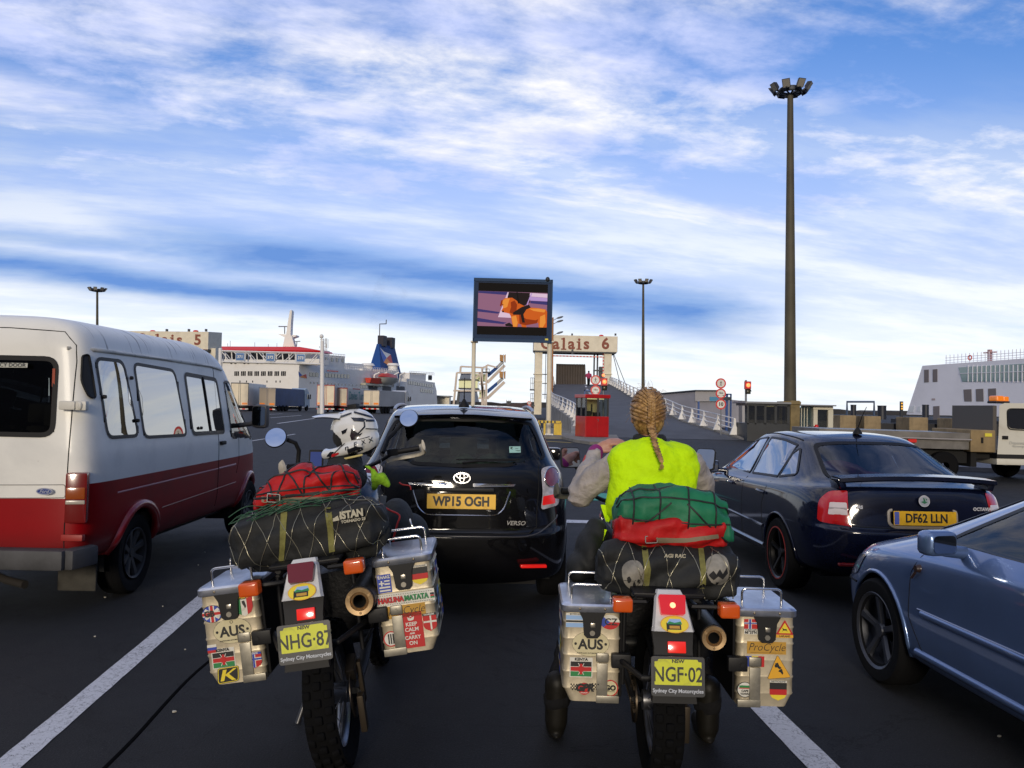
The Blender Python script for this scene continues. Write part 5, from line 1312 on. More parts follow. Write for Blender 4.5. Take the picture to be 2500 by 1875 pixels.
    b = MB(); b.loft([[(w * math.cos(a), y, z + h * math.sin(a)) for a in [k * PI / 8 for k in range(16)]] for y, w, z, h in ((.80, .06, .88, .05), (.86, .12, .90, .10), (1.0, .17, .95, .14), (1.15, .18, .97, .15), (1.28, .14, .98, .13), (1.36, .06, .98, .07))]); b.build('fuel_tank', mat('tank paint', opts['tank'], .3, coat=.8), B, 179)
    b = MB()
    for s in (-1, 1): b.cyl((s * .10, 1.50, .345), (s * .10, 1.27, 1.05), .025, n=12)
    b.box((0, 1.28, 1.02), (.26, .07, .03), bev=.01); b.box((0, 1.32, .88), (.26, .07, .03), bev=.01); b.build('front_fork', mat('fork black', (.012, .012, .012), .45, .3), B, 50)
    b = MB(); b.loft([[(-.06, 1.32 + t * .5, .74 + .06 * math.sin(t * 3)) for t in (0, .25, .5, .75, 1)], [(.06, 1.32 + t * .5, .74 + .06 * math.sin(t * 3)) for t in (0, .25, .5, .75, 1)]], closed=False, caps=False); b.build('front_mudguard', mat('white fairing'), B, 60)
    b = MB(); b.box((0, 1.42, .97), (.22, .16, .24), bev=.05); b.build('headlamp_cowl', mat('white fairing'), B, 50)
    hb = opts['bar']                                       # steering turn, radians
    Hm = Matrix.Translation((0, 1.25, 0)) @ Matrix.Rotation(hb, 4, 'Z') @ Matrix.Translation((0, -1.25, 0))
    bh = opts.get('barh', 1.12)
    b = MB(); b.tube(spline([(-.40, 1.13, bh + .005), (-.27, 1.18, bh), (-.13, 1.25, bh - .06), (0, 1.26, bh - .065), (.13, 1.25, bh - .06), (.27, 1.18, bh), (.40, 1.13, bh + .005)], 5), .0125, 8, M=Hm); hbar = b.build('handlebar', mat('bar grey', (.03, .03, .03), .5, .5), B, 60)
    for s in (-1, 1):
        b = MB(); b.cyl((s * .275, 1.183, bh), (s * .40, 1.13, bh + .005), .0185, n=12, M=Hm); b.box((s * .245, 1.19, bh), (.06, .05, .045), bev=.008, M=Hm); b.build('grip', black(), hbar, 50)
        b = MB(); P0 = [(s * .425, 1.12, bh + .02), (s * .44, 1.17, bh - .005), (s * .40, 1.24, bh - .02), (s * .28, 1.28, bh - .025), (s * .22, 1.25, bh - .03)]
        b.tube(spline(P0, 4), .0095, 8, M=Hm, flat=4.0, up=(0, .3, 1))
        b.build('hand_guard', opts['guard'], hbar, 60)
    b = MB(); b.box((0, 1.30, bh - .02), (.16, .05, .09), (-.4, 0, 0), .02, M=Hm); b.build('instrument', black(), hbar, 50)
    for fn in opts['mirrors']: fn(B, Hm)
    # foot pegs and side stand
    b = MB(); [b.tube([(s * .12, .62, .36), (s * .25, .60, .36)], .014, 6) for s in (-1, 1)]; b.build('foot_pegs', DKM, B, 50)
    if opts['stand']:
        b = MB(); b.tube([(-.14, .62, .36), (-.27, .52, .12), (-.345, .46, -.045)], .014, 8); b.box((-.35, .455, -.048), (.07, .09, .012), (0, .16, 0), .003); b.build('side_stand', mat('stand steel', (.08, .08, .085), .4, .8), B, 50)
    for ch in B.children:
        if ch.name.split('.')[0] not in ('wheel', 'swing_arm', 'drive_chain', 'brake_disc', 'brake_caliper', 'side_stand', 'mirror', 'mirror_stalk'): ch.location.z += opts['lift']
    return B


def round_mirror(px, py, Y, r, stem):
    """round mirror head whose glass is aimed so that the camera sees the sky in it"""
    def fn(B, Hm):
        I = B.matrix_world.inverted(); c = P(px, py, Y)
        v = (V((0, 0, CH)) - c).normalized(); n = (v + V((-.25, -.55, .62)).normalized()).normalized()
        up = V((0, 0, 1)); u = up.cross(n).normalized(); Mx = I @ frame(c, u, n.cross(u))
        b = MB(); b.tube([I @ P(*q) for q in stem], .013, 8); st = b.build('mirror_stalk', black(), B, 60)
        b = MB(); b.lathe([(r + .004, .004), (r + .008, -.004), (r * .9, -.022), (r * .4, -.032), (0, -.033)], 28, Mx); mh = b.build('mirror', black(), B, 60)
        b = MB(); b.ell(0, 0, r + .003, r + .003, .003, Mx, n=32); b.build('mirror_glass', mat('mirror', (.8, .8, .8), .02, 1.), mh)
    return fn


def square_mirror(px, py, Y, w, h, target, stem):
    """square mirror aimed so that the camera sees the point `target` in it"""
    def fn(B, Hm):
        I = B.matrix_world.inverted(); c = P(px, py, Y)
        n = ((V((0, 0, CH)) - c).normalized() + (V(target) - c).normalized()).normalized()
        u = V((0, 0, 1)).cross(n).normalized(); Mx = I @ frame(c, u, n.cross(u))
        b = MB(); b.tube([I @ P(*q) for q in stem], .011, 8); b.build('mirror_stalk', black(), B, 60)
        q = rpoly([(-w, -h), (w, -h), (w, h), (-w, h)], w * .35)
        b = MB(); b.loft([[(x, y, .004) for x, y in q], [(x * 1.09, y * 1.09, .0) for x, y in q], [(x * 1.06, y * 1.06, -.02) for x, y in q], [(x * .6, y * .6, -.03) for x, y in q]]); mh = b.build('mirror', black(), B, 40)
        b = MB(); b.poly(q, .0048, Mx); b.build('mirror_glass', mat('mirror'), mh)
        mh.matrix_local = Mx
        for ch in mh.children: ch.matrix_local = Mx.inverted()
    return fn


WHITEG = mat('dirty white guard', (.42, .38, .30), .5, nz=(12, .3)); DARKG = mat('olive grey guard', (.09, .085, .06), .5)
ML = Matrix.Translation((-.73, 3.74, 0)) @ Matrix.Rotation(rad(2), 4, 'Z') @ Matrix.Rotation(rad(-8.5), 4, 'Y')
MOTO_L = motorcycle(ML, 'riderless motorcycle leaning left on its stand, plate NHG 87, red bag on top', dict(
    lit=False, plate='NHG·87', muf=(.205, .655, .066), indL=(.225, .785), indR=(.215, .822), tank=(.02, .02, .022), bar=rad(25), barh=1.205, guard=WHITEG, stand=True, lift=.11,
    mirrors=[round_mirror(673, 1068, 4.75, .056, [(727, 1132, 4.85), (730, 1100, 4.85), (722, 1082, 4.82), (700, 1073, 4.8)]), round_mirror(998, 1021, 5.15, .053, [(935, 1105, 5.0), (948, 1070, 5.08), (985, 1032, 5.18)])]))
pannier(MOTO_L, -.372, -.12, .468, -1, [(gbr, -.078, .105, 0), (italia, .062, .125, 0), (aus, .000, .022, 0), (russia, -.096, -.045, 0), (kenya, -.052, -.098, 0), (letterk, -.040, -.166, 0), (norway, .080, -.120, 0)])
pannier(MOTO_L, .392, -.12, .495, 1, [(greece, -.085, .108, 0), (germany, .072, .122, 0), (hakuna, -.003, .035, 0), (procycle, -.005, -.022, 0), (keepcalm, .010, -.108, 0), (cross_round, -.085, -.135, 0), (denmark, .092, -.09, 0)])
MR = Matrix.Translation((.69, 3.74, 0)) @ Matrix.Rotation(rad(-1), 4, 'Z')
FACE = V((.755, 4.62, 1.60)); HANDT = V((.56, 4.72, 1.43))
MOTO_R = motorcycle(MR, 'loaded motorcycle ridden by the woman in the yellow vest, plate NGF 02', dict(
    lit=True, plate='NGF·02', muf=(.20, .666, .057), indL=(.2025, .818), indR=(.242, .804), tank=(.02, .02, .022), bar=rad(0), barh=1.135, guard=DARKG, stand=False, lift=0.0,
    mirrors=[square_mirror(1393, 1117, 4.92, .056, .056, HANDT, [(1425, 1200, 4.93), (1412, 1150, 4.98), (1398, 1125, 4.95)]), square_mirror(1722, 1121, 4.95, .054, .060, FACE, [(1720, 1200, 4.95), (1735, 1160, 4.99), (1726, 1128, 4.97)])]))
pannier(MOTO_R, -.313, -.12, .352, -1, [(botswana, -.072, .142, 0), (czech, .078, .142, 0), (aus, -.005, .045, 0), (kenya, -.045, -.065, 0), (gpr, -.030, -.145, 0), (goround, .085, -.145, 0)])
pannier(MOTO_R, .448, -.12, .352, 1, [(lambda M, p: norway(M, p, False, .029, .021), -.068, .150, 0), (lapland, .080, .132, 0), (procycle, .002, .048, 0), (romania, -.048, -.012, 0), (warntri, .058, -.040, 0), (beer, -.090, -.135, 0), (germany, .055, -.140, 0)])

# ================================================================== luggage, helmet, toy
def decal(mb, bvh, M, pts, off=.002, res=8, mi=None):
    """outline given in photograph pixels, laid onto the surface it is seen on (a print or a strap on real cloth)"""
    I = M.inverted(); o = I @ V((0, 0, CH)); q = []
    for a_, b_ in zip(pts, list(pts[1:]) + [pts[0]]):
        m_ = max(1, int((V(b_) - V(a_)).length / res)); q += [V(a_).lerp(V(b_), i / m_) for i in range(m_)]
    n = len(q)
    xs = [p.x for p in q]; ys = [p.y for p in q]; x = min(xs) + res * .5
    while x < max(xs):
        y = min(ys) + res * .5
        while y < max(ys):
            if inside((x, y), pts) and min((V((x, y)) - p).length for p in q[:n]) > res * .35: q.append(V((x, y)))
            y += res
        x += res
    r = mgeo.delaunay_2d_cdt(q, [(i, (i + 1) % n) for i in range(n)], [], 1, 1e-6); vs = []
    for p in r[0]:
        d = (I.to_3x3() @ (CR @ V(((p.x - 1250) / F, (937.5 - p.y) / F, -1)))).normalized(); h = bvh.ray_cast(o, d)
        if h[0] is None: h = bvh.find_nearest(o + d * 4.0)
        nn = h[1] if h[1].dot(d) < 0 else -h[1]
        vs.append(h[0] + nn * off)
    mb.add(vs, [tuple(f) for f in r[2] if max((vs[f[i]] - vs[f[i - 1]]).length for i in range(3)) < .045], None, mi)


def folds(me, amp, fr):
    """cloth wrinkles: ridged noise along the normals"""
    from mathutils import noise as mn
    me.update(); ns = [v.normal.copy() for v in me.vertices]
    for v, n_ in zip(me.vertices, ns):
        c_ = v.co; w_ = V((c_.x * 1.0 + .35 * mn.noise(c_ * 5), c_.y, c_.z * 2.3 + .30 * mn.noise(c_ * 4 + V((3, 1, 2)))))
        r1 = 1 - 2 * abs(mn.noise(w_ * fr)); r2 = mn.noise(c_ * fr * 2.2)
        v.co = c_ + n_ * amp * (r1 * .75 + r2 * .35 - .35)


def bag_mesh(L, prof, n=84, k=56, power=2.4, lump=.006, seed=0, sag=0.0):
    """sack lying along X: prof = [(t, half depth, half height, rise)] from one end to the other"""
    rnd = random.Random(seed); ph = [(rnd.uniform(4, 16), rnd.uniform(2, 7), rnd.uniform(0, 6)) for _ in range(7)]
    def at(t):
        for a, b in zip(prof, prof[1:]):
            if a[0] <= t <= b[0]:
                f = (t - a[0]) / (b[0] - a[0] + 1e-9); f = f * f * (3 - 2 * f); return [a[i] + (b[i] - a[i]) * f for i in (1, 2, 3)]
        return prof[-1][1:]
    rings = []
    for i in range(n + 1):
        t = i / n; ry, rz, up = at(t); ring = []
        for j in range(k):
            a = 2 * PI * j / k; c, s_ = math.cos(a), math.sin(a)
            e = 2 / power; y = math.copysign(abs(c) ** e, c); z = math.copysign(abs(s_) ** e, s_)
            d = 1 + sum(math.sin(fx * t + fa * a + p0) for fx, fa, p0 in ph) * lump / max(rz, .03)
            ring.append(((t - .5) * L, y * ry * d, z * rz * d + up))
        rings.append(ring)
    b = MB(); b.loft(rings); return b


def bag(name, label, cat, M, L, prof, m, fold=(.008, 9), **kw):
    o = tag(bag_mesh(L, prof, **kw).build(name, m, None, 179), label, cat); o.matrix_world = M; folds(o.data, *fold)
    b = bmesh.new(); b.from_mesh(o.data); bvh = BVHTree.FromBMesh(b); b.free()
    return o, bvh


def around(bvh, x, a, off, c0=(0, 0)):
    o = V((x, c0[0] + math.cos(a) * 1.0, c0[1] + math.sin(a) * 1.0)); d = V((0, -math.cos(a), -math.sin(a)))
    h = bvh.ray_cast(o, d)
    return (h[0] + V((0, math.cos(a), math.sin(a))) * off) if h[0] is not None else None


def net(name, label, M, bvhs, lines, r, m, off=.003, knots=0.0):
    b = MB()
    for ln in lines:
        pts = []
        for (x, a) in ln:
            best = None
            for bv, c0 in bvhs:
                p = around(bv, x, a, off, c0)
                if p is not None and (best is None or (p - V((x, *c0))).length > (best - V((x, *c0))).length): best = p
            if best is not None: pts.append(best)
        if len(pts) > 2: b.tube(pts, r, 6)
        if knots: [b.sph(pts[i], knots, 4) for i in range(4, len(pts) - 1, 7)]
    o = tag(b.build(name, m, None, 60), label, 'cargo net'); o.matrix_world = M; return o


def diamonds(L, a0, a1, nu, na, wob=.012, n=22):
    out = []
    span = a1 - a0
    for i in range(-na, nu + na):
        for sg in (1, -1):
            ln = []
            for q in range(n + 1):
                f = q / n; x = (i + (f * na if sg > 0 else na - f * na)) / nu - .5
                if abs(x) < .492: ln.append((x * L + wob * math.sin(f * na * 2 * PI + i), a0 + span * f))
            if len(ln) > 3: out.append(ln)
    return out


CORD = mat('elastic cord black', (.010, .010, .011), .6); WIRE = mat('pale steel wire', (.34, .32, .24), .35, .8)
BLK = mat('black bag cloth', (.016, .017, .017), .7, nz=(6, .4), bump=(30, .004), spec=.3)
REDB = mat('red dry bag', (.42, .008, .008), .58, spec=.3, nz=(4, .25), bump=(9, .012), dirt=(8, (.20, .012, .01), .6))
GRNB = mat('green dry bag', (.012, .15, .068), .58, spec=.3, nz=(4, .25), bump=(8, .010))
OLIVE = mat('olive strap', (.17, .16, .04), .8, nz=(30, .3))
# --- left motorcycle: black duffel, red bag, nets
tl = rad(9.5)
c = P(757, 1303, 3.72); MD = Matrix.Translation(c) @ Matrix.Rotation(-tl, 4, 'Y')
duf, dbv = bag('duffel_bag', 'long black duffel bag strapped under the red bag on the left motorcycle', 'bag', MD, .72,
               [(0, .02, .03, 0), (.03, .075, .08, 0), (.10, .125, .118, 0), (.3, .14, .135, .004), (.7, .14, .138, .004), (.9, .125, .125, 0), (.97, .08, .085, 0), (1, .02, .03, 0)], BLK, seed=3)
for q in ([(686, 1250), (702, 1250), (693, 1374), (681, 1374)], [(793, 1240), (809, 1240), (814, 1290), (818, 1345), (804, 1348), (799, 1290)]):
    b = MB(); decal(b, dbv, MD, q, .004, 9); b.build('strap', OLIVE, duf, 60)
b = MB()
Mx = MD.inverted() @ frame(P(858, 1260, 3.572), CR @ V((1, .16, 0)), CR @ V((-.16, 1, .1)))
b.text('ISTAN', 0, .008, .044, 0, Mx, 0, .0024, .1, 'CENTER', .85); b.poly([(-.125, -.012), (-.055, -.010), (-.058, .012), (-.075, .004)], .0, Mx); b.text('TORNADO 25', .004, -.020, .017, 0, Mx, 0, .0006, .1)
b.build('lettering', mat('bag print', (.50, .47, .36), .7), duf)
c = P(752, 1192, 3.84); MB_ = Matrix.Translation(c) @ Matrix.Rotation(-rad(7), 4, 'Y')
red, rbv = bag('dry_bag', 'red roll top dry bag under a black cargo net on the left motorcycle', 'bag', MB_, .49,
               [(0, .04, .035, -.045), (.06, .09, .055, -.030), (.28, .13, .078, .0), (.5, .14, .105, .012), (.62, .14, .085, .005), (.85, .12, .078, .0), (.96, .07, .055, -.005), (1, .02, .02, -.005)], REDB, seed=5, lump=.004)
b = MB(); decal(b, rbv, MB_, [(640, 1212), (700, 1214), (800, 1212), (800, 1220), (700, 1228), (640, 1226)], .004, 9); b.build('roll_strap', mat('faded strap', (.22, .17, .11), .8), red, 60)
b = MB(); Mx = MB_.inverted() @ frame(P(668, 1216, 3.70), CR @ V((1, -.06, 0)), CR @ V((.06, 1, 0))); b.tube([(x, y, .0) for x, y in rpoly([(-.028, -.018), (.028, -.018), (.028, .018), (-.028, .018)], .006)], .0035, 6, closed=True, M=Mx); b.build('buckle', mat('buckle steel', (.6, .6, .58), .25, .9), red, 60)
net('cargo_net', 'black elastic cargo net stretched over the red bag of the left motorcycle', MB_, [(rbv, (0, -.02))], diamonds(.50, PI * .98, PI * 2.0 - PI, 3, 2) + diamonds(.50, -PI * .02 + PI * 1.03, PI * .35, 4, 1) + [[(x * .01 - .24, a) for x in range(49)] for a in (PI * .93, PI * .72)], .0042, CORD)
net('cargo_net', 'pale wire cargo net stretched around the black duffel of the left motorcycle', MD, [(dbv, (0, 0))], diamonds(.72, PI * 1.52, PI * .45, 7, 2, .006) + [[(x * .014 - .34, PI * .60) for x in range(49)]], .0016, WIRE, .004, .0036)
b = MB(); rnd = random.Random(4)
for i in range(26):
    x = rnd.uniform(-.32, .10); x2 = min(x + rnd.uniform(.1, .32), .27); z = .10 + rnd.uniform(0, .04)
    b.tube(spline([(x, -.10 - rnd.uniform(0, .05), z - .01 + x * .04), ((x + x2) / 2, -.13, z + rnd.uniform(0, .03)), (x2, -.10, z + x2 * .04)], 4), .0022, 5)
o = tag(b.build('cargo_net', mat('green cord', (.012, .07, .035), .6), None, 60), 'bunched dark green net squeezed between the red bag and the black duffel', 'cargo net'); o.matrix_world = MD @ Matrix.Translation((0, .02, .02))
# --- right motorcycle: patterned duffel, red bag, green bag, nets
c = P(1628, 1388, 3.74); MD2 = Matrix.Translation(c) @ Matrix.Rotation(rad(1), 4, 'Y')
duf2, dbv2 = bag('duffel_bag', 'black bag roll with white skull patches under the rider\'s red bag', 'bag', MD2, .64,
                 [(0, .05, .06, 0), (.05, .10, .095, 0), (.22, .125, .112, 0), (.27, .115, .102, 0), (.5, .12, .104, .004), (.73, .115, .102, 0), (.78, .125, .112, 0), (.95, .10, .095, 0), (1, .05, .06, 0)], BLK, seed=9)
for cx, cy, sc in ((1546, 1405, 1.0), (1752, 1392, 1.05)):
    b = MB(); f = lambda pts, off, mi: decal(b, dbv2, MD2, [(cx + x * sc, cy + y * sc) for x, y in pts], off, 7, mi)
    f(rpoly([(-26, 10), (-28, -22), (-8, -38), (18, -34), (28, -8), (24, 22), (10, 34), (-12, 32)], 14), .003, 0)
    f(rpoly([(-16, 6), (-8, 0), (-4, 12), (-12, 18)], 4), .0045, 1) if cx < 1700 else None; f(rpoly([(10, 8), (18, 10), (16, 20), (8, 16)], 3), .0045, 1) if cx < 1700 else None; f([(-4, 27), (1, 12), (7, 27)], .0045, 1) if cx < 1700 else None
    if cx > 1700: f([(-20, 12), (-10, 2), (-4, 10), (4, -2), (10, 8), (20, -6), (22, 6), (10, 20), (0, 14), (-10, 22)], .006, 1)
    b.build('skull_patch', [mat('skull patch grey', (.24, .225, .19), .8, nz=(14, .35)), mat('patch black', (.012, .012, .012), .8)], duf2, 60)
for q in ([(1566, 1334), (1581, 1334), (1588, 1390), (1584, 1430), (1570, 1430), (1573, 1390)], [(1704, 1340), (1718, 1340), (1724, 1390), (1722, 1436), (1708, 1436), (1710, 1390)]):
    b = MB(); decal(b, dbv2, MD2, q, .005, 8); b.build('strap', OLIVE, duf2, 60)
b = MB(); Mx = MD2.inverted() @ frame(P(1648, 1357, 3.62), CR @ V((1, -.02, 0)), CR @ V((.02, 1, .3))); b.text('AGI RAC', 0, 0, .024, .002, Mx, 0, .0010); b.build('lettering', mat('bag print'), duf2)
c = P(1634, 1293, 3.80); MB2 = Matrix.Translation(c) @ Matrix.Rotation(rad(1.2), 4, 'Y')
red2, rbv2 = bag('dry_bag', 'red dry bag half covered by the green bag behind the rider', 'bag', MB2, .515,
                 [(0, .05, .045, -.01), (.05, .09, .065, 0), (.3, .12, .085, .0), (.5, .125, .09, .0), (.7, .12, .085, .0), (.95, .09, .065, 0), (1, .05, .045, -.01)], REDB, seed=11, lump=.004)
b = MB(); decal(b, rbv2, MB2, [(1600, 1312), (1680, 1314), (1752, 1304), (1754, 1313), (1680, 1324), (1600, 1324)], .004, 9); b.build('roll_strap', mat('faded strap'), red2, 60)
b = MB(); Mx = MB2.inverted() @ frame(P(1590, 1317, 3.675), CR @ V((1, .04, 0)), CR @ V((-.04, 1, 0))); b.tube([(x, y, 0) for x, y in rpoly([(-.026, -.015), (.026, -.015), (.026, .015), (-.026, .015)], .006)], .0035, 6, closed=True, M=Mx); b.build('buckle', mat('buckle steel'), red2, 60)
c = P(1640, 1243, 3.86); MG2 = Matrix.Translation(c) @ Matrix.Rotation(rad(2.5), 4, 'Y')
grn2, gbv2 = bag('dry_bag', 'green dry bag on top of the pile behind the rider', 'bag', MG2, .535,
                 [(0, .09, .055, -.055), (.04, .13, .085, -.035), (.22, .165, .095, -.005), (.5, .17, .108, .01), (.78, .165, .095, -.01), (.95, .13, .085, -.05), (1, .09, .045, -.085)], GRNB, seed=13, lump=.005, power=2.7)
net('cargo_net', 'black elastic cargo net stretched over the green and red bags behind the rider', MG2, [(gbv2, (0, -.03)), (rbv2, (0, -.03))],
    [[(x, PI * (.42 + q * .035)) for q in range(24)] for x in (-.20, -.085, .045, .17)] + [[(-.265 + k * .0133, a + .10 * math.sin(k / 39 * PI) * 0) for k in range(40)] for a in (PI * .62, PI * .82, PI * 1.02)] + [[(-.24 + k * .012, PI * (1.2 - k * .02)) for k in range(18)], [(.24 - k * .012, PI * (1.2 - k * .02)) for k in range(18)]], .0040, CORD, .004)
net('cargo_net', 'thin pale wire net around the black roll with skull patches', MD2, [(dbv2, (0, 0))], diamonds(.64, PI * 1.5, PI * .6, 5, 1, .01), .0017, WIRE, .006, .0042)
# --- tank bags and roll hanging beside the motorcycles
def soft(name, label, cat, parts, m, vox=.012, sm=5):
    o = link(name, capsule_body(parts, vox, sm), None, 179); o.data.materials.clear(); o.data.materials.append(m); return tag(o, label, cat)
tb = soft('tank_bag', 'black tank bag with a silver D ring on the left motorcycle', 'bag', [('e', P(842, 1166, 4.55), (.125, .16, .09)), ('e', P(842, 1136, 4.6), (.10, .12, .08))], BLK)
b = MB(); Mx = frame(P(847, 1141, 4.40), CR @ V((1, .1, 0)), CR @ V((0, 1, 0))); b.tube([(x, y, 0) for x, y in rpoly([(-.013, -.015), (.008, -.015), (.014, 0), (.008, .015), (-.013, .015)], .004)], .003, 6, closed=True, M=Mx); b.build('d_ring', mat('buckle steel'), tb, 60)
b = MB(); b.tube(spline([P(770, 1175, 4.43), P(800, 1150, 4.42), P(850, 1136, 4.41), P(895, 1165, 4.43)], 6), .004, 6); b.build('zip', trim(), tb, 60)
sb = soft('side_bag', 'black tank side bag with red piping right of the left motorcycle\'s seat', 'bag', [('e', P(965, 1290, 4.35), (.10, .22, .16)), ('e', P(1000, 1310, 4.5), (.11, .16, .13))], BLK)
b = MB(); b.tube(spline([P(928, 1230, 4.15), P(950, 1245, 4.14), P(975, 1258, 4.14), P(970, 1280, 4.13), P(962, 1310, 4.13), P(960, 1335, 4.14)], 5), .005, 6); b.build('piping', mat('red piping', (.45, .015, .015), .6), sb, 60)
b = MB(); b.tube([P(1001, 1268, 4.22), P(1003, 1278, 4.20), P(1008, 1288, 4.2)], .006, 6); b.build('zip_pull', mat('buckle steel'), sb, 60)
sb2 = soft('side_bag', 'black side bag beside the rider\'s left leg', 'bag', [('e', P(1438, 1350, 4.25), (.075, .16, .13)), ('e', P(1455, 1300, 4.3), (.06, .12, .08)), ('e', P(1410, 1385, 4.2), (.06, .12, .08))], BLK)
gp = thing('navigation_unit', 'small navigation screen on the bars of the left motorcycle', 'device', P(772, 1122, 4.72), rad(8))
b = MB(); b.box((0, 0, 0), (.082, .02, .115), (-.15, 0, 0), .008); b.build('case', black(), gp, 40)
b = MB(); b.poly(rpoly([(-.032, -.045), (.032, -.045), (.032, .045), (-.032, .045)], .004), 0, frame((0, -.0125, 0), (1, 0, 0), (0, .15, 1))); b.build('screen', mat('device screen', (.02, .03, .09), .9, spec=.2, emit=(.06, .09, .30), es=.35), gp)
b = MB(); b.cyl((0, .015, -.02), (0, .06, -.08), .012); b.build('mount', black(), gp, 40)
# --- helmet resting on the left motorcycle's bars, facing left
fwd = (CR @ V((-.975, -.13, -.18))).normalized(); upv = (CR @ V((-.10, .98, -.05))); upv = (upv - fwd * upv.dot(fwd)).normalized()
hc = P(862, 1058, 4.62); MH = frame(hc, fwd, upv.cross(fwd))        # local x forward, y to the helmet's left (towards us), z up
he = thing('helmet', 'white and black motocross helmet with peak resting on the left motorcycle\'s handlebar', 'helmet', M=MH)
parts = [('e', (-.01, 0, .012), (.138, .118, .128)), ('e', (-.045, 0, -.04), (.105, .108, .09))]
for s in (-1, 1):
    parts += [((.0, s * .100, -.085), .030, (.09, s * .086, -.098), .027), ((.09, s * .086, -.098), .027, (.155, s * .045, -.100), .028), ((-.06, s * .09, -.07), .03, (.0, s * .100, -.085), .03)]
parts += [((.155, .045, -.100), .028, (.165, 0, -.100), .030), ((.155, -.045, -.100), .028, (.165, 0, -.100), .030), ((.160, 0, -.10), .028, (.172, 0, -.085), .020)]
hm = capsule_body(parts, .006, 6, 'shell'); bm = bmesh.new(); bm.from_mesh(hm); bmesh.ops.recalc_face_normals(bm, faces=bm.faces)
bmesh.ops.delete(bm, geom=[f for f in bm.faces if inside((f.calc_center_median().x, f.calc_center_median().z), [(.18, .045), (.085, .030), (.035, -.02), (.030, -.058), (.075, -.068), (.18, -.062)])], context='FACES')
hbv = BVHTree.FromBMesh(bm); bm.to_mesh(hm); bm.free()
HW = mat('helmet white', (.66, .66, .64), .22, coat=.8, nz=(8, .05))
o = link('shell', hm, he, 179); hm.materials.clear(); hm.materials.append(HW)
b = MB(); b.sph((.000, 0, -.015), (.118, .107, .085), 12); b.build('lining', mat('helmet lining', (.012, .012, .012), .95), he, 179)
b = MB()
for off in (0, .004):
    pass
rows = []
for i in range(9):
    t = i / 8; x = .03 + t * .20; rows.append([(x - .045 * (abs(k) / 4) ** 2 * t, k / 4 * (.100 - .030 * t), .128 - .028 * (k / 4) ** 2 * (1.4 - t) + .010 * math.sin(t * 2.2) - .012 * t) for k in range(-4, 5)])
b.loft(rows, closed=False, caps=False); b.mi = 1; b.loft([[(p[0], p[1], p[2] - .006) for p in rw_] for rw_ in rows], closed=False, caps=False); b.loft([rows[-1], [(p[0], p[1], p[2] - .006) for p in rows[-1]]], closed=False, caps=False)
for k in (0, -1): b.loft([[rw_[k] for rw_ in rows], [(rw_[k][0], rw_[k][1], rw_[k][2] - .006) for rw_ in rows]], closed=False, caps=False)
pk = b.build('peak', [mat('helmet white'), mat('helmet black', (.012, .013, .018), .25, coat=.6)], he, 60)
zz = lambda pts: [(640 + x / 5.267, 980 + y / 5.267) for x, y in pts]
b = MB()
for q in ([(1150, 350), (1250, 420), (1290, 400), (1225, 490), (1150, 500), (1130, 440)], [(1140, 210), (1290, 215), (1340, 235), (1290, 265), (1180, 258)], [(1330, 235), (1440, 235), (1440, 262), (1330, 262)],
          [(1300, 262), (1320, 258), (1325, 330), (1240, 420), (1225, 408), (1305, 325)], [(1090, 620), (1200, 580), (1280, 585), (1290, 615), (1210, 670), (1110, 680)], [(1020, 385), (1100, 345), (1080, 400), (1035, 425)],
          [(830, 705), (880, 650), (930, 650), (880, 710)], [(860, 740), (1075, 540), (1060, 540), (845, 735)], [(1010, 190), (1150, 145), (1150, 165), (1020, 215)], [(1230, 490), (1380, 448), (1375, 458), (1222, 500)], [(1330, 345), (1500, 350), (1480, 362), (1322, 358)], [(1040, 690), (1200, 690), (1380, 620), (1470, 560), (1440, 640), (1220, 720), (1060, 730)], [(900, 150), (1030, 105), (1110, 120), (1000, 165)], [(1180, 130), (1400, 190), (1440, 225), (1180, 155)]):
    b = MB(); decal(b, hbv, MH, zz(q), .0035, 6); b.build('graphic', mat('helmet black', (.012, .013, .018), .25, coat=.6), he, 60)
b = MB(); decal(b, hbv, MH, zz([(890, 705), (905, 675), (990, 655), (990, 672), (920, 705)]), .005, 6); b.build('red_flash', mat('helmet red', (.5, .015, .02), .3), he, 60)
b = MB()
for k, (ch, x, y, sz) in enumerate((('n', 1085, 600, .040), ('E', 1195, 558, .034), ('X', 1290, 530, .034), ('X', 1385, 500, .034))):
    px, py = zz([(x, y)])[0]; I = MH.inverted(); o_ = I @ V((0, 0, CH)); d = (I.to_3x3() @ (CR @ V(((px - 1250) / F, (937.5 - py) / F, -1)))).normalized(); h = hbv.ray_cast(o_, d)
    if h[0] is not None:
        nn = h[1] if h[1].dot(d) < 0 else -h[1]; uu = I.to_3x3() @ (CR @ V((.95, .30, 0))); uu = uu - nn * uu.dot(nn); b.text(ch, 0, 0, sz, .006, frame(h[0], uu, nn.cross(uu)), 0, .0004, .2, 'CENTER', 1.2)
b.build('lettering', mat('helmet black'), he)
b = MB(); q = [(-.10, .0, .0)]; b.poly([(.06, -.045), (.13, -.030), (.17, -.012), (.17, .012), (.13, .030), (.06, .045)], .0, Matrix.Translation((0, 0, .134))); b.build('peak_graphic', mat('helmet black'), pk)
b = MB(); b.tube(spline([(.03, .11, -.135), (-.03, .115, -.13), (-.08, .10, -.125)], 5), .006, 6); b.build('chin_strap', mat('strap yellow', (.50, .42, .16), .7), he, 60)
b = MB(); b.box((-.02, 0, .150), (.055, .055, .026), bev=.006); b.box((-.01, 0, .137), (.06, .06, .012), bev=.004); b.build('camera_mount', black(), he, 40)
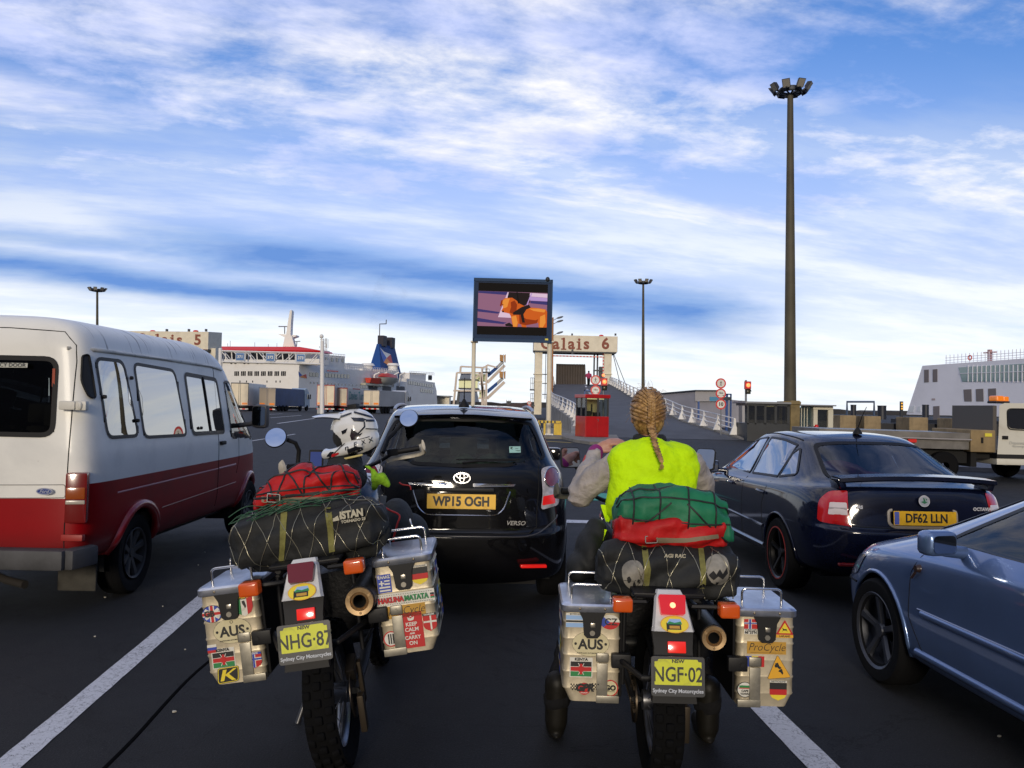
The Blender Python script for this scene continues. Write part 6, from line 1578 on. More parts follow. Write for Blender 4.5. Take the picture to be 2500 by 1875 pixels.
# --- green soft toy hanging from the bars
ty = soft('soft_toy', 'small lime green plush toy hanging from the left motorcycle\'s right bar', 'toy',
          [(P(911, 1150, 4.30), .014, P(918, 1170, 4.30), .026), (P(918, 1170, 4.30), .028, P(930, 1170, 4.30), .030), (P(932, 1165, 4.30), .026, P(944, 1180, 4.30), .020), (P(917, 1178, 4.30), .020, P(914, 1190, 4.30), .017), (P(940, 1176, 4.30), .02, P(947, 1184, 4.30), .015), (P(893, 1138, 4.30), .007, P(902, 1142, 4.30), .010)],
          mat('lime plush', (.20, .40, .012), .95, nz=(40, .3), bump=(120, .004)), .006, 4)
b = MB(); b.tube([P(926, 1150, 4.30), P(932, 1130, 4.5), P(926, 1108, 4.78)], .003, 5); b.build('cord', CORD, ty, 60)
tg = thing('luggage_tag', 'pale tag hanging below the green plush toy', 'tag', P(934, 1228, 4.66)); b = MB(); b.box((0, 0, 0), (.035, .004, .085), (0, .12, 0), .001); b.build('card', mat('tag card', (.32, .32, .30), .7), tg); b = MB(); b.tube([(-.008, 0, .04), (-.012, .0, .075)], .002, 5); b.build('string', CORD, tg)
b = MB(); b.tube(spline([P(975, 1178, 4.8), P(983, 1183, 4.78), P(1000, 1186, 4.78), P(1003, 1196, 4.78)], 4), .004, 6); tag(b.build('bungee_hook', mat('red cord', (.35, .02, .02), .6), None, 60), 'short red cord end beside the green plush toy', 'cord')

# ================================================================== the rider
def Q(px, py, y): return P(px, py, y)
sh_l, el_l, wr_l = Q(1512, 1128, 4.34), Q(1416, 1196, 4.44), Q(1457, 1098, 4.72)
sh_r, el_r, wr_r = Q(1688, 1132, 4.34), Q(1716, 1215, 4.50), V((1.085, 4.87, 1.145))
hip = V((.715, 4.20, .90)); chest = V((.735, 4.30, 1.24)); nk = Q(1585, 1085, 4.37); hd = Q(1581, 1012, 4.40)
hipl, hipr = V((.63, 4.22, .87)), V((.80, 4.22, .87)); knl, knr = V((.40, 4.40, .56)), V((1.02, 4.42, .56)); anl, anr = V((.255, 4.10, .11)), V((1.00, 4.08, .11))
SKIN = mat('skin', (.46, .22, .15), .5, nz=(20, .12))
hw = wr_l; kn_ = Q(1496, 1076, 4.72)
fx = (kn_ - hw).normalized()
body = [('e', hip + V((0, 0, .02)), (.15, .11, .12)), (hip, .11, chest, .12), ('e', chest + V((0, 0, .06)), (.165, .10, .14)), (chest + V((0, 0, .14)), .08, nk, .055), (nk, .055, hd + V((0, .0, -.05)), .052),
        ('e', hd + V((0, 0, .02)), (.078, .096, .105)), ('e', hd + V((0, .035, -.045)), (.058, .065, .075)), (hd + V((0, .085, -.015)), .008, hd + V((0, .112, -.034)), .012), ('e', hd + V((0, .06, -.095)), (.025, .028, .022)),
        ('e', hd + V((-.080, .0, -.02)), (.010, .02, .033)), ('e', hd + V((.080, .0, -.02)), (.010, .02, .033)),
        (chest + V((0, 0, .16)), .07, sh_l, .055), (sh_l, .05, el_l, .042), (el_l, .042, wr_l, .030), (chest + V((0, 0, .16)), .07, sh_r, .055), (sh_r, .05, el_r, .042), (el_r, .042, wr_r, .030),
        (hipl, .08, knl, .058), (knl, .055, anl, .042), (hipr, .08, knr, .058), (knr, .055, anr, .042), (anl, .04, anl + V((0, .12, -.05)), .035), (anr, .04, anr + V((0, .12, -.05)), .035)]
# left hand raised in front of the shoulder: palm, four curled fingers, thumb
body += [(hw, .028, hw + fx * .05, .030), (hw + fx * .03 + V((0, .012, .006)), .022, hw + fx * .085 + V((0, .01, .0)), .024), (hw + fx * .03 + V((0, -.012, -.008)), .02, hw + fx * .08 + V((0, -.01, -.012)), .022)]
for i, (off, l1, l2, drop) in enumerate((((0, .030, .012), .045, .036, .004), ((0, .010, .008), .050, .042, .006), ((0, -.010, .000), .046, .038, .010), ((0, -.028, -.010), .036, .028, .014))):
    a = hw + fx * .088 + V(off); b_ = a + V((l1, 0, .006 - drop * .3)); c_ = b_ + V((l2 * .9, .0, -drop - .006))
    body += [(a, .0105, b_, .0095), (b_, .0095, c_, .0078)]
ta = hw + fx * .03 + V((0, -.02, -.02)); tb_ = ta + V((.038, -.012, .000)); body += [(ta, .014, tb_, .0115), (tb_, .0115, tb_ + V((.032, -.002, .008)), .0095)]
# right hand closed round the grip
body += [(wr_r, .03, wr_r + V((.005, .05, .012)), .034)]
for i in range(4):
    a = wr_r + V((-.030 + i * .021, .07, .022)); body += [(wr_r + V((-.02 + i * .014, .035, .015)), .013, a, .0105), (a, .0105, a + V((0, .022, -.022)), .0095), (a + V((0, .022, -.022)), .0095, a + V((0, .002, -.042)), .0085)]
body += [(wr_r + V((-.03, .02, 0)), .014, wr_r + V((-.045, .05, -.03)), .011)]
pm = capsule_body(body, .0068, 4, 'person'); PERSON = link('person', pm, None, 179); pm.materials.clear(); pm.materials.append(SKIN)
tag(PERSON, 'woman rider seen from behind in a lime yellow vest with a blond plait', 'person')
def wear(name, parts, m, vox=.010, sm=6, trimfn=None, fold=None):
    me = capsule_body(parts, vox, sm, name)
    if fold: folds(me, *fold)
    if trimfn:
        bm = bmesh.new(); bm.from_mesh(me); bmesh.ops.delete(bm, geom=[f for f in bm.faces if trimfn(f.calc_center_median())], context='FACES'); bm.to_mesh(me); bm.free()
    o = link(name, me, PERSON, 179); me.materials.clear(); me.materials.append(m); return o
JK = mat('beige riding jacket', (.36, .32, .29), .75, nz=(7, .22), bump=(16, .022), dirt=(5, (.20, .17, .14), .5))
upl, upr = sh_l.lerp(el_l, .5) + V((-.02, 0, -.02)), sh_r.lerp(el_r, .5) + V((.02, 0, -.01))
wear('jacket', [(hip + V((0, 0, .06)), .165, chest, .155), ('e', chest + V((0, 0, .06)), (.185, .125, .16)), (chest + V((0, 0, .17)), .08, nk + V((0, 0, -.06)), .062),
                (sh_l, .068, upl, .078), (upl, .080, el_l + V((-.0, -.01, -.025)), .072), (el_l + V((-.0, -.01, -.025)), .072, el_l.lerp(wr_l, .5), .062), (el_l.lerp(wr_l, .5), .06, el_l.lerp(wr_l, .86), .043), (chest + V((0, 0, .15)), .08, sh_l, .068),
                (sh_r, .066, upr, .072), (upr, .074, el_r, .064), (el_r, .068, el_r.lerp(wr_r, .55), .056), (el_r.lerp(wr_r, .55), .054, el_r.lerp(wr_r, .9), .042), (chest + V((0, 0, .15)), .08, sh_r, .068)], JK, .009, 9, None, (.013, 6.5))
for k, (a, b2) in enumerate(((.52, .66),)):
    p, q = el_l.lerp(wr_l, .30) + V((-.03, -.055, .0)), el_l.lerp(wr_l, .85) + V((-.045, -.02, 0))
    b = MB(); b.tube(spline([p, p.lerp(q, .5) + V((-.006, -.008, 0)), q], 5), .012, 8, flat=.4); b.build('sleeve_trim', mat('red sleeve trim', (.42, .03, .02), .7), PERSON, 60)
b = MB(); b.tube([el_l.lerp(wr_l, .84), el_l.lerp(wr_l, .95), wr_l + fx * .008], [.047, .045, .037], 14); b.build('cuff', mat('magenta cuff', (.24, .012, .14), .8), PERSON, 60)
VEST = mat('lime safety vest', (.56, .88, .0), .7, nz=(9, .08), bump=(13, .02), spec=.2)
VL, VR = Q(1530, 1232, 4.27), Q(1645, 1225, 4.27)
SVL, SVR = Q(1530, 1130, 4.31), Q(1660, 1133, 4.31); VM1, VM2 = Q(1541, 1178, 4.28), Q(1646, 1181, 4.28)
wear('safety_vest', [(hip + V((0, 0, .02)), .185, chest, .165), ('e', chest + V((0, 0, .06)), (.21, .155, .18)), (SVL, .107, VM1, .113), (SVR, .107, VM2, .113), (VM1, .113, VL, .112), (VM2, .113, VR, .110), (VL, .11, VR, .11), (VM1, .115, VM2, .115),
                     (SVL, .105, nk + V((-.035, -.02, -.045)), .090), (SVR, .105, nk + V((.035, -.02, -.045)), .090), (SVL, .107, SVR, .107), (chest + V((0, 0, .12)), .14, nk + V((0, 0, -.06)), .09)], VEST, .009, 18, lambda c: (c - nk - V((0, .0, .035))).length < .112, (.010, 5.5))
for i, (p, q, r_) in enumerate(((Q(1478, 1240, 4.30), Q(1490, 1262, 4.25), .035), (Q(1466, 1300, 4.22), Q(1476, 1306, 4.2), .02))):
    b = MB(); b.loft([[p.lerp(q, .5) + V((r_ * (k / 3 - 1) * (1.1 - .25 * j), .012 * math.sin(k * 1.9 + j), r_ * (1.1 - .75 * j) - .012 * abs(math.sin(k * 1.3)) * (j > 1))) for k in range(7)] for j in range(4)], closed=False, caps=False); b.build('vest_hem', mat('lime safety vest'), PERSON, 179)
wear('trousers', [(hip + V((0, -.0, -.02)), .16, hip + V((0, .02, .08)), .15), (hipl, .11, knl, .085), (knl, .082, anl + V((0, 0, .08)), .066), (hipr, .11, knr, .085), (knr, .082, anr + V((0, 0, .08)), .066)], mat('dark riding trousers', (.009, .009, .010), .9, bump=(14, .02), spec=.15), .010, 6, None, (.014, 8))
for an in (anl, anr):
    wear('boot', [(an + V((0, 0, .16)), .062, an + V((0, .0, -.03)), .056), (an + V((0, .0, -.04)), .052, an + V((0, .17, -.055)), .046), ('e', an + V((0, .08, -.085)), (.05, .15, .02))], mat('dark leather boot', (.009, .008, .006), .5, nz=(12, .3), spec=.2), .010, 4)
b = MB(); b.tube([nk + V((.064 * math.cos(a), .062 * math.sin(a) - .004, .024 + .006 * math.cos(a * 2))) for a in [k * PI / 12 for k in range(24)]], .027, 10, closed=True); b.build('neck_scarf', mat('black scarf', (.012, .014, .014), .9, bump=(30, .01)), PERSON, 179)
# face details (they show in the right mirror)
for s in (-1, 1):
    b = MB(); b.sph(hd + V((s * .031, .086, .012)), (.014, .010, .010), 8); b.build('eye', mat('eye white', (.5, .48, .45), .2), PERSON, 179)
    b = MB(); b.sph(hd + V((s * .031, .0945, .012)), (.006, .003, .006), 6); b.build('iris', mat('iris', (.03, .04, .05), .1), PERSON, 179)
    b = MB(); b.tube([hd + V((s * .016, .097, .029)), hd + V((s * .032, .095, .033)), hd + V((s * .048, .082, .028))], .004, 6); b.build('eyebrow', mat('eyebrow', (.16, .09, .04), .8), PERSON, 179)
b = MB(); b.tube([hd + V((-.022, .088, -.064)), hd + V((0, .097, -.062)), hd + V((.022, .088, -.064))], [.003, .0065, .003], 8); b.build('lips', mat('lips', (.32, .09, .08), .4), PERSON, 179)
# hair: cap swept back into a plait
def hairmat():
    m = bpy.data.materials.new('blond hair'); m.use_nodes = True; n = m.node_tree; b = n.nodes['Principled BSDF']; t = n.nodes.new('ShaderNodeTexCoord').outputs['Object']
    f = noise(n, t, 45, 5, .7, .3).step(.34, .66); g = noise(n, t, 9, 4, .6).step(.3, .7)
    n.links.new(mixc(n, f, mixc(n, g, (.08, .035, .010), (.20, .10, .028)), mixc(n, g, (.34, .18, .055), (.55, .33, .12))), b.inputs['Base Color']); b.inputs['Roughness'].default_value = .42
    return m
HAIR = hairmat(); rnd = random.Random(21)
hp = [('e', hd + V((0, -.008, .028)), (.092, .105, .113)), ('e', hd + V((0, -.035, -.025)), (.086, .075, .095))]
hme = capsule_body(hp, .008, 4, 'hair'); bm = bmesh.new(); bm.from_mesh(hme); bmesh.ops.recalc_face_normals(bm, faces=bm.faces)
bmesh.ops.delete(bm, geom=[f for f in bm.faces if (lambda c: c.y > hd.y + .045 and c.z < hd.z + .085)(f.calc_center_median())], context='FACES')
hv = BVHTree.FromBMesh(bm); bm.to_mesh(hme); bm.free()
hair = link('hair', hme, PERSON, 179); hme.materials.clear(); hme.materials.append(HAIR)
def on_hair(a, e, off):
    d = V((math.sin(a) * math.cos(e), -math.cos(a) * math.cos(e), math.sin(e))); c0 = hd + V((0, -.015, .01)); h = hv.ray_cast(c0 + d * .5, -d)
    return (h[0] if h[0] is not None else c0 + d * .1) + d * off
b = MB()
for s in (-1, 1):
    for k in range(9):                                             # swept locks, each a sheaf of strands
        e0 = 1.42 - k * .20 + rnd.uniform(-.05, .05); e1 = .92 - k * .185 + rnd.uniform(-.04, .04)
        for j in range(15):
            f = (j - 7) / 7 + rnd.uniform(-.06, .06); w = .085
            a_out = s * (1.75 + rnd.uniform(-.2, .2)); pts = []
            for q in range(9):
                t = q / 8; a = a_out * (1 - t) ** 1.15 + s * .045 * t; e = (e0 + f * w * .9) * (1 - t) + (e1 + f * w * .25) * t + .22 * math.sin(t * PI) * (1 if k < 5 else .4)
                pts.append(on_hair(a, e, .003 + .0042 * math.sin(t * PI) * (1 - f * f * .8) + .003 * t + rnd.uniform(0, .002)))
            b.tube(pts, [.0030 * (1 - .35 * abs(t / 8 - .5)) for t in range(9)], 5)
b.build('hair_locks', HAIR, hair, 179)
b = MB()
path = spline([on_hair(.0, 1.0, .006), on_hair(0, .6, .012), on_hair(0, .2, .014), on_hair(0, -.2, .014), on_hair(0, -.6, .012), Q(1592, 1052, 4.255), Q(1597, 1075, 4.19), Q(1604, 1098, 4.125), Q(1612, 1118, 4.095), Q(1616, 1131, 4.085)], 6)
N = len(path)
for i in range(0, N - 2):
    t = i / N; s = 1 if i % 2 else -1; r_ = (.0175 if t < .5 else .017 - .018 * (t - .5)) ; d = (path[min(i + 1, N - 1)] - path[i]).normalized(); side = d.cross(V((0, -1, 0))).normalized()
    p = path[i] + side * s * r_ * .55 + V((0, -.003, 0)); q = path[min(i + 2, N - 1)] - side * s * r_ * .15 + V((0, -.005, 0))
    for j in range(4):
        o_ = side * (j - 1.5) * r_ * .22 + V((0, -.002 * (j % 2), 0)); b.tube([p + o_ - d * r_ * .6 + side * s * r_ * .3, p + o_, q + o_ * .5], [r_ * .25, r_ * .36, r_ * .20], 5)
e = path[-1]
for j in range(10): b.tube([e, e + V((rnd.uniform(-.010, .010), -.002, -.016)), e + V((rnd.uniform(-.02, .012), -.002, -.034))], [.003, .002, .0006], 4)
b.build('plait', HAIR, hair, 179)
b = MB()
for j in range(60):
    a, e0 = rnd.uniform(-1.7, 1.7), rnd.uniform(-.8, 1.5); p = on_hair(a, e0, .002); q = on_hair(a + rnd.uniform(-.4, .4), e0 + rnd.uniform(-.4, .2), rnd.uniform(.02, .05)); b.tube([p, p.lerp(q, .5) + V((0, -.006, .008)), q], .0006, 3)
b.build('stray_hair', HAIR, hair)

# ================================================================== the port
def pb(b, x0, y0, x1, y1, Y, dep, mi=None, bev=0, rz=0):
    """upright box whose front shows between two photograph pixels at depth Y"""
    c = P((x0 + x1) / 2, (y0 + y1) / 2, Y); w, h = abs(x1 - x0) / F * Y, abs(y1 - y0) / F * Y
    return b.box((c.x, c.y + dep / 2, c.z), (w, dep, h), (0, 0, rz), bev, mi=mi)


def base(px, py, Y, z=0):
    p = P(px, py, Y); p.z = z; return p


class T:
    """thing at a base point; parts are given in world coordinates"""
    def __init__(s, name, label, cat, at, group=None): s.o = thing(name, label, cat, at, 0, group); s.at = V(at)
    def part(s, name, m, fn, smooth=None, parent=None):
        b = MB(); fn(b); p = parent or s.o
        off = s.at
        for v in b.bm.verts: v.co -= off
        return b.build(name, m, p, smooth)


CREAM = mat('cream painted steel', (.74, .67, .52), .55, nz=(1.5, .08), dirt=(.8, (.45, .37, .26), .4)); GREYST = mat('grey steel', (.20, .21, .23), .5, .5); DKST = mat('dark steel', (.035, .04, .05), .5, .4)
CONC = mat('concrete', (.26, .24, .21), .85, nz=(1.2, .25), dirt=(.6, (.12, .11, .10), .6), bump=(6, .01)); RED = mat('red booth paint', (.42, .006, .008), .4, coat=.3, nz=(2, .12)); WHITEP = mat('white steel paint', (.76, .75, .74), .5, dirt=(.5, (.38, .34, .28), .35))
BROWNL = mat('rust brown lettering', (.24, .055, .025), .6); WIN = mat('dark window', (.02, .022, .028), .12, coat=.6); SIGNR = mat('sign red', (.55, .015, .012), .4, emit=(.6, .02, .01), es=.10); SIGNW = mat('sign white', (.70, .68, .62), .4); SIGNK = mat('sign black', (.015, .015, .015), .5)

# --- linkspan gantry "Calais 6"
Yg = 110
t = T('linkspan_gantry', 'cream gantry lettered Calais 6 standing over the ramp', 'gantry', base(1400, 940, Yg))
t.part('beam', CREAM, lambda b: pb(b, 1303, 819, 1508, 858, Yg, 4.5, bev=.05))
t.part('beam_soffit', DKST, lambda b: pb(b, 1306, 857.5, 1505, 861, Yg + .1, 4.2))
def letters(txt, x0, x1, yc, cap, Y, slope=0):
    def fn(b):
        adv = {'C': 1.05, 'a': .92, 'l': .58, 'i': .58, 's': .86, ' ': .95, '5': .95, '6': .95}; tot = sum(adv[c] for c in txt); x = x0
        for ch in txt:
            w = (x1 - x0) * adv[ch] / tot
            if ch != ' ':
                p = P(x + w / 2, yc + slope * (x - x0), Y - .03); sz = cap / F * Y * 1.40
                Mx = frame(p, (1, 0, 0), (0, 0, 1)); b.text(ch, 0, 0, sz, 0, Mx, 0, sz * .032, 0, 'CENTER', 1.0)
                if ch in 'li': b.rect(-sz * .17, -sz * .37, sz * .17, -sz * .29, .004, Mx)
                if ch in 'li': b.rect(-sz * .17, sz * (.29 if ch == 'l' else .10), 0, sz * (.37 if ch == 'l' else .17), .004, Mx)
            x += w
    return fn
t.part('lettering', BROWNL, letters('Calais 6', 1320, 1490, 840, 27, Yg))
for x0, x1, y1 in ((1305, 1323, 1012), (1475, 1493, 945)): t.part('pillar', CREAM, lambda b: (pb(b, x0, 858, x1, y1, Yg + .4, 2.0), pb(b, x0 - 2, 912, x1 + 2, 914, Yg + .2, 2.4), pb(b, x0 - 1, 930, x1 + 1, 932, Yg + .3, 2.2)))
t.part('striped_bar', [SIGNR, WHITEP], lambda b: [pb(b, 1350 + i * 4.1, 867 + i * .1, 1354.1 + i * 4.1, 870 + i * .1, Yg + .8, .3, mi=i % 2) for i in range(30)])
t.part('striped_post', [SIGNR, WHITEP], lambda b: [pb(b, 1471.5, 863 + i * 4, 1474.5, 867 + i * 4, Yg + .9, .2, mi=i % 2) for i in range(14)])
for x in (1451, 1459): t.part('lift_column', DKST, lambda b: pb(b, x - 1.6, 861, x + 1.6, 918, Yg + 1.5, .5))
t.part('side_frame', DKST, lambda b: ( [pb(b, 1331 + k * 5, 860, 1332.5 + k * 5, 975, Yg + 2.2, .3) for k in range(3)], [pb(b, 1324, y, 1344, y + 2, Yg + 2.1, .4) for y in (913, 935, 962)]))
t.part('lift_frame', DKST, lambda b: (pb(b, 1449, 903, 1472, 906, Yg + 1.4, .6), pb(b, 1463, 895, 1472, 930, Yg + 1.6, 1)))
for y in (922, 960): t.part('platform', DKST, lambda b: (pb(b, 1294, y + 28, 1305, y + 31, Yg, 1.5), [pb(b, x, y, x + 1, y + 28, Yg, .08) for x in (1295, 1299, 1303)], pb(b, 1295, y, 1304, y + 1, Yg, .08), pb(b, 1295, y + 13, 1304, y + 14, Yg, .08)))
for x in (1397, 1503): t.part('roof_lamp', DKST, lambda b: (pb(b, x - 2, 814, x + 2, 819, Yg + 1, .4)))
t.part('roof_beacon', SIGNR, lambda b: b.sph(P(1468, 820, Yg + 1), (.33, .33, .16), 8))
t.part('soffit_lamp', DKST, lambda b: pb(b, 1395, 853, 1400, 864, Yg - .1, .3))
for x0, x1 in ((1497, 1516), (1499, 1530)): t.part('stay_cable', GREYST, lambda b: b.tube([P(x0, 866, Yg + 2), P(x1, 945, Yg + 2)], .05, 5))
# --- folded ramp flap
t = T('ramp_flap', 'raised dark corrugated steel flap at the top of the ramp', 'ramp flap', base(1394, 940, 114, 4.5))
t.part('plate', mat('rusty dark plate', (.05, .032, .022), .7, nz=(.8, .5)), lambda b: b.prism([P(1357, 940, 114), P(1431, 941, 114), P(1429, 890, 115), P(1358, 888, 115)], (0, .25, 0)))
for i in range(18): t.part('rib', mat('flap rib', (.15, .13, .12), .6, .3), lambda b: b.tube([P(1359 + i * 4.05, 939, 113.9), P(1359.5 + i * 3.95, 889, 114.9)], .07, 5))
# --- the ramp itself
Lr = [P(1416, 1066, 45), P(1413, 1031, 50), P(1394, 1014, 56), P(1375, 1002, 62), P(1351, 986, 75), P(1345, 966, 90), P(1352, 940, 106), P(1354, 939, 113)]
Rr = [P(1818, 1083, 45), P(1728, 1048, 50), P(1660, 1027, 56), P(1620, 1007, 62), P(1552, 977, 75), P(1512, 953, 90), P(1489, 940, 106), P(1486, 939, 113)]
Lr[0].z = .012; Rr[0].z = .012; Rr[1].z = max(Rr[1].z, .3)
Ls, Rs = spline(Lr, 5), spline(Rr, 5)
b = MB(); b.loft([[l.lerp(r, k / 6) for k in range(7)] for l, r in zip(Ls, Rs)], closed=False, caps=False)
tag(b.build('ramp_road', mat('ramp asphalt', (.062, .064, .072), .75, nz=(.7, .25)), None, 60), kind='structure')
b = MB()
for E, sg in ((Ls, -1), (Rs, 1)):
    b.loft([[V((p.x, p.y, p.z + .10)), V((p.x + sg * .5, p.y, p.z + .10)), V((p.x + sg * .5, p.y, -.05)), V((p.x, p.y, -.05))] for p in E])
tag(b.build('ramp_walls', CONC), kind='structure')
strip('lane_marking', V((1, 1, 1)), V((1.001, 1, 1)), .01, 0, WHITE_PAINT) if 0 else None
def dash(f, i0, i1):
    b = MB(); A = [Ls[i].lerp(Rs[i], f) for i in (i0, i1)]; w = .12
    b.loft([[p + V((-w, 0, .02)), p + V((w, 0, .02))] for p in A], closed=False, caps=False); tag(b.build('lane_marking', WHITE_PAINT), kind='structure')
for i in range(20, 34, 2): dash(.56, i, i + 1)
def railing(label, E, sg, i0):
    t = T('railing', label, 'railing', E[i0])
    H = .92; top = [p + V((sg * .15, 0, .10)) for p in E[i0:]]
    for h in (H, H * .68, H * .38): t.part('rail', WHITEP, lambda b: b.tube([p + V((0, 0, h)) for p in top], .034, 6), 60)
    seglen = 0; last = None
    for p in top:
        if last is None or (p - last).length > 2.1:
            last = p; t.part('post', WHITEP, lambda b: b.loft([[p + V((a * w, c * .08, h)) for a, c in ((-1, -1), (1, -1), (1, 1), (-1, 1))] for w, h in ((.27, 0), (.24, .06), (.07, .55), (.055, H))]))
railing('white railing with flared posts along the left edge of the ramp', Ls, -1, 3)
railing('white railing with flared posts along the right edge of the ramp', Rs, 1, 2)
# --- island with kerb, red booth, barrier
b = MB(); kp = [G(1290, 1052), G(1300, 1071), G(1372, 1072), G(1402, 1080), G(1440, 1086), G(1496, 1086), G(1512, 1078), G(1500, 1060), G(1400, 1046)]
b.prism([(p.x, p.y, .004) for p in kp], (0, 0, .13)); tag(b.build('kerb_island', mat('kerb concrete', (.20, .185, .16), .85, nz=(1.5, .3))), kind='structure')
Rk = Matrix.Translation(base(1457, 1070, 41.5)) @ Matrix.Rotation(rad(18), 4, 'Z')
t = thing('kiosk', 'red control kiosk with glazed top half at the foot of the ramp', 'kiosk', M=Rk)
def kp_(name, m, fn, par=None, smooth=None): b = MB(); fn(b); return b.build(name, m, par or t, smooth)
kp_('lower_wall', RED, lambda b: b.box((0, .65, .66), (1.30, 1.30, 1.04), bev=.012))
for x in (-.32, .32): kp_('door_panel', RED, lambda b: b.box((x, -.012, .68), (.60, .03, .98), bev=.008))
kp_('roof', RED, lambda b: (b.box((0, .65, 2.20), (1.40, 1.40, .18), bev=.02)))
for x, y in ((-.61, .04), (.61, .04), (-.61, 1.26), (.61, 1.26), (.04, .03), (-.61, .62)): kp_('window_post', mat('booth frame', (.05, .05, .055), .5), lambda b: b.box((x, y, 1.645), (.07, .07, .93)))
KG = glassmat('booth glass', (.75, .78, .72), 1.45)
for x in (-.29, .33): kp_('window', KG, lambda b: b.box((x, .03, 1.645), (.55, .008, .93)))
for y in (.32, .95): kp_('window', KG, lambda b: b.box((-.61, y, 1.645), (.008, .56, .93)))
kp_('interior', [mat('booth cream', (.58, .50, .32), .8), mat('booth dark', (.03, .03, .03), .7), mat('booth lamp', (.9, .85, .6), .5, emit=(1, .85, .45), es=1.1)], lambda b: (b.box((0, 1.22, 1.62), (1.15, .03, .9), mi=0), b.box((-.25, .8, 1.32), (.45, .3, .25), mi=1), b.box((.35, .9, 1.28), (.3, .3, .2), mi=1), b.box((0, .55, 2.07), (1.0, .5, .03), mi=2), b.box((.1, .95, 1.55), (.06, .06, .5), mi=1)))
kp_('door_handle', chrome(), lambda b: (b.box((.02, -.05, 1.02), (.12, .03, .025), bev=.006), b.box((.05, -.05, .97), (.025, .03, .10), bev=.006)))
kp_('hinge_box', RED, lambda b: b.box((.68, .3, .85), (.09, .2, .25), bev=.02))
t = T('barrier', 'yellow steel protection hoop round the screen post', 'barrier', base(1342, 1068, 43.3))
YEL = mat('yellow barrier paint', (.62, .42, .02), .5, nz=(2, .15)); 
t.part('rail', [YEL, SIGNK], lambda b: (pb(b, 1314, 1027, 1370, 1033, 43.3, .13), [pb(b, 1317 + i * 9, 1027, 1321 + i * 9, 1033, 43.29, .15, mi=1) for i in range(5)]))
for x in (1314, 1327, 1366): t.part('leg', YEL, lambda b: pb(b, x, 1032, x + 5, 1068, 43.3, .13))
t.part('plate', YEL, lambda b: pb(b, 1352, 1034, 1366, 1067, 43.4, .05))
t.part('base_rail', [WHITEP, SIGNK], lambda b: (pb(b, 1331, 1059, 1350, 1066, 43.0, .1), [pb(b, 1334 + i * 5, 1061, 1336.5 + i * 5, 1064, 42.98, .1, mi=1) for i in range(3)]))
# --- video screen on two posts
Ys = 44.5
t = T('video_screen', 'large video screen on two cream posts showing a brown dog', 'screen', base(1250, 1066, Ys))
FS = frame(P(1250, 759, Ys), (.999, .028, 0), (0, 0, 1)); pxm = Ys / F
SC_ = lambda x, y: ((x - 1250) * pxm, (759 - y + (x - 1250) * .0218) * pxm)
t.part('housing', mat('blue screen housing', (.012, .032, .085), .6, spec=.2, nz=(1, .2)), lambda b: (b.prism([(*SC_(1157, 684), 0), (*SC_(1347, 684), 0), (*SC_(1347, 832), 0), (*SC_(1157, 832), 0)], (0, 0, -.55), FS)))
t.part('frame_lip', mat('blue screen edge', (.02, .05, .11), .6, spec=.2), lambda b: [b.box((*[(p + q) / 2 for p, q in zip(SC_(*a), SC_(*c))], .02), (abs(SC_(*a)[0] - SC_(*c)[0]) + .08, abs(SC_(*a)[1] - SC_(*c)[1]) + .08, .06), M=FS) for a, c in (((1157, 684), (1347, 684)), ((1157, 832), (1347, 832)), ((1157, 684), (1157, 832)), ((1347, 684), (1347, 832)))])
DOGC = {'k': (.008, .006, .005), 'v': (.33, .15, .24), 'n': (.055, .045, .18), 'w': (.85, .62, .78), 'l': (.55, .35, .70), 'd': (.72, .13, .015), 'h': (.95, .33, .05), 's': (.33, .04, .006), 'b': (.02, .012, .012)}
dk = list(DOGC); dm = [mat('picture ' + k, (.004, .004, .004), .7, spec=.05, emit=c, es=.75) for k, c in DOGC.items()]
zs_ = lambda pts: [SC_(1050 + x / 3.403, 650 + y / 3.403) for x, y in pts]
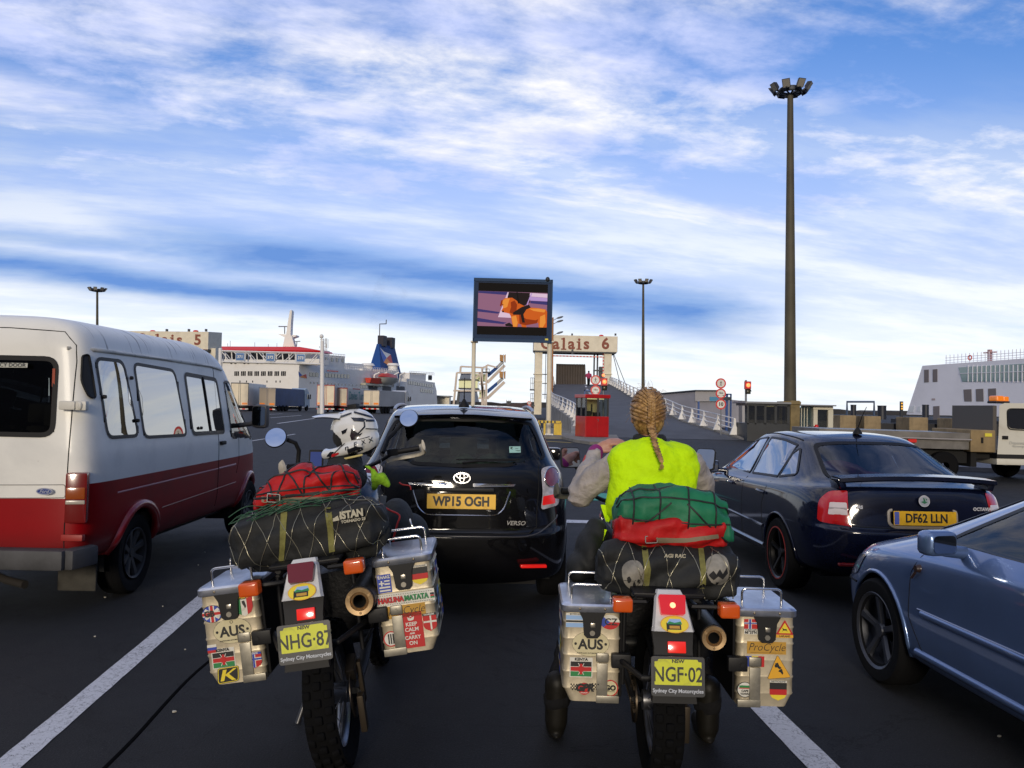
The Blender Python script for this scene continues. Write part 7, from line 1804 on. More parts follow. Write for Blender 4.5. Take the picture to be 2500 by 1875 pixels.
def dog(b):
    z = [.03]
    def pg(c, pts): z[0] += .003; b.poly(zs_(pts), z[0], FS, dk.index(c))
    pg('k', [(398, 135), (976, 150), (972, 578), (392, 566)]); pg('v', [(397, 205), (973, 222), (972, 510), (394, 497)])
    pg('n', [(398, 206), (650, 214), (640, 240), (398, 222)]); pg('n', [(396, 355), (600, 385), (560, 395), (396, 378)]); pg('n', [(395, 430), (640, 470), (610, 482), (395, 462)])
    pg('w', [(640, 216), (660, 216), (680, 430), (565, 424)]); pg('w', [(830, 222), (973, 230), (973, 262), (820, 250)]); pg('l', [(820, 252), (973, 264), (973, 292), (830, 285)]); pg('n', [(832, 287), (973, 293), (973, 322), (832, 308)])
    pg('b', [(650, 215), (825, 222), (830, 300), (780, 330), (700, 320), (640, 262)])
    pg('d', [(590, 290), (620, 265), (680, 262), (715, 285), (740, 310), (800, 340), (900, 348), (960, 358), (973, 380), (972, 510), (905, 510), (900, 470), (840, 485), (800, 490), (805, 508), (765, 506), (758, 485), (735, 478), (728, 506), (690, 504), (672, 420), (660, 395), (630, 388), (600, 383), (592, 370), (606, 345), (598, 320)])
    pg('h', [(596, 292), (622, 270), (660, 268), (650, 300), (640, 340), (612, 350), (602, 330)]); pg('h', [(676, 420), (715, 410), (730, 470), (722, 504), (694, 504)]); pg('h', [(820, 352), (900, 352), (960, 362), (950, 385), (860, 372)]); pg('h', [(915, 420), (955, 400), (962, 470), (940, 510), (912, 508)])
    pg('s', [(578, 330), (588, 285), (602, 280), (598, 320), (586, 336)]); pg('s', [(668, 300), (700, 285), (722, 320), (716, 380), (690, 400), (660, 385), (672, 340)]); pg('s', [(740, 400), (800, 440), (880, 450), (900, 440), (890, 475), (800, 492), (745, 480)])
    pg('b', [(598, 372), (612, 370), (614, 384), (600, 385)]); pg('b', [(600, 318), (607, 316), (607, 324), (600, 325)]); pg('b', [(690, 385), (760, 340), (820, 320), (836, 345), (800, 360), (776, 400), (790, 470), (768, 470), (752, 405), (690, 405)]); pg('b', [(625, 484), (660, 470), (690, 490), (690, 504), (630, 500)])
    pg('k', [(714, 215), (722, 215), (740, 310), (728, 312)]); pg('l', [(836, 225), (846, 226), (808, 325), (800, 320)])
t.part('picture', dm, dog)
for x0, x1, y1 in ((1152, 1162, 1050), (1336, 1348, 1064)): t.part('post', CREAM, lambda b: (b.cyl(P((x0 + x1) / 2, 832, Ys + .3), base((x0 + x1) / 2 - 3, y1, Ys + .3), (x1 - x0) / 2 * pxm, n=20), pb(b, x0 - 3, 832, x1 + 4, 835.5, Ys + .05, .6)), 60)
t.part('camera', DKST, lambda b: (b.sph(P(1337, 682, Ys), (.12, .12, .14), 8), pb(b, 1331, 684, 1341, 687, Ys, .2)), 60)
t.part('warning_tag', mat('tag yellow', (.7, .6, .05), .5), lambda b: b.rect(*SC_(1332, 831), *SC_(1340, 827), .058, FS))
# --- street lamp beside the screen
t = T('street_lamp', 'slim lamp post with three pale arms behind the screen', 'street lamp', base(1349, 960, 95))
t.part('pole', mat('orange brown pole', (.40, .18, .06), .6), lambda b: b.tube([base(1347, 990, 95), P(1350, 775, 95)], [.16, .09], 8), 60)
for y in (783, 792, 820): t.part('lamp_head', GREYST, lambda b: (b.tube([P(1349, y, 95), P(1362, y - 7, 95)], .04, 5), b.sph(P(1367, y - 8, 95), (.42, .2, .12), 6, rot=(0, -.3, 0))), 60)
# --- round road signs and signals
def disc(b, c, r, sym=None):
    Mx = frame(c, (1, 0, 0), (0, 0, 1)); b.cyl(c + V((0, .03, 0)), c, r, n=28, mi=0); b.ell(0, 0, r * .74, r * .74, .006, Mx, 1)
    if sym == 'walk':
        s = r * .5
        b.ell(s * .05, s * .85, s * .16, s * .16, .009, Mx, 2, 10)
        for q in ([(-.12, .65), (.16, .65), (.14, -.05), (-.12, -.05)], [(-.10, .0), (.04, .0), (-.28, -1.0), (-.46, -1.0)], [(.0, .0), (.14, .0), (.40, -.95), (.22, -1.0)], [(-.12, .62), (-.10, .40), (-.45, .02), (-.52, .12)], [(.14, .62), (.16, .40), (.46, .10), (.52, .2)]): b.poly([(s * x, s * y) for x, y in q], .009, Mx, 2)
    elif sym == 'gap':
        b.text('10m', 0, r * .12, r * .5, .009, Mx, 2, .004); b.poly([(-r * .62, -r * .28), (-r * .15, -r * .36), (-r * .62, -r * .46)], .009, Mx, 2); b.poly([(r * .62, -r * .28), (r * .62, -r * .46), (r * .15, -r * .36)], .009, Mx, 2)
    elif sym: b.text(sym, 0, 0, r * .95, .009, Mx, 2, .012)
SG3 = [SIGNR, SIGNW, SIGNK]
def signpost(label, x, ys, syms, Y, ybase, r):
    t = T('road_sign', label, 'road sign', base(x, ybase, Y))
    t.part('post', GREYST, lambda b: b.cyl(base(x, ybase, Y + .06), P(x, ys[0], Y + .06), .035, n=8), 60)
    for y, s in zip(ys, syms): t.part('sign_disc', SG3, lambda b: disc(b, P(x, y, Y), r / F * Y, s))
signpost('pair of round red road signs above the red kiosk', 1454, (928, 953), ('walk', 'gap'), 43.5, 1060, 12.2)
signpost('stack of three round red road signs, lowest reading 10', 1760, (936, 961, 987), ('walk', 'gap', '10'), 47, 1060, 12.6)
signpost('two small far round red signs beside the gantry pillar', 1292, (984, 994), ('gap', 'gap'), 90, 1008, 5)
def signal(label, x, y0, y1, Y, ybase, xb):
    t = T('traffic_light', label, 'traffic light', base(xb, ybase, Y)); w = 8
    t.part('post', GREYST, lambda b: b.cyl(base(xb, ybase, Y + .12), P(xb, y0 - 3, Y + .12), .06, n=10), 60)
    t.part('backboard', mat('signal red', (.40, .01, .01), .45), lambda b: pb(b, x - w, y0, x + w, y0 + (y1 - y0) * .62, Y, .12, bev=.02))
    t.part('housing', black(), lambda b: (pb(b, x - w * .6, y0 + (y1 - y0) * .6, x + w * .9, y1, Y - .02, .2, bev=.03), ))
    for k, (yy, lit) in enumerate(((y0 + (y1 - y0) * .30, True), (y0 + (y1 - y0) * .80, False))):
        c = P(x + 1, yy, Y - .03); r = w * .62 / F * Y
        ln = t.part('lens', mat('signal lamp lit', (1, .1, .03), .3, emit=(1, .16, .05), es=3.2) if lit else mat('signal lamp dark', (.05, .05, .03), .3), lambda b: b.sph(c, (r, .04, r), 8), 60)
        t.part('hood', black(), lambda b: b.lathe([(r * 1.1, 0), (r * 1.15, -.16)], 16, Matrix.Translation(c) , axis='y', a0=-PI * .5, a1=PI * .5), 60, ln) if not lit else None
signal('lit red traffic light behind the red kiosk', 1475, 923, 953, 43.8, 1055, 1473)
signal('lit red traffic light on a thin post beside the dark cabin', 1826, 931, 962, 46.5, 1078, 1821)
t = T('signal_beacon', 'tiny lit red beacon above the traffic light by the kiosk', 'beacon', P(1473, 920, 43.8)); t.part('lamp', mat('signal lamp lit'), lambda b: b.sph(P(1473, 916, 43.85), .075, 6), 60); t.part('bracket', black(), lambda b: b.cyl(P(1473, 922, 43.9), P(1473, 916, 43.9), .03, n=8))
# --- floodlight masts
def mast(label, x, ytop, Y, ybase, wb, wt, R, n=8):
    t = T('floodlight_mast', label, 'floodlight mast', base(x, ybase, Y), 'floodlight masts')
    top = P(x + .4, ytop, Y)
    t.part('pole', mat('weathered mast', (.085, .075, .05), .7, .2, nz=(.35, .35)), lambda b: b.tube([V((t.at.x, t.at.y, 0)), V((t.at.x, t.at.y, 0)).lerp(top, .5), top], [wb / F * Y / 2, (wb * .55 + wt * .45) / F * Y / 2, wt / F * Y / 2], 16), 60)
    t.part('ring', DKST, lambda b: (b.lathe([(R * .62, 0), (R * .66, .06), (R * .62, .30 * R), (R * .55, .30 * R), (R * .55, 0), (R * .62, 0)], 24, Matrix.Translation(top)), [b.tube([top, top + V((R * .6 * math.cos(a), R * .6 * math.sin(a), .1))], .05 * R, 5) for a in [k * PI / 4 for k in range(8)]]), 50)
    for k in range(n):
        a = 2 * PI * k / n + .25; d = V((math.cos(a), math.sin(a), 0)); c = top + d * R * .95 + V((0, 0, R * .34))
        Mx = Matrix.Translation(c) @ Matrix.Rotation(a, 4, 'Z') @ Matrix.Rotation(rad(35), 4, 'Y')
        f = t.part('floodlight', mat('floodlight housing', (.05, .05, .055), .45, .4), lambda b: (b.loft([[(-R * .10, y * .7, z * .7) for y, z in ((-R * .2, -R * .22), (R * .2, -R * .22), (R * .2, R * .22), (-R * .2, R * .22))], [(R * .12, y, z) for y, z in ((-R * .22, -R * .25), (R * .22, -R * .25), (R * .22, R * .25), (-R * .22, R * .25))]], Mx), b.tube([top + d * R * .62 + V((0, 0, .1)), c + V((0, 0, -R * .2))], .06 * R, 5)))
        t.part('glass', mat('floodlight glass', (.32, .30, .26), .2), lambda b: b.add([Mx @ V((R * .125, y, z)) for y, z in ((-R * .19, -R * .22), (R * .19, -R * .22), (R * .19, R * .22), (-R * .19, R * .22))], [(0, 1, 2, 3)]), None, f)
mast('tall near floodlight mast rising at right almost to the top', 1929, 230, 46, 1062, 31, 14, 1.0)
mast('slim distant floodlight mast right of the screen', 1570, 693, 122, 1020, 9, 5, 1.2)
mast('distant floodlight mast rising behind the minibus roof', 237, 712, 144, 1000, 8, 5, 1.35)
# --- cabins at the right
t = T('cabin', 'dark ticket cabin with four windows behind the dark saloon', 'cabin', base(1876, 1078, 44.5))
t.part('wall', mat('dark cabin paint', (.016, .020, .026), .45, nz=(1, .3)), lambda b: (pb(b, 1824, 1034, 1928, 1080, 44.5, 2.2), pb(b, 1824, 985, 1928, 991, 44.5, 2.2), [pb(b, x, 990, x + w, 1036, 44.5, .12) for x, w in ((1824, 4), (1843, 4), (1866, 5), (1891, 6), (1922, 6))], pb(b, 1824, 985, 1928, 1080, 46.6, .1)))
t.part('roof', GREYST, lambda b: pb(b, 1820, 981, 1932, 985.5, 44.3, 2.6))
for x0, x1 in ((1828, 1843), (1847, 1866), (1871, 1891), (1897, 1922)): t.part('window', glassmat('cabin glass', (.55, .55, .45), 1.6, .9, .02, .28), lambda b: pb(b, x0, 991, x1, 1034, 44.55, .01))
t.part('interior', [mat('cabin inside', (.30, .26, .18), .9), mat('booth dark'), mat('booth lamp')], lambda b: (pb(b, 1826, 992, 1926, 1034, 46.4, .05, 0), pb(b, 1852, 1016, 1866, 1036, 46.0, .3, 1), pb(b, 1876, 1012, 1881, 1036, 46.0, .1, 1), pb(b, 1874, 990, 1890, 992.5, 45.2, .3, 2)))
t = T('mast_plinth', 'tan concrete plinth at the foot of the tall mast', 'plinth', base(1950, 1060, 45.6)); t.part('block', mat('tan concrete', (.20, .15, .07), .85, nz=(1.5, .3)), lambda b: pb(b, 1930, 978, 1953, 1062, 45.6, .9, bev=.03)); t.part('cap', mat('tan concrete'), lambda b: pb(b, 1912, 980, 1956, 987, 45.5, 1.1, bev=.02))
t = T('guard_booth', 'white guard booth with glazed sides right of the tall mast', 'booth', base(2000, 1052, 47))
t.part('frame', mat('booth white', (.60, .57, .46), .5), lambda b: (pb(b, 1986, 991, 2034, 1000, 47, 2), pb(b, 1986, 1000, 1996, 1052, 47, 2), pb(b, 2022, 1000, 2034, 1052, 47, 2), pb(b, 1994, 1044, 2024, 1052, 47, 2)))
t.part('roof', GREYST, lambda b: pb(b, 1936, 988, 2042, 991, 46.6, 3)); 
t.part('door_glass', glassmat('cabin glass'), lambda b: pb(b, 1996, 1000, 2022, 1045, 47.1, .02))
t.part('side_glass', glassmat('pale booth glass', (.62, .70, .68), 1.5, .9, .02, .05), lambda b: pb(b, 1953, 993, 1986, 1048, 47.3, .02))
t.part('side_posts', mat('booth white'), lambda b: [pb(b, x, 991, x + 1.6, 1050, 47.25, .06) for x in (1956, 1963, 1970, 1984)])
t.part('bin', SIGNR, lambda b: b.sph(P(1993, 1042, 46.8), (.12, .12, .14), 6), 60)
t = T('terminal_building', 'grey windowless terminal building behind the right ramp railing', 'building', base(1720, 1040, 78))
GW = mat('grey blue cladding', (.27, .27, .32), .7, nz=(.5, .10)); t.part('wall', GW, lambda b: (b.prism([P(1560, 1035, 84), P(1699, 1040, 78), P(1699, 954, 78), P(1560, 966, 84)], (0, 6, 0)), b.prism([P(1697, 1045, 78.2), P(1816, 1050, 78.2), P(1816, 979, 78.2), P(1697, 966, 78.2)], (0, 6, 0))))
t.part('parapet', mat('pale parapet', (.36, .35, .36), .7), lambda b: (b.prism([P(1697, 954, 77.9), P(1758, 954, 77.9), P(1758, 980, 77.9), P(1697, 980, 77.9)], (0, 2, 0)), b.prism([P(1812, 978, 77), P(1824, 979, 77), P(1824, 1065, 77), P(1812, 1065, 77)], (0, 4, 0))))
t.part('roof_edge', DKST, lambda b: b.tube([P(1560, 965.5, 83.9), P(1699, 953.5, 77.8), P(1758, 953.8, 77.8)], .09, 4))
BLUES = mat('port blue steel', (.012, .07, .26), .45)
t = T('blue_portal', 'blue steel sign portal standing behind the round signs', 'portal', base(1775, 1040, 60))
for x0, x1, y0, y1 in ((1704, 1708, 980, 1012), (1772, 1777, 962, 1062), (1783, 1786, 962, 1030)): t.part('post', BLUES, lambda b: pb(b, x0, y0, x1, y1 + 14, 60, .15))
t.part('crossbar', BLUES, lambda b: pb(b, 1772, 961, 1786, 964, 60, .15))
t.part('sign_panel', [mat('panel blue', (.03, .22, .38), .4), mat('panel dark', (.02, .03, .05), .4)], lambda b: (pb(b, 1733, 969, 1760, 979, 59.9, .1, 0), pb(b, 1760, 969, 1786, 977, 59.9, .1, 1)))
t = T('height_frame', 'small blue height frame on the ramp behind the kiosk', 'portal', P(1430, 968, 70)); t.part('bar', BLUES, lambda b: (pb(b, 1426, 952, 1445, 955, 70, .12), pb(b, 1426, 952, 1429, 968, 70, .12)))
# --- dolphins with bollards, portal and lights along the right quay
QB = mat('stained quay concrete', (.27, .20, .11), .85, nz=(.9, .35), dirt=(.7, (.10, .08, .05), .6))
for i, (x0, y0, x1, y1) in enumerate(((2051, 1014, 2090, 1046), (2110, 1016, 2151, 1052), (2220, 1019, 2266, 1056), (2324, 1022, 2380, 1060))):
    t = T('quay_block', ['square stained concrete block nearest the white booth', 'stained concrete block below the blue hoop\'s right leg', 'stained concrete block carrying a tall dark post', 'widest stained concrete block beside the flatbed lorry'][i], 'concrete block', base(x0, y1, 62), 'concrete blocks along the quay')
    t.part('block', QB, lambda b: pb(b, x0, y0, x1, y1 + 14, 62, 2.2, bev=.05))
BOL = mat('dark bollard', (.018, .022, .035), .5, nz=(2, .3))
for i, (x0, y0, x1, y1, lb) in enumerate(((2077, 988, 2090, 1014, 'dark round post on the block under the blue hoop'), (2143, 990, 2163, 1024, 'wide dark round post right of the blue hoop'), (2252, 988, 2267, 1019, 'dark post in front of the white ship\'s slanted edge'), (2335, 990, 2346, 1022, 'thin dark post on the widest concrete block'), (2368, 990, 2394, 1050, 'thick dark post standing against the flatbed lorry'))):
    t = T('mooring_post', lb, 'post', base(x0, y1, 62.6, P(x0, y1, 62.6).z), 'dark posts along the quay'); t.part('shaft', BOL, lambda b: b.cyl(P((x0 + x1) / 2, y1, 63), P((x0 + x1) / 2, y0 + 2, 63), (x1 - x0) / 2 / F * 63, n=18), 50); t.part('cap', BOL, lambda b: b.cyl(P((x0 + x1) / 2, y0 + 2.5, 63), P((x0 + x1) / 2, y0, 63), (x1 - x0) / 2 / F * 66, n=18), 50)
t = T('hoop_frame', 'thin blue grey hoop standing on two concrete blocks', 'frame', P(2100, 1015, 62.8)); t.part('tube', mat('hoop blue', (.05, .08, .14), .5), lambda b: b.tube([P(2068, 1014, 62.8), P(2068, 981, 62.8), P(2134, 981, 62.8), P(2134, 1016, 62.8)], .09, 8), 50)
t = T('harbour_light', 'small amber light post left of the white ship', 'light', base(2202, 1020, 70)); t.part('post', DKST, lambda b: pb(b, 2199, 980, 2205, 1020, 70, .2)); t.part('lamps', mat('amber lamp', (.8, .4, .05), .4, emit=(1, .5, .05), es=.8), lambda b: [b.sph(P(2202, y, 69.9), .07, 6) for y in (985, 992, 998)])
t = T('quay_fence', 'low dark quay wall behind the concrete blocks', 'wall', base(2250, 1040, 64)); t.part('panel', mat('dark fender', (.012, .013, .018), .6, nz=(.6, .4)), lambda b: b.prism([P(2030, 1032, 64.6), P(2440, 1036, 64.6), P(2440, 1064, 64.6), P(2030, 1056, 64.6)], (0, .4, 0)))
t.part('wire', GREYST, lambda b: b.tube([P(2030, 1046, 61.5), P(2330, 1056, 61.5)], .025, 4))
# --- flatbed recovery lorry
Yt = 20.5
t = T('flatbed_lorry', 'white cab flatbed lorry crossing behind the dark saloon at right', 'lorry', base(2380, 1150, Yt))
WT = mat('lorry white', (.62, .60, .52), .4, coat=.4, dirt=(2, (.34, .30, .22), .4))
t.part('cab', WT, lambda b: (b.loft([[P(x, y, Yy) for x, y in ((2434, 1118), (2438, 1060), (2440, 990), (2452, 984), (2640, 986), (2690, 1060), (2720, 1075), (2720, 1118))] for Yy in (Yt, Yt + 1.9)]), pb(b, 2434, 1122, 2720, 1138, Yt, 1.9, bev=.03)), 30)
t.part('bumper_band', trim(), lambda b: pb(b, 2434, 1112, 2720, 1122, Yt - .012, 1.9))
cw = t.part('window', WIN, lambda b: b.prism([(p.x, p.y - .012, p.z) for p in [P(*q, Yt) for q in rpoly([(2460, 999), (2600, 1000), (2640, 1056), (2462, 1046)], 10)]], (0, .01, 0))); 
t.part('window_seal', black(), lambda b: b.tube([P(*q, Yt - .015) for q in rpoly([(2459, 998), (2602, 999), (2644, 1058), (2461, 1048)], 10)], .014, 5, closed=True), 60, cw)
t.part('door_handle', black(), lambda b: pb(b, 2448, 1064, 2462, 1073, Yt - .03, .04, bev=.01))
t.part('door_lettering', mat('faint lettering', (.38, .38, .36), .6), lambda b: (b.text('Depannage', 0, 0, .11, 0, frame(P(2488, 1082, Yt - .012), (1, 0, 0), (0, 0, 1))), b.text('Remorquage', 0, 0, .08, 0, frame(P(2492, 1090, Yt - .012), (1, 0, 0), (0, 0, 1)))))
t.part('beacon', [mat('orange beacon', (.75, .18, .01), .25, emit=(1, .28, .02), es=.25), trim()], lambda b: (pb(b, 2433, 966, 2452, 980, Yt + .3, .35, 0, .04), pb(b, 2450, 968, 2464, 980, Yt + .3, .35, 0, .03), pb(b, 2432, 979, 2466, 985, Yt + .3, .4, 1, .02)))
t.part('headboard', mat('headboard steel', (.10, .09, .08), .6, .3), lambda b: (pb(b, 2424, 990, 2433, 1105, Yt, 1.9), pb(b, 2345, 1000, 2426, 1020, Yt + 1.7, .1)))
t.part('deck', mat('deck aluminium', (.19, .18, .17), .45, .5, nz=(2, .3)), lambda b: (b.prism([P(2000, 1046, Yt), P(2372, 1058, Yt), P(2372, 1078, Yt), P(2000, 1062, Yt)], (0, 2.0, 0)), b.prism([P(2010, 1060, Yt + .05), P(2372, 1076, Yt + .05), P(2372, 1098, Yt + .05), P(2240, 1094, Yt + .05)], (0, 1.9, 0))))
t.part('deck_edge', mat('deck edge', (.42, .38, .34), .4, .6), lambda b: b.tube([P(2000, 1062.5, Yt - .02), P(2372, 1074, Yt - .02)], .02, 5))
t.part('tool_locker', mat('locker tan', (.24, .17, .08), .7, nz=(2, .3)), lambda b: (pb(b, 2370, 1050, 2430, 1104, Yt - .03, 1.9, bev=.02)))
t.part('locker_catch', [black(), mat('tag yellow')], lambda b: (pb(b, 2396, 1068, 2401, 1082, Yt - .05, .03, 0), pb(b, 2405, 1058, 2422, 1066, Yt - .05, .02, 1)))
t.part('side_lamp', SIGNR, lambda b: pb(b, 2218, 1072, 2238, 1080, Yt - .03, .04))
t.part('chassis', mat('underbody'), lambda b: (pb(b, 2200, 1096, 2440, 1118, Yt + .3, 1.2), pb(b, 2300, 1104, 2360, 1130, Yt + .2, .4), pb(b, 2370, 1104, 2384, 1140, Yt + .1, 1.5)))
for x in (2310, 2150, 2560):
    for dy in (.05, 1.65): t.part('wheel', mat('tyre'), lambda b: b.lathe([(.1, 0), (.30, 0), (.36, .05), (.36, .22), (.30, .27), (.1, .27)], 24, Matrix.Translation((P(x, 1120, Yt).x, Yt + dy - .02, .36)), axis='y'), 40)
b = MB(); b.prism([G(2090, 1138) , G(2560, 1160), G(2600, 1132), G(2090, 1118)], (0, 0, .13)); tag(b.build('kerb', mat('pale kerb', (.15, .15, .165), .85, nz=(1, .2))), kind='structure')
# --- gantry with bay numbers, and the Calais 5 gantry
Yn = 108
t = T('sign_gantry', 'white lattice gantry carrying blue bay signs 371, 372 and 373', 'gantry', base(785, 1010, Yn))
for x, y0 in ((786, 832), (537, 850)): t.part('post', WHITEP, lambda b: b.tube([base(x, 1010, Yn), P(x + 1, y0, Yn)], [.30, .24], 12), 60)
t.part('mast_globe', WHITEP, lambda b: (b.sph(P(785, 821, Yn), (.27, .27, .30), 8), b.cyl(P(785, 832, Yn), P(785, 821, Yn), .08), pb(b, 781, 828, 789, 830, Yn, .4)), 60)
t.part('post_box', GREYST, lambda b: pb(b, 774, 996, 783, 1010, Yn - .2, .5))
tp = lambda f: P(540 + 242 * f, 856.5 + 6 * f, Yn); bt = lambda f: P(537 + 245 * f, 883 + 6 * f, Yn)
for d in (0, 1.2):
    D = V((0, d, 0))
    t.part('chord', WHITEP, lambda b: b.tube([tp(0) + D, tp(1) + D], .11, 6), 60); t.part('chord', WHITEP, lambda b: b.tube([bt(0) + D, bt(1) + D], .11, 6), 60)
    t.part('lattice', WHITEP, lambda b: [b.tube([tp(i / 8) + D, bt((i + .8) / 8) + D] if i < 4 else [bt(i / 8) + D, tp((i + .8) / 8) + D], .06, 5) for i in range(8)] + [b.tube([tp(i / 4) + D, bt(i / 4) + D], .07, 5) for i in range(5)], 60)
for tx, x, y in (('371', 586, 871), ('372', 660, 872.5), ('373', 734, 874)):
    t.part('bay_sign', [mat('sign border', (.55, .60, .66), .5), mat('bay blue', (.02, .13, .36), .45), SIGNW], lambda b: (pb(b, x - 11, y - 10, x + 11, y + 10, Yn - .3, .08, 0), pb(b, x - 9.6, y - 8.7, x + 9.6, y + 8.7, Yn - .31, .02, 1), b.text(tx, 0, 0, .52, .0, frame(P(x, y, Yn - .325), (1, 0, 0), (0, 0, 1)), 2, .014)))
Yc = 116
t = T('linkspan_gantry', 'cream gantry lettered Calais 5 half hidden by the minibus roof', 'gantry', base(420, 990, Yc))
fl, fr, sr = P(300, 808, Yc), P(509, 810, Yc), P(542, 812, Yc + 4.5)
t.part('beam', CREAM, lambda b: b.loft([[fl, fr, sr, fl + (sr - fr)], [p - V((0, 0, 43 / F * Yc)) for p in (fl, fr, sr, fl + (sr - fr))]]))
t.part('beam_soffit', DKST, lambda b: b.loft([[p - V((0, 0, 43 / F * Yc + .02)) for p in (fl, fr, sr, fl + (sr - fr))], [p - V((0, 0, 43 / F * Yc + .3)) for p in (fl, fr, sr, fl + (sr - fr))]]))
t.part('lettering', BROWNL, letters('Calais 5', 330, 494, 828, 25, Yc, .02))
for x in (330, 515): t.part('pillar', CREAM, lambda b: pb(b, x - 9, 850, x + 9, 1000, Yc + 1, 2))
for x in (406, 460, 502): t.part('roof_lamp', DKST, lambda b: pb(b, x - 2, 803, x + 2, 809, Yc + 1, .4))
t.part('roof_beacon', SIGNR, lambda b: [b.sph(P(x, 808.5, Yc + .6), (.4, .3, .16), 6) for x in (373, 478)])
# --- parked trailers
def trailer(label, xr, xe, y0, y1, Y, body, rear, frame_m, cab, L=11.5, txt=None):
    A = P(xr, y1, Y); z1 = P(xr, y0, Y).z; z0 = A.z; lo, hi = rad(-20), rad(40)
    for _ in range(40):
        m_ = (lo + hi) / 2; q = (A.x + L * math.sin(m_)) / (A.y + L * math.cos(m_))
        if q < (xe - 1250) / F: lo = m_
        else: hi = m_
    M = Matrix.Translation((A.x, A.y, 0)) @ Matrix.Rotation(-lo, 4, 'Z')
    o = thing('lorry', label, 'lorry', M=M, group='lorries waiting in front of the ferry')
    def pt(name, m, fn, par=None, smooth=None): b = MB(); fn(b); return b.build(name, m, par or o, smooth)
    Wd = 2.5; h = z1 - z0; zc = (z0 + z1) / 2
    pt('trailer_body', body, lambda b: b.box((-Wd / 2, L / 2, zc), (Wd, L, h), bev=.03))
    for s in (0, 1): pt('rear_door', rear, lambda b: b.box((-Wd * .26 - s * Wd * .48, -.02, zc - .02), (Wd * .465, .05, h - .22)))
    pt('rear_frame', frame_m, lambda b: (b.box((-Wd / 2, -.01, z1 - .06), (Wd + .02, .06, .16)), b.box((-Wd / 2, -.01, z0 + .05), (Wd + .02, .06, .14)), [b.box((x, -.01, zc), (.10, .06, h)) for x in (-.05, -Wd + .05)], [b.cyl((x, -.06, z0 + .1), (x, -.06, z1 - .1), .025, n=6) for x in (-Wd / 2 - .12, -Wd / 2 + .12)]))
    for x in (-.5, -2.0): pt('tail_lamps', mat('lorry lamps', (.75, .22, .03), .4, emit=(1, .25, .03), es=.15), lambda b: b.box((x, -.07, z0 + .32), (.75, .03, .28)))
    pt('rear_bumper', [SIGNR, SIGNW], lambda b: [b.box((-Wd + .2 + k * .42, -.05, z0 - .45), (.42, .08, .16), mi=k % 2) for k in range(6)])
    pt('underframe', mat('underbody'), lambda b: b.box((-Wd / 2, L / 2, z0 - .28), (2.1, L - .6, .4)))
    for y in (1.6, 2.9, 4.2, L - 1.2):
        for x in (-.14, -Wd + .14): pt('wheel', mat('tyre'), lambda b: b.lathe([(.12, -.14), (.46, -.14), (.5, -.08), (.5, .08), (.46, .14), (.12, .14)], 18, Matrix.Translation((x, y, .5)), axis='x'), None, 40)
    if txt: pt('lettering', [mat('trailer teal', (.015, .24, .22), .5), mat('trailer crimson', (.42, .02, .04), .5)], txt)
    if cab:
        c_ = pt('cab', cab, lambda b: b.loft([[(x, y, z) for y, z in ((L + .5, .7), (L + .5, 3.5), (L + 1.3, 3.7), (L + 2.2, 3.1), (L + 2.7, 2.0), (L + 2.75, .7))] for x in (-Wd + .05, -.02)]), None, 30)
        pt('cab_window', WIN, lambda b: b.prism([(.0, y, z) for y, z in ((L + 1.35, 1.95), (L + 2.45, 1.95), (L + 2.1, 2.75), (L + 1.4, 2.8))], (.012, 0, 0)), c_); pt('cab_mirror', black(), lambda b: b.box((.16, L + 2.45, 2.35), (.14, .22, .75), bev=.03), c_)
        pt('cab_wheel', mat('tyre'), lambda b: [b.lathe([(.12, -.14), (.46, -.14), (.5, 0), (.46, .14), (.12, .14)], 18, Matrix.Translation((x, L + 1.6, .5)), axis='x') for x in (-.14,)], c_, 40)
    return o
TSV = mat('silver curtain', (.42, .44, .48), .4, .4, nz=(.4, .15)); TBL = mat('blue curtain', (.015, .055, .17), .55, nz=(.5, .2)); TWH = mat('white trailer', (.55, .54, .50), .5, nz=(.4, .08)); TRR = mat('cream trailer door', (.74, .64, .47), .5, nz=(.6, .1)); TGR = mat('grey trailer', (.36, .36, .37), .5, nz=(.4, .1))
trailer('silver sided lorry with cream rear doors, partly behind the minibus cab', 606, 650, 935, 991, 118, TSV, TRR, DKST, mat('cab white', (.5, .5, .5), .4))
trailer('dark blue curtain sided lorry beneath the bay gantry', 672, 743, 947, 992, 121, TBL, mat('tan trailer door', (.40, .33, .25), .5), mat('trailer grey frame', (.3, .28, .26), .5), mat('cab pale blue', (.26, .36, .46), .4))
trailer('cream and grey lorry with red framed rear doors beside the gantry post', 816, 842, 940, 991, 118, TGR, TRR, mat('trailer red frame', (.38, .015, .02), .5), None, 11)
zt0 = P(847, 990, 121).z
def dt(b):
    Mx = frame((.016, 5.6, zt0 + 1.45), (0, 1, 0), (0, 0, 1)); b.text('Davies Turner', .1, 0, 1.75, 0, Mx, 0, .03, 0, 'CENTER', .95); b.rect(-2.9, 1.0, 1.0, 1.18, 0, Mx, 1); b.rect(1.6, -1.15, 5.0, -.97, 0, Mx, 1)
trailer('white lorry lettered Davies Turner in green', 847, 900, 947, 992, 121, TWH, TRR, mat('trailer red frame'), mat('cab bright blue', (.02, .12, .33), .4), 11.5, dt)
trailer('plain pale lorry right of the lettered one', 926, 989, 953, 991, 122, TGR, TRR, mat('trailer grey frame'), mat('cab white'))

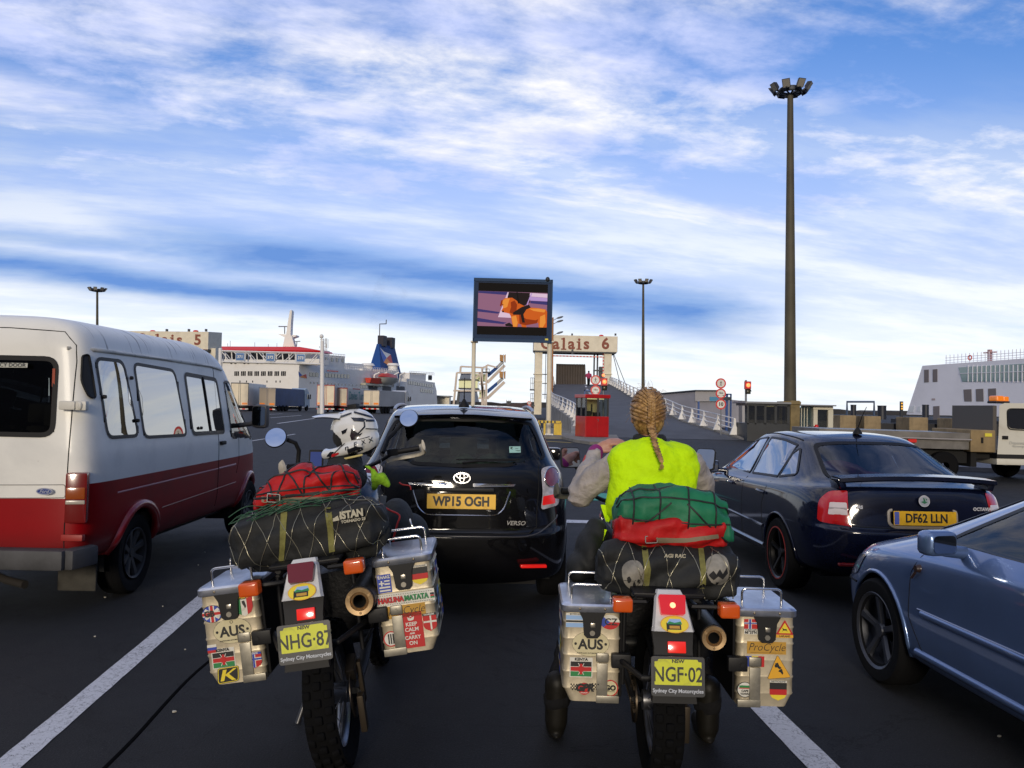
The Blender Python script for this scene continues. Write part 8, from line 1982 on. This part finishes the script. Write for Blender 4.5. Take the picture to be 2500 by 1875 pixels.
# ================================================================== ferries, passenger gangway, far shore
SHW = mat('ship white', (.82, .80, .76), .5, nz=(.12, .04), dirt=(.25, (.62, .52, .38), .35)); FUN = mat('funnel blue', (.014, .065, .24), .6, spec=.2); ORG = mat('lifeboat orange', (.60, .05, .02), .45)
Cs = P(728, 980, 200); Cs.z = 0; Es = P(1062, 985, 300); Es.z = 0
u = (Es - Cs).normalized(); nv = V((u.y, -u.x, 0))                     # along the side, and out of it towards us
MS = Matrix((u, V((0, 0, 1)), nv)).transposed().to_4x4(); MS.translation = Cs          # x along, y up, z outwards
MF = Matrix((nv, V((0, 0, 1)), V((nv.y, -nv.x, 0)))).transposed().to_4x4(); MF.translation = Cs   # bow end: x towards the side, y up, z outwards
ship = thing('ferry', 'large white ferry with red bridge roof and blue funnel at far left', 'ferry', Cs)
IS = Matrix.Translation(Cs).inverted()
side = lambda *pts, o=0: L2(MS, 'z', o, pts); front = lambda *pts, o=0: L2(MF, 'z', o, pts)
def sp_(name, m, fn, par=None, smooth=None):
    b = MB(); fn(b)
    return b.build(name, m, par or ship, smooth)
def sbox(b, pts, o, dep, MM=MS, mi=None):          # outline in pixels on the plane o in front of the side, pushed inwards by dep
    b.prism([(x, y, o) for x, y in L2(MM, 'z', o, pts)], (0, 0, -dep), IS @ MM, mi)
B = 27.0
zt = side((728, 886))[0][1]
def hull(b):
    q = side((728, 886), (900, 912), (1062, 935)); x1 = q[2][0]; zz_ = q[0][1]
    b.prism([(0, -2, 0), (x1 + 4, -2, 0), (x1 + 2, 6.5, 0), (x1, zz_ * .80, 0), (0, zz_ * .80, 0)], (0, 0, -B), IS @ MS)
sp_('hull', SHW, hull)
fx = front((540, 876), (728, 888)); zf = fx[1][1]
xs = lambda px: side((px, 950))[0][0]
sp_('forecastle', SHW, lambda b: b.prism([(0, side((728, 886))[0][1] * .80, 0), (xs(905), side((728, 886))[0][1] * .80, 0), (xs(900), side((900, 905))[0][1], 0), (xs(800), side((800, 900))[0][1], 0), (xs(760), zf, 0), (0, zf, 0)], (0, 0, -B), IS @ MS))
br = front((545, 861), (728, 862))
sp_('bridge_windows', WIN, lambda b: b.box((-13.2, zf + 1.6, -3), (26, 3.0, 6), M=IS @ MF))
sp_('bridge_pillars', SHW, lambda b: [b.box((-25.5 + i * 1.75, zf + 1.6, .02), (.28, 3.0, .1), (0, 0, .12), M=IS @ MF) for i in range(15)] + [b.box((-13.2, zf + .45, -2.9), (27.5, .9, 6.4), M=IS @ MF)])
ry0, ry1 = front((640, 859))[0][1], front((640, 846))[0][1]
sp_('bridge_roof', mat('ship red', (.62, .008, .012), .4, coat=.3), lambda b: b.loft([[(x, ry0, z) for x, z in ((-29, .6), (6.0, .6), (6.0, -6), (-29, -7))], [(x, ry0 + (ry1 - ry0) * .3, z) for x, z in ((-29, .7), (5.6, .7), (5.6, -6), (-29, -7))], [(x, ry1, z) for x, z in ((-28, -.3), (-.2, -.3), (-.2, -6), (-28, -7))]], IS @ MF))
sp_('bridge_wing', SHW, lambda b: b.box((2.6, zf + .6, -2.6), (5.4, 1.3, 5.2), M=IS @ MF))
for i in range(8):
    x = 574 + i * 16.3; sp_('window', WIN, lambda b: [b.box((*[sum(k) / 2 for k in zip(*front((x + j * 4.1 - 1.6, 907), (x + j * 4.1 + 1.6, 917)))], .02), (.34, 1.15, .08), M=IS @ MF) for j in range(3)])
for i in range(10):
    x = 565 + (i // 2) * 32 + (i % 2) * 10; sp_('window', WIN, lambda b: b.box((*front((x, 886.5))[0], .02), (.5, .45, .08), M=IS @ MF))
for x in (586, 602, 617, 652, 674, 684): sp_('porthole', WIN, lambda b: b.box((*front((x, 931.5))[0], .02), (.25, .5, .08), M=IS @ MF))
def swin(px, py, w, h, o=.03): sp_('window', WIN, lambda b: b.box((*side((px, py), o=o)[0], o), (w, h, .1), M=IS @ MS))
for i in range(13):
    px = 759 + i * 7.6
    if not 776 < px < 790: swin(px, 914.2 + (px - 759) * .048, 1.5, 1.05)
for i in range(14): swin(758 + i * 8.6, 934 + i * .55, .5, .45)
for i in range(3): swin(882 + i * 6, 943 + i * .6, 1.6, .95)
# upper decks on the side: forward house, deck house, funnel casing, aft block
def block(name, m, x0, x1, ytop0, ytop1, ybot, o=-.4, dep=22, par=None):
    a, c = side((x0, ytop0), (x1, ytop1), o=o); zb = side(((x0 + x1) / 2, ybot), o=o)[0][1]
    return sp_(name, m, lambda b: b.prism([(a[0], zb, o), (c[0], zb, o), (c[0], c[1], o), (a[0], a[1], o)], (0, 0, -dep), IS @ MS), par)
fh = block('deck_house', SHW, 775, 842, 864, 871, 912, -.3)
for i, x in enumerate((797, 811, 823, 837)): swin(x, 877 + i * .8, 1.1, 1.0, -.25)
block('deck_house', SHW, 786, 805, 855, 857, 870, -1.5, 8)
block('deck_house', SHW, 850, 888, 886, 889, 915, -2, 18); block('deck_house', SHW, 886, 972, 900, 906, 930, -1, 20)
for k, (x0, x1, y0, y1) in enumerate(((806, 842, 863, 866), (842, 905, 890, 896), (913, 972, 897, 902), (1000, 1060, 906, 910))):
    def rl_(b):
        a, c = side((x0, y0), (x1, y1), o=-.3); n = int((x1 - x0) / 4)
        for j in range(n + 1): t_ = j / n; p = [a[0] + (c[0] - a[0]) * t_, a[1] + (c[1] - a[1]) * t_]; b.box((p[0], p[1] - .55, -.3), (.10, 1.1, .10), M=IS @ MS)
        for h in (0, -.5): b.tube([(a[0], a[1] + h, -.3), (c[0], c[1] + h, -.3)], .07, 4, M=IS @ MS)
    sp_('deck_rail', SHW, rl_)
ab = block('aft_block', SHW, 993, 1062, 924, 934, 975, .02, B); block('aft_house', SHW, 1000, 1040, 910, 912, 930, -.4, 20)
for i in range(11): swin(999 + i * 5.6, 934 + i * .85, 1.7, 1.1, .08)
for i in range(6): swin(1029 + i * 5.2, 953 + i * .6, 1.5, 1.2, .08)
for x0, x1 in ((900, 922), (934, 955), (968, 988)): sp_('side_opening', mat('ship recess', (.16, .15, .14), .8), lambda b: sbox(b, [(x0, 942), (x1, 944), (x1, 957), (x0, 956)], .06, .1))
a, c = side((914, 902), (966, 902), o=-6); zb = side((930, 905), o=-6)[0][1]; ztop = side((915, 838), o=-6)[0][1]; wf = c[0] - a[0]
def funnel(b):
    r = lambda f, z, d: [(a[0] + wf * f, z, -4 + d), (c[0] - wf * f, z, -4 + d), (c[0] - wf * f, z, -8.0 - d), (a[0] + wf * f, z, -8.0 - d)]
    b.loft([r(0, zb - 3, 0), r(.02, zb, 0), r(.13, ztop, -1.6)], IS @ MS)
fu = sp_('funnel', FUN, funnel)
for f in (.32, .72): sp_('exhaust_stack', mat('stack dark', (.02, .018, .03), .6), lambda b: b.box((a[0] + wf * f, ztop + 1.2, -6), (wf * .16, 3.4, 2), M=IS @ MS), fu)
sp_('stack_pipe', DKST, lambda b: b.tube([(a[0] + wf * .45, ztop + 3, -8), (a[0] + wf * .45, ztop + 7, -8), (a[0] + wf * .75, ztop + 7.6, -8), (a[0] + wf * .75, ztop + 9, -8)], .16, 5, M=IS @ MS), fu)
def logo(cx, cy, w, h, lean):
    def fn(b):
        f = lambda *q: [(cx + w * (x - .5) , cy + h * (y - .5), (lean(cy + h * (y - .5)))) for x, y in q]
        for mi_, q in enumerate((((.0, 1), (.35, .80), (.95, .72), (.5, .48)), ((.0, 1), (.02, .55), (.15, .22), (.5, .48)), ((.95, .72), (1.0, .35), (1.05, .08), (.5, .48)), ((.15, .22), (.5, .48), (1.05, .08), (.7, .10), (.35, .16)))): b.add(f(*q), [tuple(range(len(q)))], IS @ MS, mi_)
    return fn
LG = [SHW, mat('flag blue', (.02, .10, .48), .5), mat('flag red', (.55, .04, .03), .5), mat('flag orange', (.75, .25, .02), .5)]
lc = side((942, 873), o=-5)[0]; sp_('funnel_emblem', LG, logo(lc[0], lc[1], wf * .50, (ztop - zb) * .72, lambda z: -4 + .08 - 1.6 * (z - zb) / (ztop - zb)), fu)
lc = side((739, 916), o=.1)[0]; sp_('hull_emblem', LG, logo(lc[0], lc[1], 4.2, 1.7, lambda z: .06))
for x in (905, 966): sp_('vent', SHW, lambda b: (b.cyl((side((x, 900), o=-2)[0][0], side((x, 905), o=-2)[0][1], -3), (side((x, 890), o=-2)[0][0], side((x, 893), o=-2)[0][1], -3), 1.6, n=14, M=IS @ MS), b.cyl((side((x, 893), o=-2)[0][0], side((x, 893), o=-2)[0][1], -3), (side((x, 893), o=-2)[0][0], side((x, 887), o=-2)[0][1], -3), 2.3, 1.7, n=14, M=IS @ MS)), None, 50)
lb = side((943, 924), o=1)[0]
lf = sp_('lifeboat', [mat('boat white', (.66, .62, .52), .4), ORG], lambda b: (b.loft([[(lb[0] + x, lb[1] + y * s_ - .3, 1.5 + z * s_) for y, z in ((.6, 1.6), (-.8, 1.1), (-1.6, 0), (-.8, -1.1), (.6, -1.6))] for x, s_ in ((-7.5, .1), (-6, .7), (-3, 1), (3, 1), (6, .7), (7.5, .1))], IS @ MS, 0), b.loft([[(lb[0] + x, lb[1] + .35 + y * s_, 1.5 + z * s_) for y, z in ((0, 1.5), (1.1, 1.0), (1.3, 0), (1.1, -1.0), (0, -1.5))] for x, s_ in ((-7, .15), (-5, .8), (0, 1), (5, .8), (7, .15))], IS @ MS, 1)), None, 50)
rb = side((917, 930), o=1)[0]; sp_('rescue_boat', ORG, lambda b: b.loft([[(rb[0] + x, rb[1] + y * s_, 1.2 + z * s_) for y, z in ((.9, 1.2), (-.9, .7), (-.9, -.7), (.9, -1.2))] for x, s_ in ((-6, .8), (0, 1), (5, .5))], IS @ MS))
sp_('boat_deck', mat('ship cream', (.60, .56, .42), .5), lambda b: sbox(b, [(893, 935), (936, 938), (936, 942), (893, 940)], 1.5, 3))
for x in (912, 930, 960, 975): sp_('davit', SHW, lambda b: b.tube([(side((x, 945), o=.3)[0][0], side((x, 945), o=.3)[0][1], .3), (side((x, 910), o=.3)[0][0], side((x, 915), o=.3)[0][1], .6), (side((x, 905), o=.3)[0][0] + 1, side((x, 909), o=.3)[0][1], 1.8)], .28, 5, M=IS @ MS))
ym = 205
mtb = lambda x, y: IS @ P(x, y, ym)
sp_('mast', SHW, lambda b: (b.loft([[IS @ (P(x, y, ym) + V((0, d, 0))) for x, d in ((xa, -1), (xb, -1), (xb, 1), (xa, 1))] for xa, xb, y in ((693, 722, 847), (698, 715, 822), (701, 712, 818), (705, 713, 790), (710, 715, 762), (711, 714, 758))]), b.prism([mtb(x, y) for x, y in ((678, 815), (723, 818), (723, 821), (703, 828))], (0, 3, 0))), None, 40)
sp_('radar', GREYST, lambda b: (b.tube([mtb(680, 797), mtb(707, 797)], .14, 5), b.tube([mtb(695, 797), mtb(695, 815)], .14, 5), b.tube([mtb(718, 834), mtb(733, 833)], .12, 5), b.tube([mtb(724, 846), mtb(725, 834)], .12, 5)))
for x, y in ((556, 838), (562, 832), (622, 836), (655, 840), (676, 838), (780, 845), (796, 826), (801, 828), (797, 840)): sp_('deck_aerial', GREYST, lambda b: b.tube([mtb(x, 850), mtb(x, y)], .07, 4))
sp_('lattice_tower', GREYST, lambda b: [b.tube([P_ for P_ in (mtb(x, 862), mtb(x, 826))], .08, 4) for x in (790, 794, 798)] + [b.tube([mtb(790, y), mtb(798, y)], .06, 4) for y in (830, 838, 846, 854)])
sp_('red_lettering', SIGNR, lambda b: b.text('NEW DEAL', 0, 0, 1.5, .05, IS @ MS @ Matrix.Translation((*side((812, 905.5), o=.1)[0], .06)), 0, .02)) if 0 else sp_('red_stripe', SIGNR, lambda b: sbox(b, [(799, 904), (826, 906), (826, 908), (799, 906)], .08, .1))
for x in (1047, 1050, 1053): sp_('deck_passenger', DKST, lambda b: b.sph((*side((x, 922), o=-1)[0], -1), (.35, 1.1, .3), 5, M=IS @ MS))
# far dock building right of the ferry
t = T('dock_shed', 'low cream quay building beyond the ferry\'s stern', 'building', base(1080, 985, 320)); t.part('wall', CREAM, lambda b: (pb(b, 1058, 968, 1095, 990, 320, 12), pb(b, 1086, 966, 1097, 990, 318, 4))); t.part('roof', GREYST, lambda b: pb(b, 1056, 965.5, 1098, 968, 316, 16))
t = T('dark_shed', 'dark brown shed and equipment left of the gantry pillar', 'building', base(1265, 1000, 200)); t.part('wall', mat('dark brown shed', (.05, .03, .035), .7), lambda b: b.prism([P(x, y, 200) for x, y in ((1238, 1004), (1305, 1004), (1305, 992), (1290, 987), (1262, 984), (1250, 986), (1238, 989))], (0, 8, 0))); t.part('plant', DKST, lambda b: (pb(b, 1237, 979, 1247, 988, 200, 2), [pb(b, x, 976, x + 1, 986, 200, .3) for x in (1236, 1242, 1247)]))
# --- passenger boarding tower with two raised conveyors
Yb = 130
t = T('boarding_tower', 'steel boarding tower with lime glazed cabin and two raised walkways', 'boarding tower', base(1150, 1000, Yb))
BT = mat('tower cream steel', (.55, .46, .38), .5, nz=(.5, .1)); z6 = lambda x, y: (1060 + x / 9.217, 840 + y / 9.217); L6 = lambda Y, *q: [P(*z6(*p), Y) for p in q]
for q in (((510, 640), (425, 1500)), ((600, 500), (585, 660)), ((1035, 660), (1150, 1500)), ((1080, 520), (1080, 1500)), ((1180, 470), (1165, 1500))): t.part('frame_post', BT, lambda b: b.tube(L6(Yb, *q), .22, 4))
for q in (((600, 505), (1090, 530)), ((510, 645), (1050, 645)), ((430, 1050), (1150, 1050)), ((1090, 530), (1190, 500)), ((1190, 470), (1400, 525)), ((1010, 900), (1160, 900)), ((930, 770), (1040, 650)), ((990, 1220), (1170, 1220)), ((1040, 640), (1120, 1060))): t.part('frame_beam', BT, lambda b: b.tube(L6(Yb + .1, *q), .18, 4))
LIME = mat('lime glazing', (.60, .62, .30), .3, coat=.4, emit=(.8, .85, .4), es=.10); BLG = mat('blue glazing', (.10, .14, .24), .15, coat=.6)
t.part('cabin', LIME, lambda b: (pb(b, 1120, 929, 1166, 947, Yb + .6, 5), pb(b, 1158, 913, 1186, 930, Yb + 2, 4), pb(b, 1170, 955, 1184, 972, Yb + 2, 3))); t.part('cabin_glazing', BLG, lambda b: (b.prism(L6(Yb + .8, (575, 780), (600, 665), (830, 665), (815, 780)), (0, 4, 0)), b.prism(L6(Yb + .8, (520, 1300), (590, 1060), (960, 1060), (1010, 1300)), (0, 4, 0))))
t.part('cabin_roof', DKST, lambda b: (b.prism(L6(Yb + .3, (540, 815), (560, 785), (960, 790), (1010, 820)), (0, 5, 0)), pb(b, 1119, 947, 1168, 950, Yb + .4, 5), b.prism(L6(Yb + .6, (490, 1400), (530, 1060), (580, 1060), (545, 1400)), (0, 3, 0))))
for x, y, lbx in ((1200, 760, 0), (1190, 1120, 385)):
    q = L6(Yb + .5, (x, y), (x, y + 90), (1600, 420 + lbx * .97), (1570, 320 + lbx * .97)) if 0 else None
    e = (1590, 400) if lbx == 0 else (1585, 775); s_ = (1195, 790) if lbx == 0 else (1190, 1150)
    t.part('walkway', BT, lambda b: b.tube([p + V((0, 0, -.55)) for p in L6(Yb + .4, s_, e)], .32, 4)); t.part('walkway_panel', FUN, lambda b: b.prism(L6(Yb + .6, (s_[0] + 10, s_[1] - 40), (s_[0] + 10, s_[1] - 130), ((s_[0] + e[0]) / 2 + 30, (s_[1] + e[1]) / 2 - 120), ((s_[0] + e[0]) / 2 + 30, (s_[1] + e[1]) / 2 - 40)), (0, 1.6, 0))); t.part('walkway_canopy', GREYST, lambda b: b.prism(L6(Yb + .6, ((s_[0] + e[0]) / 2 + 30, (s_[1] + e[1]) / 2 - 40), ((s_[0] + e[0]) / 2 + 30, (s_[1] + e[1]) / 2 - 120), (e[0] - 60, e[1] - 40), (e[0] - 20, e[1] + 10)), (0, 1.6, 0)))
    t.part('end_cage', mat('cage orange', (.42, .20, .05), .6, nz=(3, .3)), lambda b: (b.prism(L6(Yb, (e[0] - 115, e[1] - 165), (e[0] - 25, e[1] - 150), (e[0] - 30, e[1] - 10), (e[0] - 115, e[1] - 25)), (0, 1.6, 0)), b.prism(L6(Yb, (e[0] - 20, e[1] - 150), (e[0] + 20, e[1] - 170), (e[0] + 15, e[1] + 10), (e[0] - 15, e[1] - 10)), (0, 1.6, 0))))
t.part('hanging_cable', GREYST, lambda b: [b.tube(L6(Yb - .1, (1560, 230), (1550, 770)), .06, 4)])
t.part('lookout', DKST, lambda b: (b.prism(L6(Yb - .2, (1085, 650), (1255, 650), (1240, 620), (1095, 620)), (0, 2, 0)), [b.tube(L6(Yb - .2, (x, 625), (x, 560)), .06, 4) for x in (1095, 1165, 1240)], b.tube(L6(Yb - .2, (1095, 560), (1245, 560)), .06, 4)))
# --- second ferry at the right
A2, B2 = P(2215, 1020, 150), P(2520, 1020, 124); A2.z = B2.z = 0; u2 = (B2 - A2).normalized(); n2 = V((u2.y, -u2.x, 0))
M2_ = Matrix((u2, V((0, 0, 1)), n2)).transposed().to_4x4(); M2_.translation = A2; I2 = Matrix.Translation(A2).inverted()
SH2 = mat('ship lilac white', (.74, .74, .80), .5, nz=(.15, .06)); sh2 = thing('ferry', 'white ferry with slanted stern edge and wide bridge windows at far right', 'ferry', A2)
w2 = lambda *p, o=0: L2(M2_, 'z', o, p)
def s2(name, m, fn, par=None): b = MB(); fn(b); return b.build(name, m, par or sh2)
def s2p(pts, o, dep): return lambda b: b.prism([(x, y, o) for x, y in w2(*pts, o=o)], (0, 0, -dep), I2 @ M2_)
top = w2((2252, 893), (2500, 875)); sl_ = (top[1][1] - top[0][1]) / (top[1][0] - top[0][0])
s2('superstructure', SH2, lambda b: b.prism([(x, y, 0) for x, y in [w2((2213, 1012))[0], (40, w2((2213, 1012))[0][1]), (40, top[0][1] + sl_ * (40 - top[0][0])), top[0]]], (0, 0, -22), I2 @ M2_))
s2('hull', mat('ship black hull', (.012, .013, .018), .5), lambda b: b.prism([(-4, -2, .3), (40, -2, .3), (40, w2((2400, 1026))[0][1], .3), (-4, w2((2230, 1024))[0][1], .3)], (0, 0, -22), I2 @ M2_))
for q in (((2256, 903), (2267, 902), (2267, 933), (2256, 934)), ((2277, 902), (2288, 901), (2288, 932), (2277, 933)), ((2352, 951), (2371, 950), (2372, 980), (2354, 980)), ((2382, 950), (2400, 949), (2401, 980), (2383, 980)), ((2412, 949), (2431, 948), (2432, 980), (2413, 980)), ((2278, 992), (2293, 991), (2293, 1024), (2278, 1025))): s2('louvre', mat('ship louvre', (.17, .15, .15), .7), s2p(q, .06, .1))
gl = s2('bridge_glazing', mat('bridge glazing', (.22, .32, .32), .1, coat=.8), s2p(((2340, 897), (2530, 886), (2530, 929), (2349, 932)), .08, .1))
s2('glazing_bars', SH2, lambda b: [b.box(((w2((2365 + k * 11, 912))[0][0]), w2((2365 + k * 11, 912))[0][1], .12), (.14, 2.7, .1), M=I2 @ M2_) for k in range(14)] + [b.tube([(*w2((2343, 912))[0], .13), (*w2((2530, 906))[0], .13)], .06, 4, M=I2 @ M2_)], gl)
for q in (((2222, 992), (2233, 991), (2230, 1006), (2216, 1007)), ((2241, 992), (2248, 992), (2248, 1006), (2238, 1006))): s2('stern_opening', mat('sky lit opening', (.62, .66, .70), .6), s2p(q, .06, .1))
def rail2(b):
    for k in range(24):
        x, y = w2((2304 + k * 9.5, 884 - k * .7))[0]; b.box((x, y + .4, -.5), (.07, 1.7, .07), M=I2 @ M2_)
    for h in (0, 6, 12): b.tube([(*w2((2302, 886 - h))[0], -.5), (*w2((2525, 869 - h))[0], -.5)], .05, 4, M=I2 @ M2_)
s2('deck_rail', SH2, rail2); s2('life_ring', ORG, lambda b: b.tube([(w2((2363, 873))[0][0] + .38 * math.cos(a), w2((2363, 873))[0][1] + .38 * math.sin(a), -.4) for a in [k * PI / 6 for k in range(12)]], .09, 6, closed=True, M=I2 @ M2_))
s2('radar', mat('radar pink', (.5, .3, .28), .6), lambda b: (b.box((*w2((2404, 868))[0], -1), (.5, 2.0, .5), M=I2 @ M2_), b.box((*w2((2404, 860))[0], -1), (2.4, .2, .3), M=I2 @ M2_)))
s2('mast_red', SIGNR, lambda b: b.prism([(x, y, -3) for x, y in w2((2494, 845), (2540, 845), (2540, 800), (2502, 815))], (0, 0, -1), I2 @ M2_))
s2('hull_lettering', SIGNW, lambda b: b.text('LINES', *w2((2280, 1043), o=.32)[0], 1.5, .32, I2 @ M2_, 0, .02))
s2('ship_marks', mat('faint ship marks', (.40, .33, .33), .6), lambda b: b.text('EXIT', *w2((2279, 975))[0], .5, .03, I2 @ M2_) if 0 else b.box((*w2((2279, 975))[0], .02), (.8, .35, .04), M=I2 @ M2_))
# --- rider waiting up on the ramp, far away
rp = base(1437, 930, 104, 4.45); far = capsule_body([(rp + V((-.10, 0, 0)), .07, rp + V((-.12, 0, .8)), .10), (rp + V((.10, 0, 0)), .07, rp + V((.12, 0, .8)), .10), ('e', rp + V((0, 0, 1.15)), (.30, .2, .40)), ('e', rp + V((0, 0, 1.68)), (.13, .13, .17)), (rp + V((-.28, 0, 1.4)), .08, rp + V((-.38, .2, 1.0)), .07), (rp + V((.28, 0, 1.4)), .08, rp + V((.38, .2, 1.0)), .07)], .05, 3)
fo = link('person', far, None, 179); far.materials.clear(); far.materials.append(mat('pink jacket', (.36, .03, .10), .8)); far.materials.append(mat('dark riding trousers'));
for pl in far.polygons: pl.material_index = 1 if pl.center.z < rp.z + .85 or pl.center.z > rp.z + 1.6 else 0
tag(fo, 'tiny distant figure in a pink jacket standing at the top of the ramp', 'person')
# --- far shore
b = MB(); rnd = random.Random(5); pts = []
for k in range(121):
    x = -420 + k * 12; pts.append((x, 3.0 + 2.2 * abs(math.sin(k * .37) * math.sin(k * .11 + 1)) + rnd.uniform(0, 1.3)))
b.loft([[V((x, 900, -1)) for x, h in pts], [V((x, 900, h)) for x, h in pts], [V((x, 960, h * 1.05)) for x, h in pts]], closed=False, caps=False)
tag(b.build('far_shore', mat('far shore scrub', (.035, .035, .04), .9, nz=(.02, .5))), kind='structure')
# --- faint smoke leaving the funnel
b = MB(); pth = [(918, 828, 1.0), (917, 800, 2.0), (922, 770, 3.2), (934, 740, 4.4), (950, 712, 5.5), (968, 690, 6.0)]
b.tube([P(x, y, 268) for x, y, r in pth], [r for x, y, r in pth], 12)
sm = bpy.data.materials.new('funnel smoke'); sm.use_nodes = True; n_ = sm.node_tree; n_.nodes.clear(); vo = n_.nodes.new('ShaderNodeVolumePrincipled'); vo.inputs['Color'].default_value = (.30, .31, .36, 1); nn_ = noise(n_, n_.nodes.new('ShaderNodeTexCoord').outputs['Object'], .16, 5, .6).step(.42, .75) * .030; n_.links.new(nn_.k, vo.inputs['Density'])
oo = n_.nodes.new('ShaderNodeOutputMaterial'); n_.links.new(vo.outputs[0], oo.inputs[1]); tag(b.build('smoke', sm, None, 60), kind='stuff')
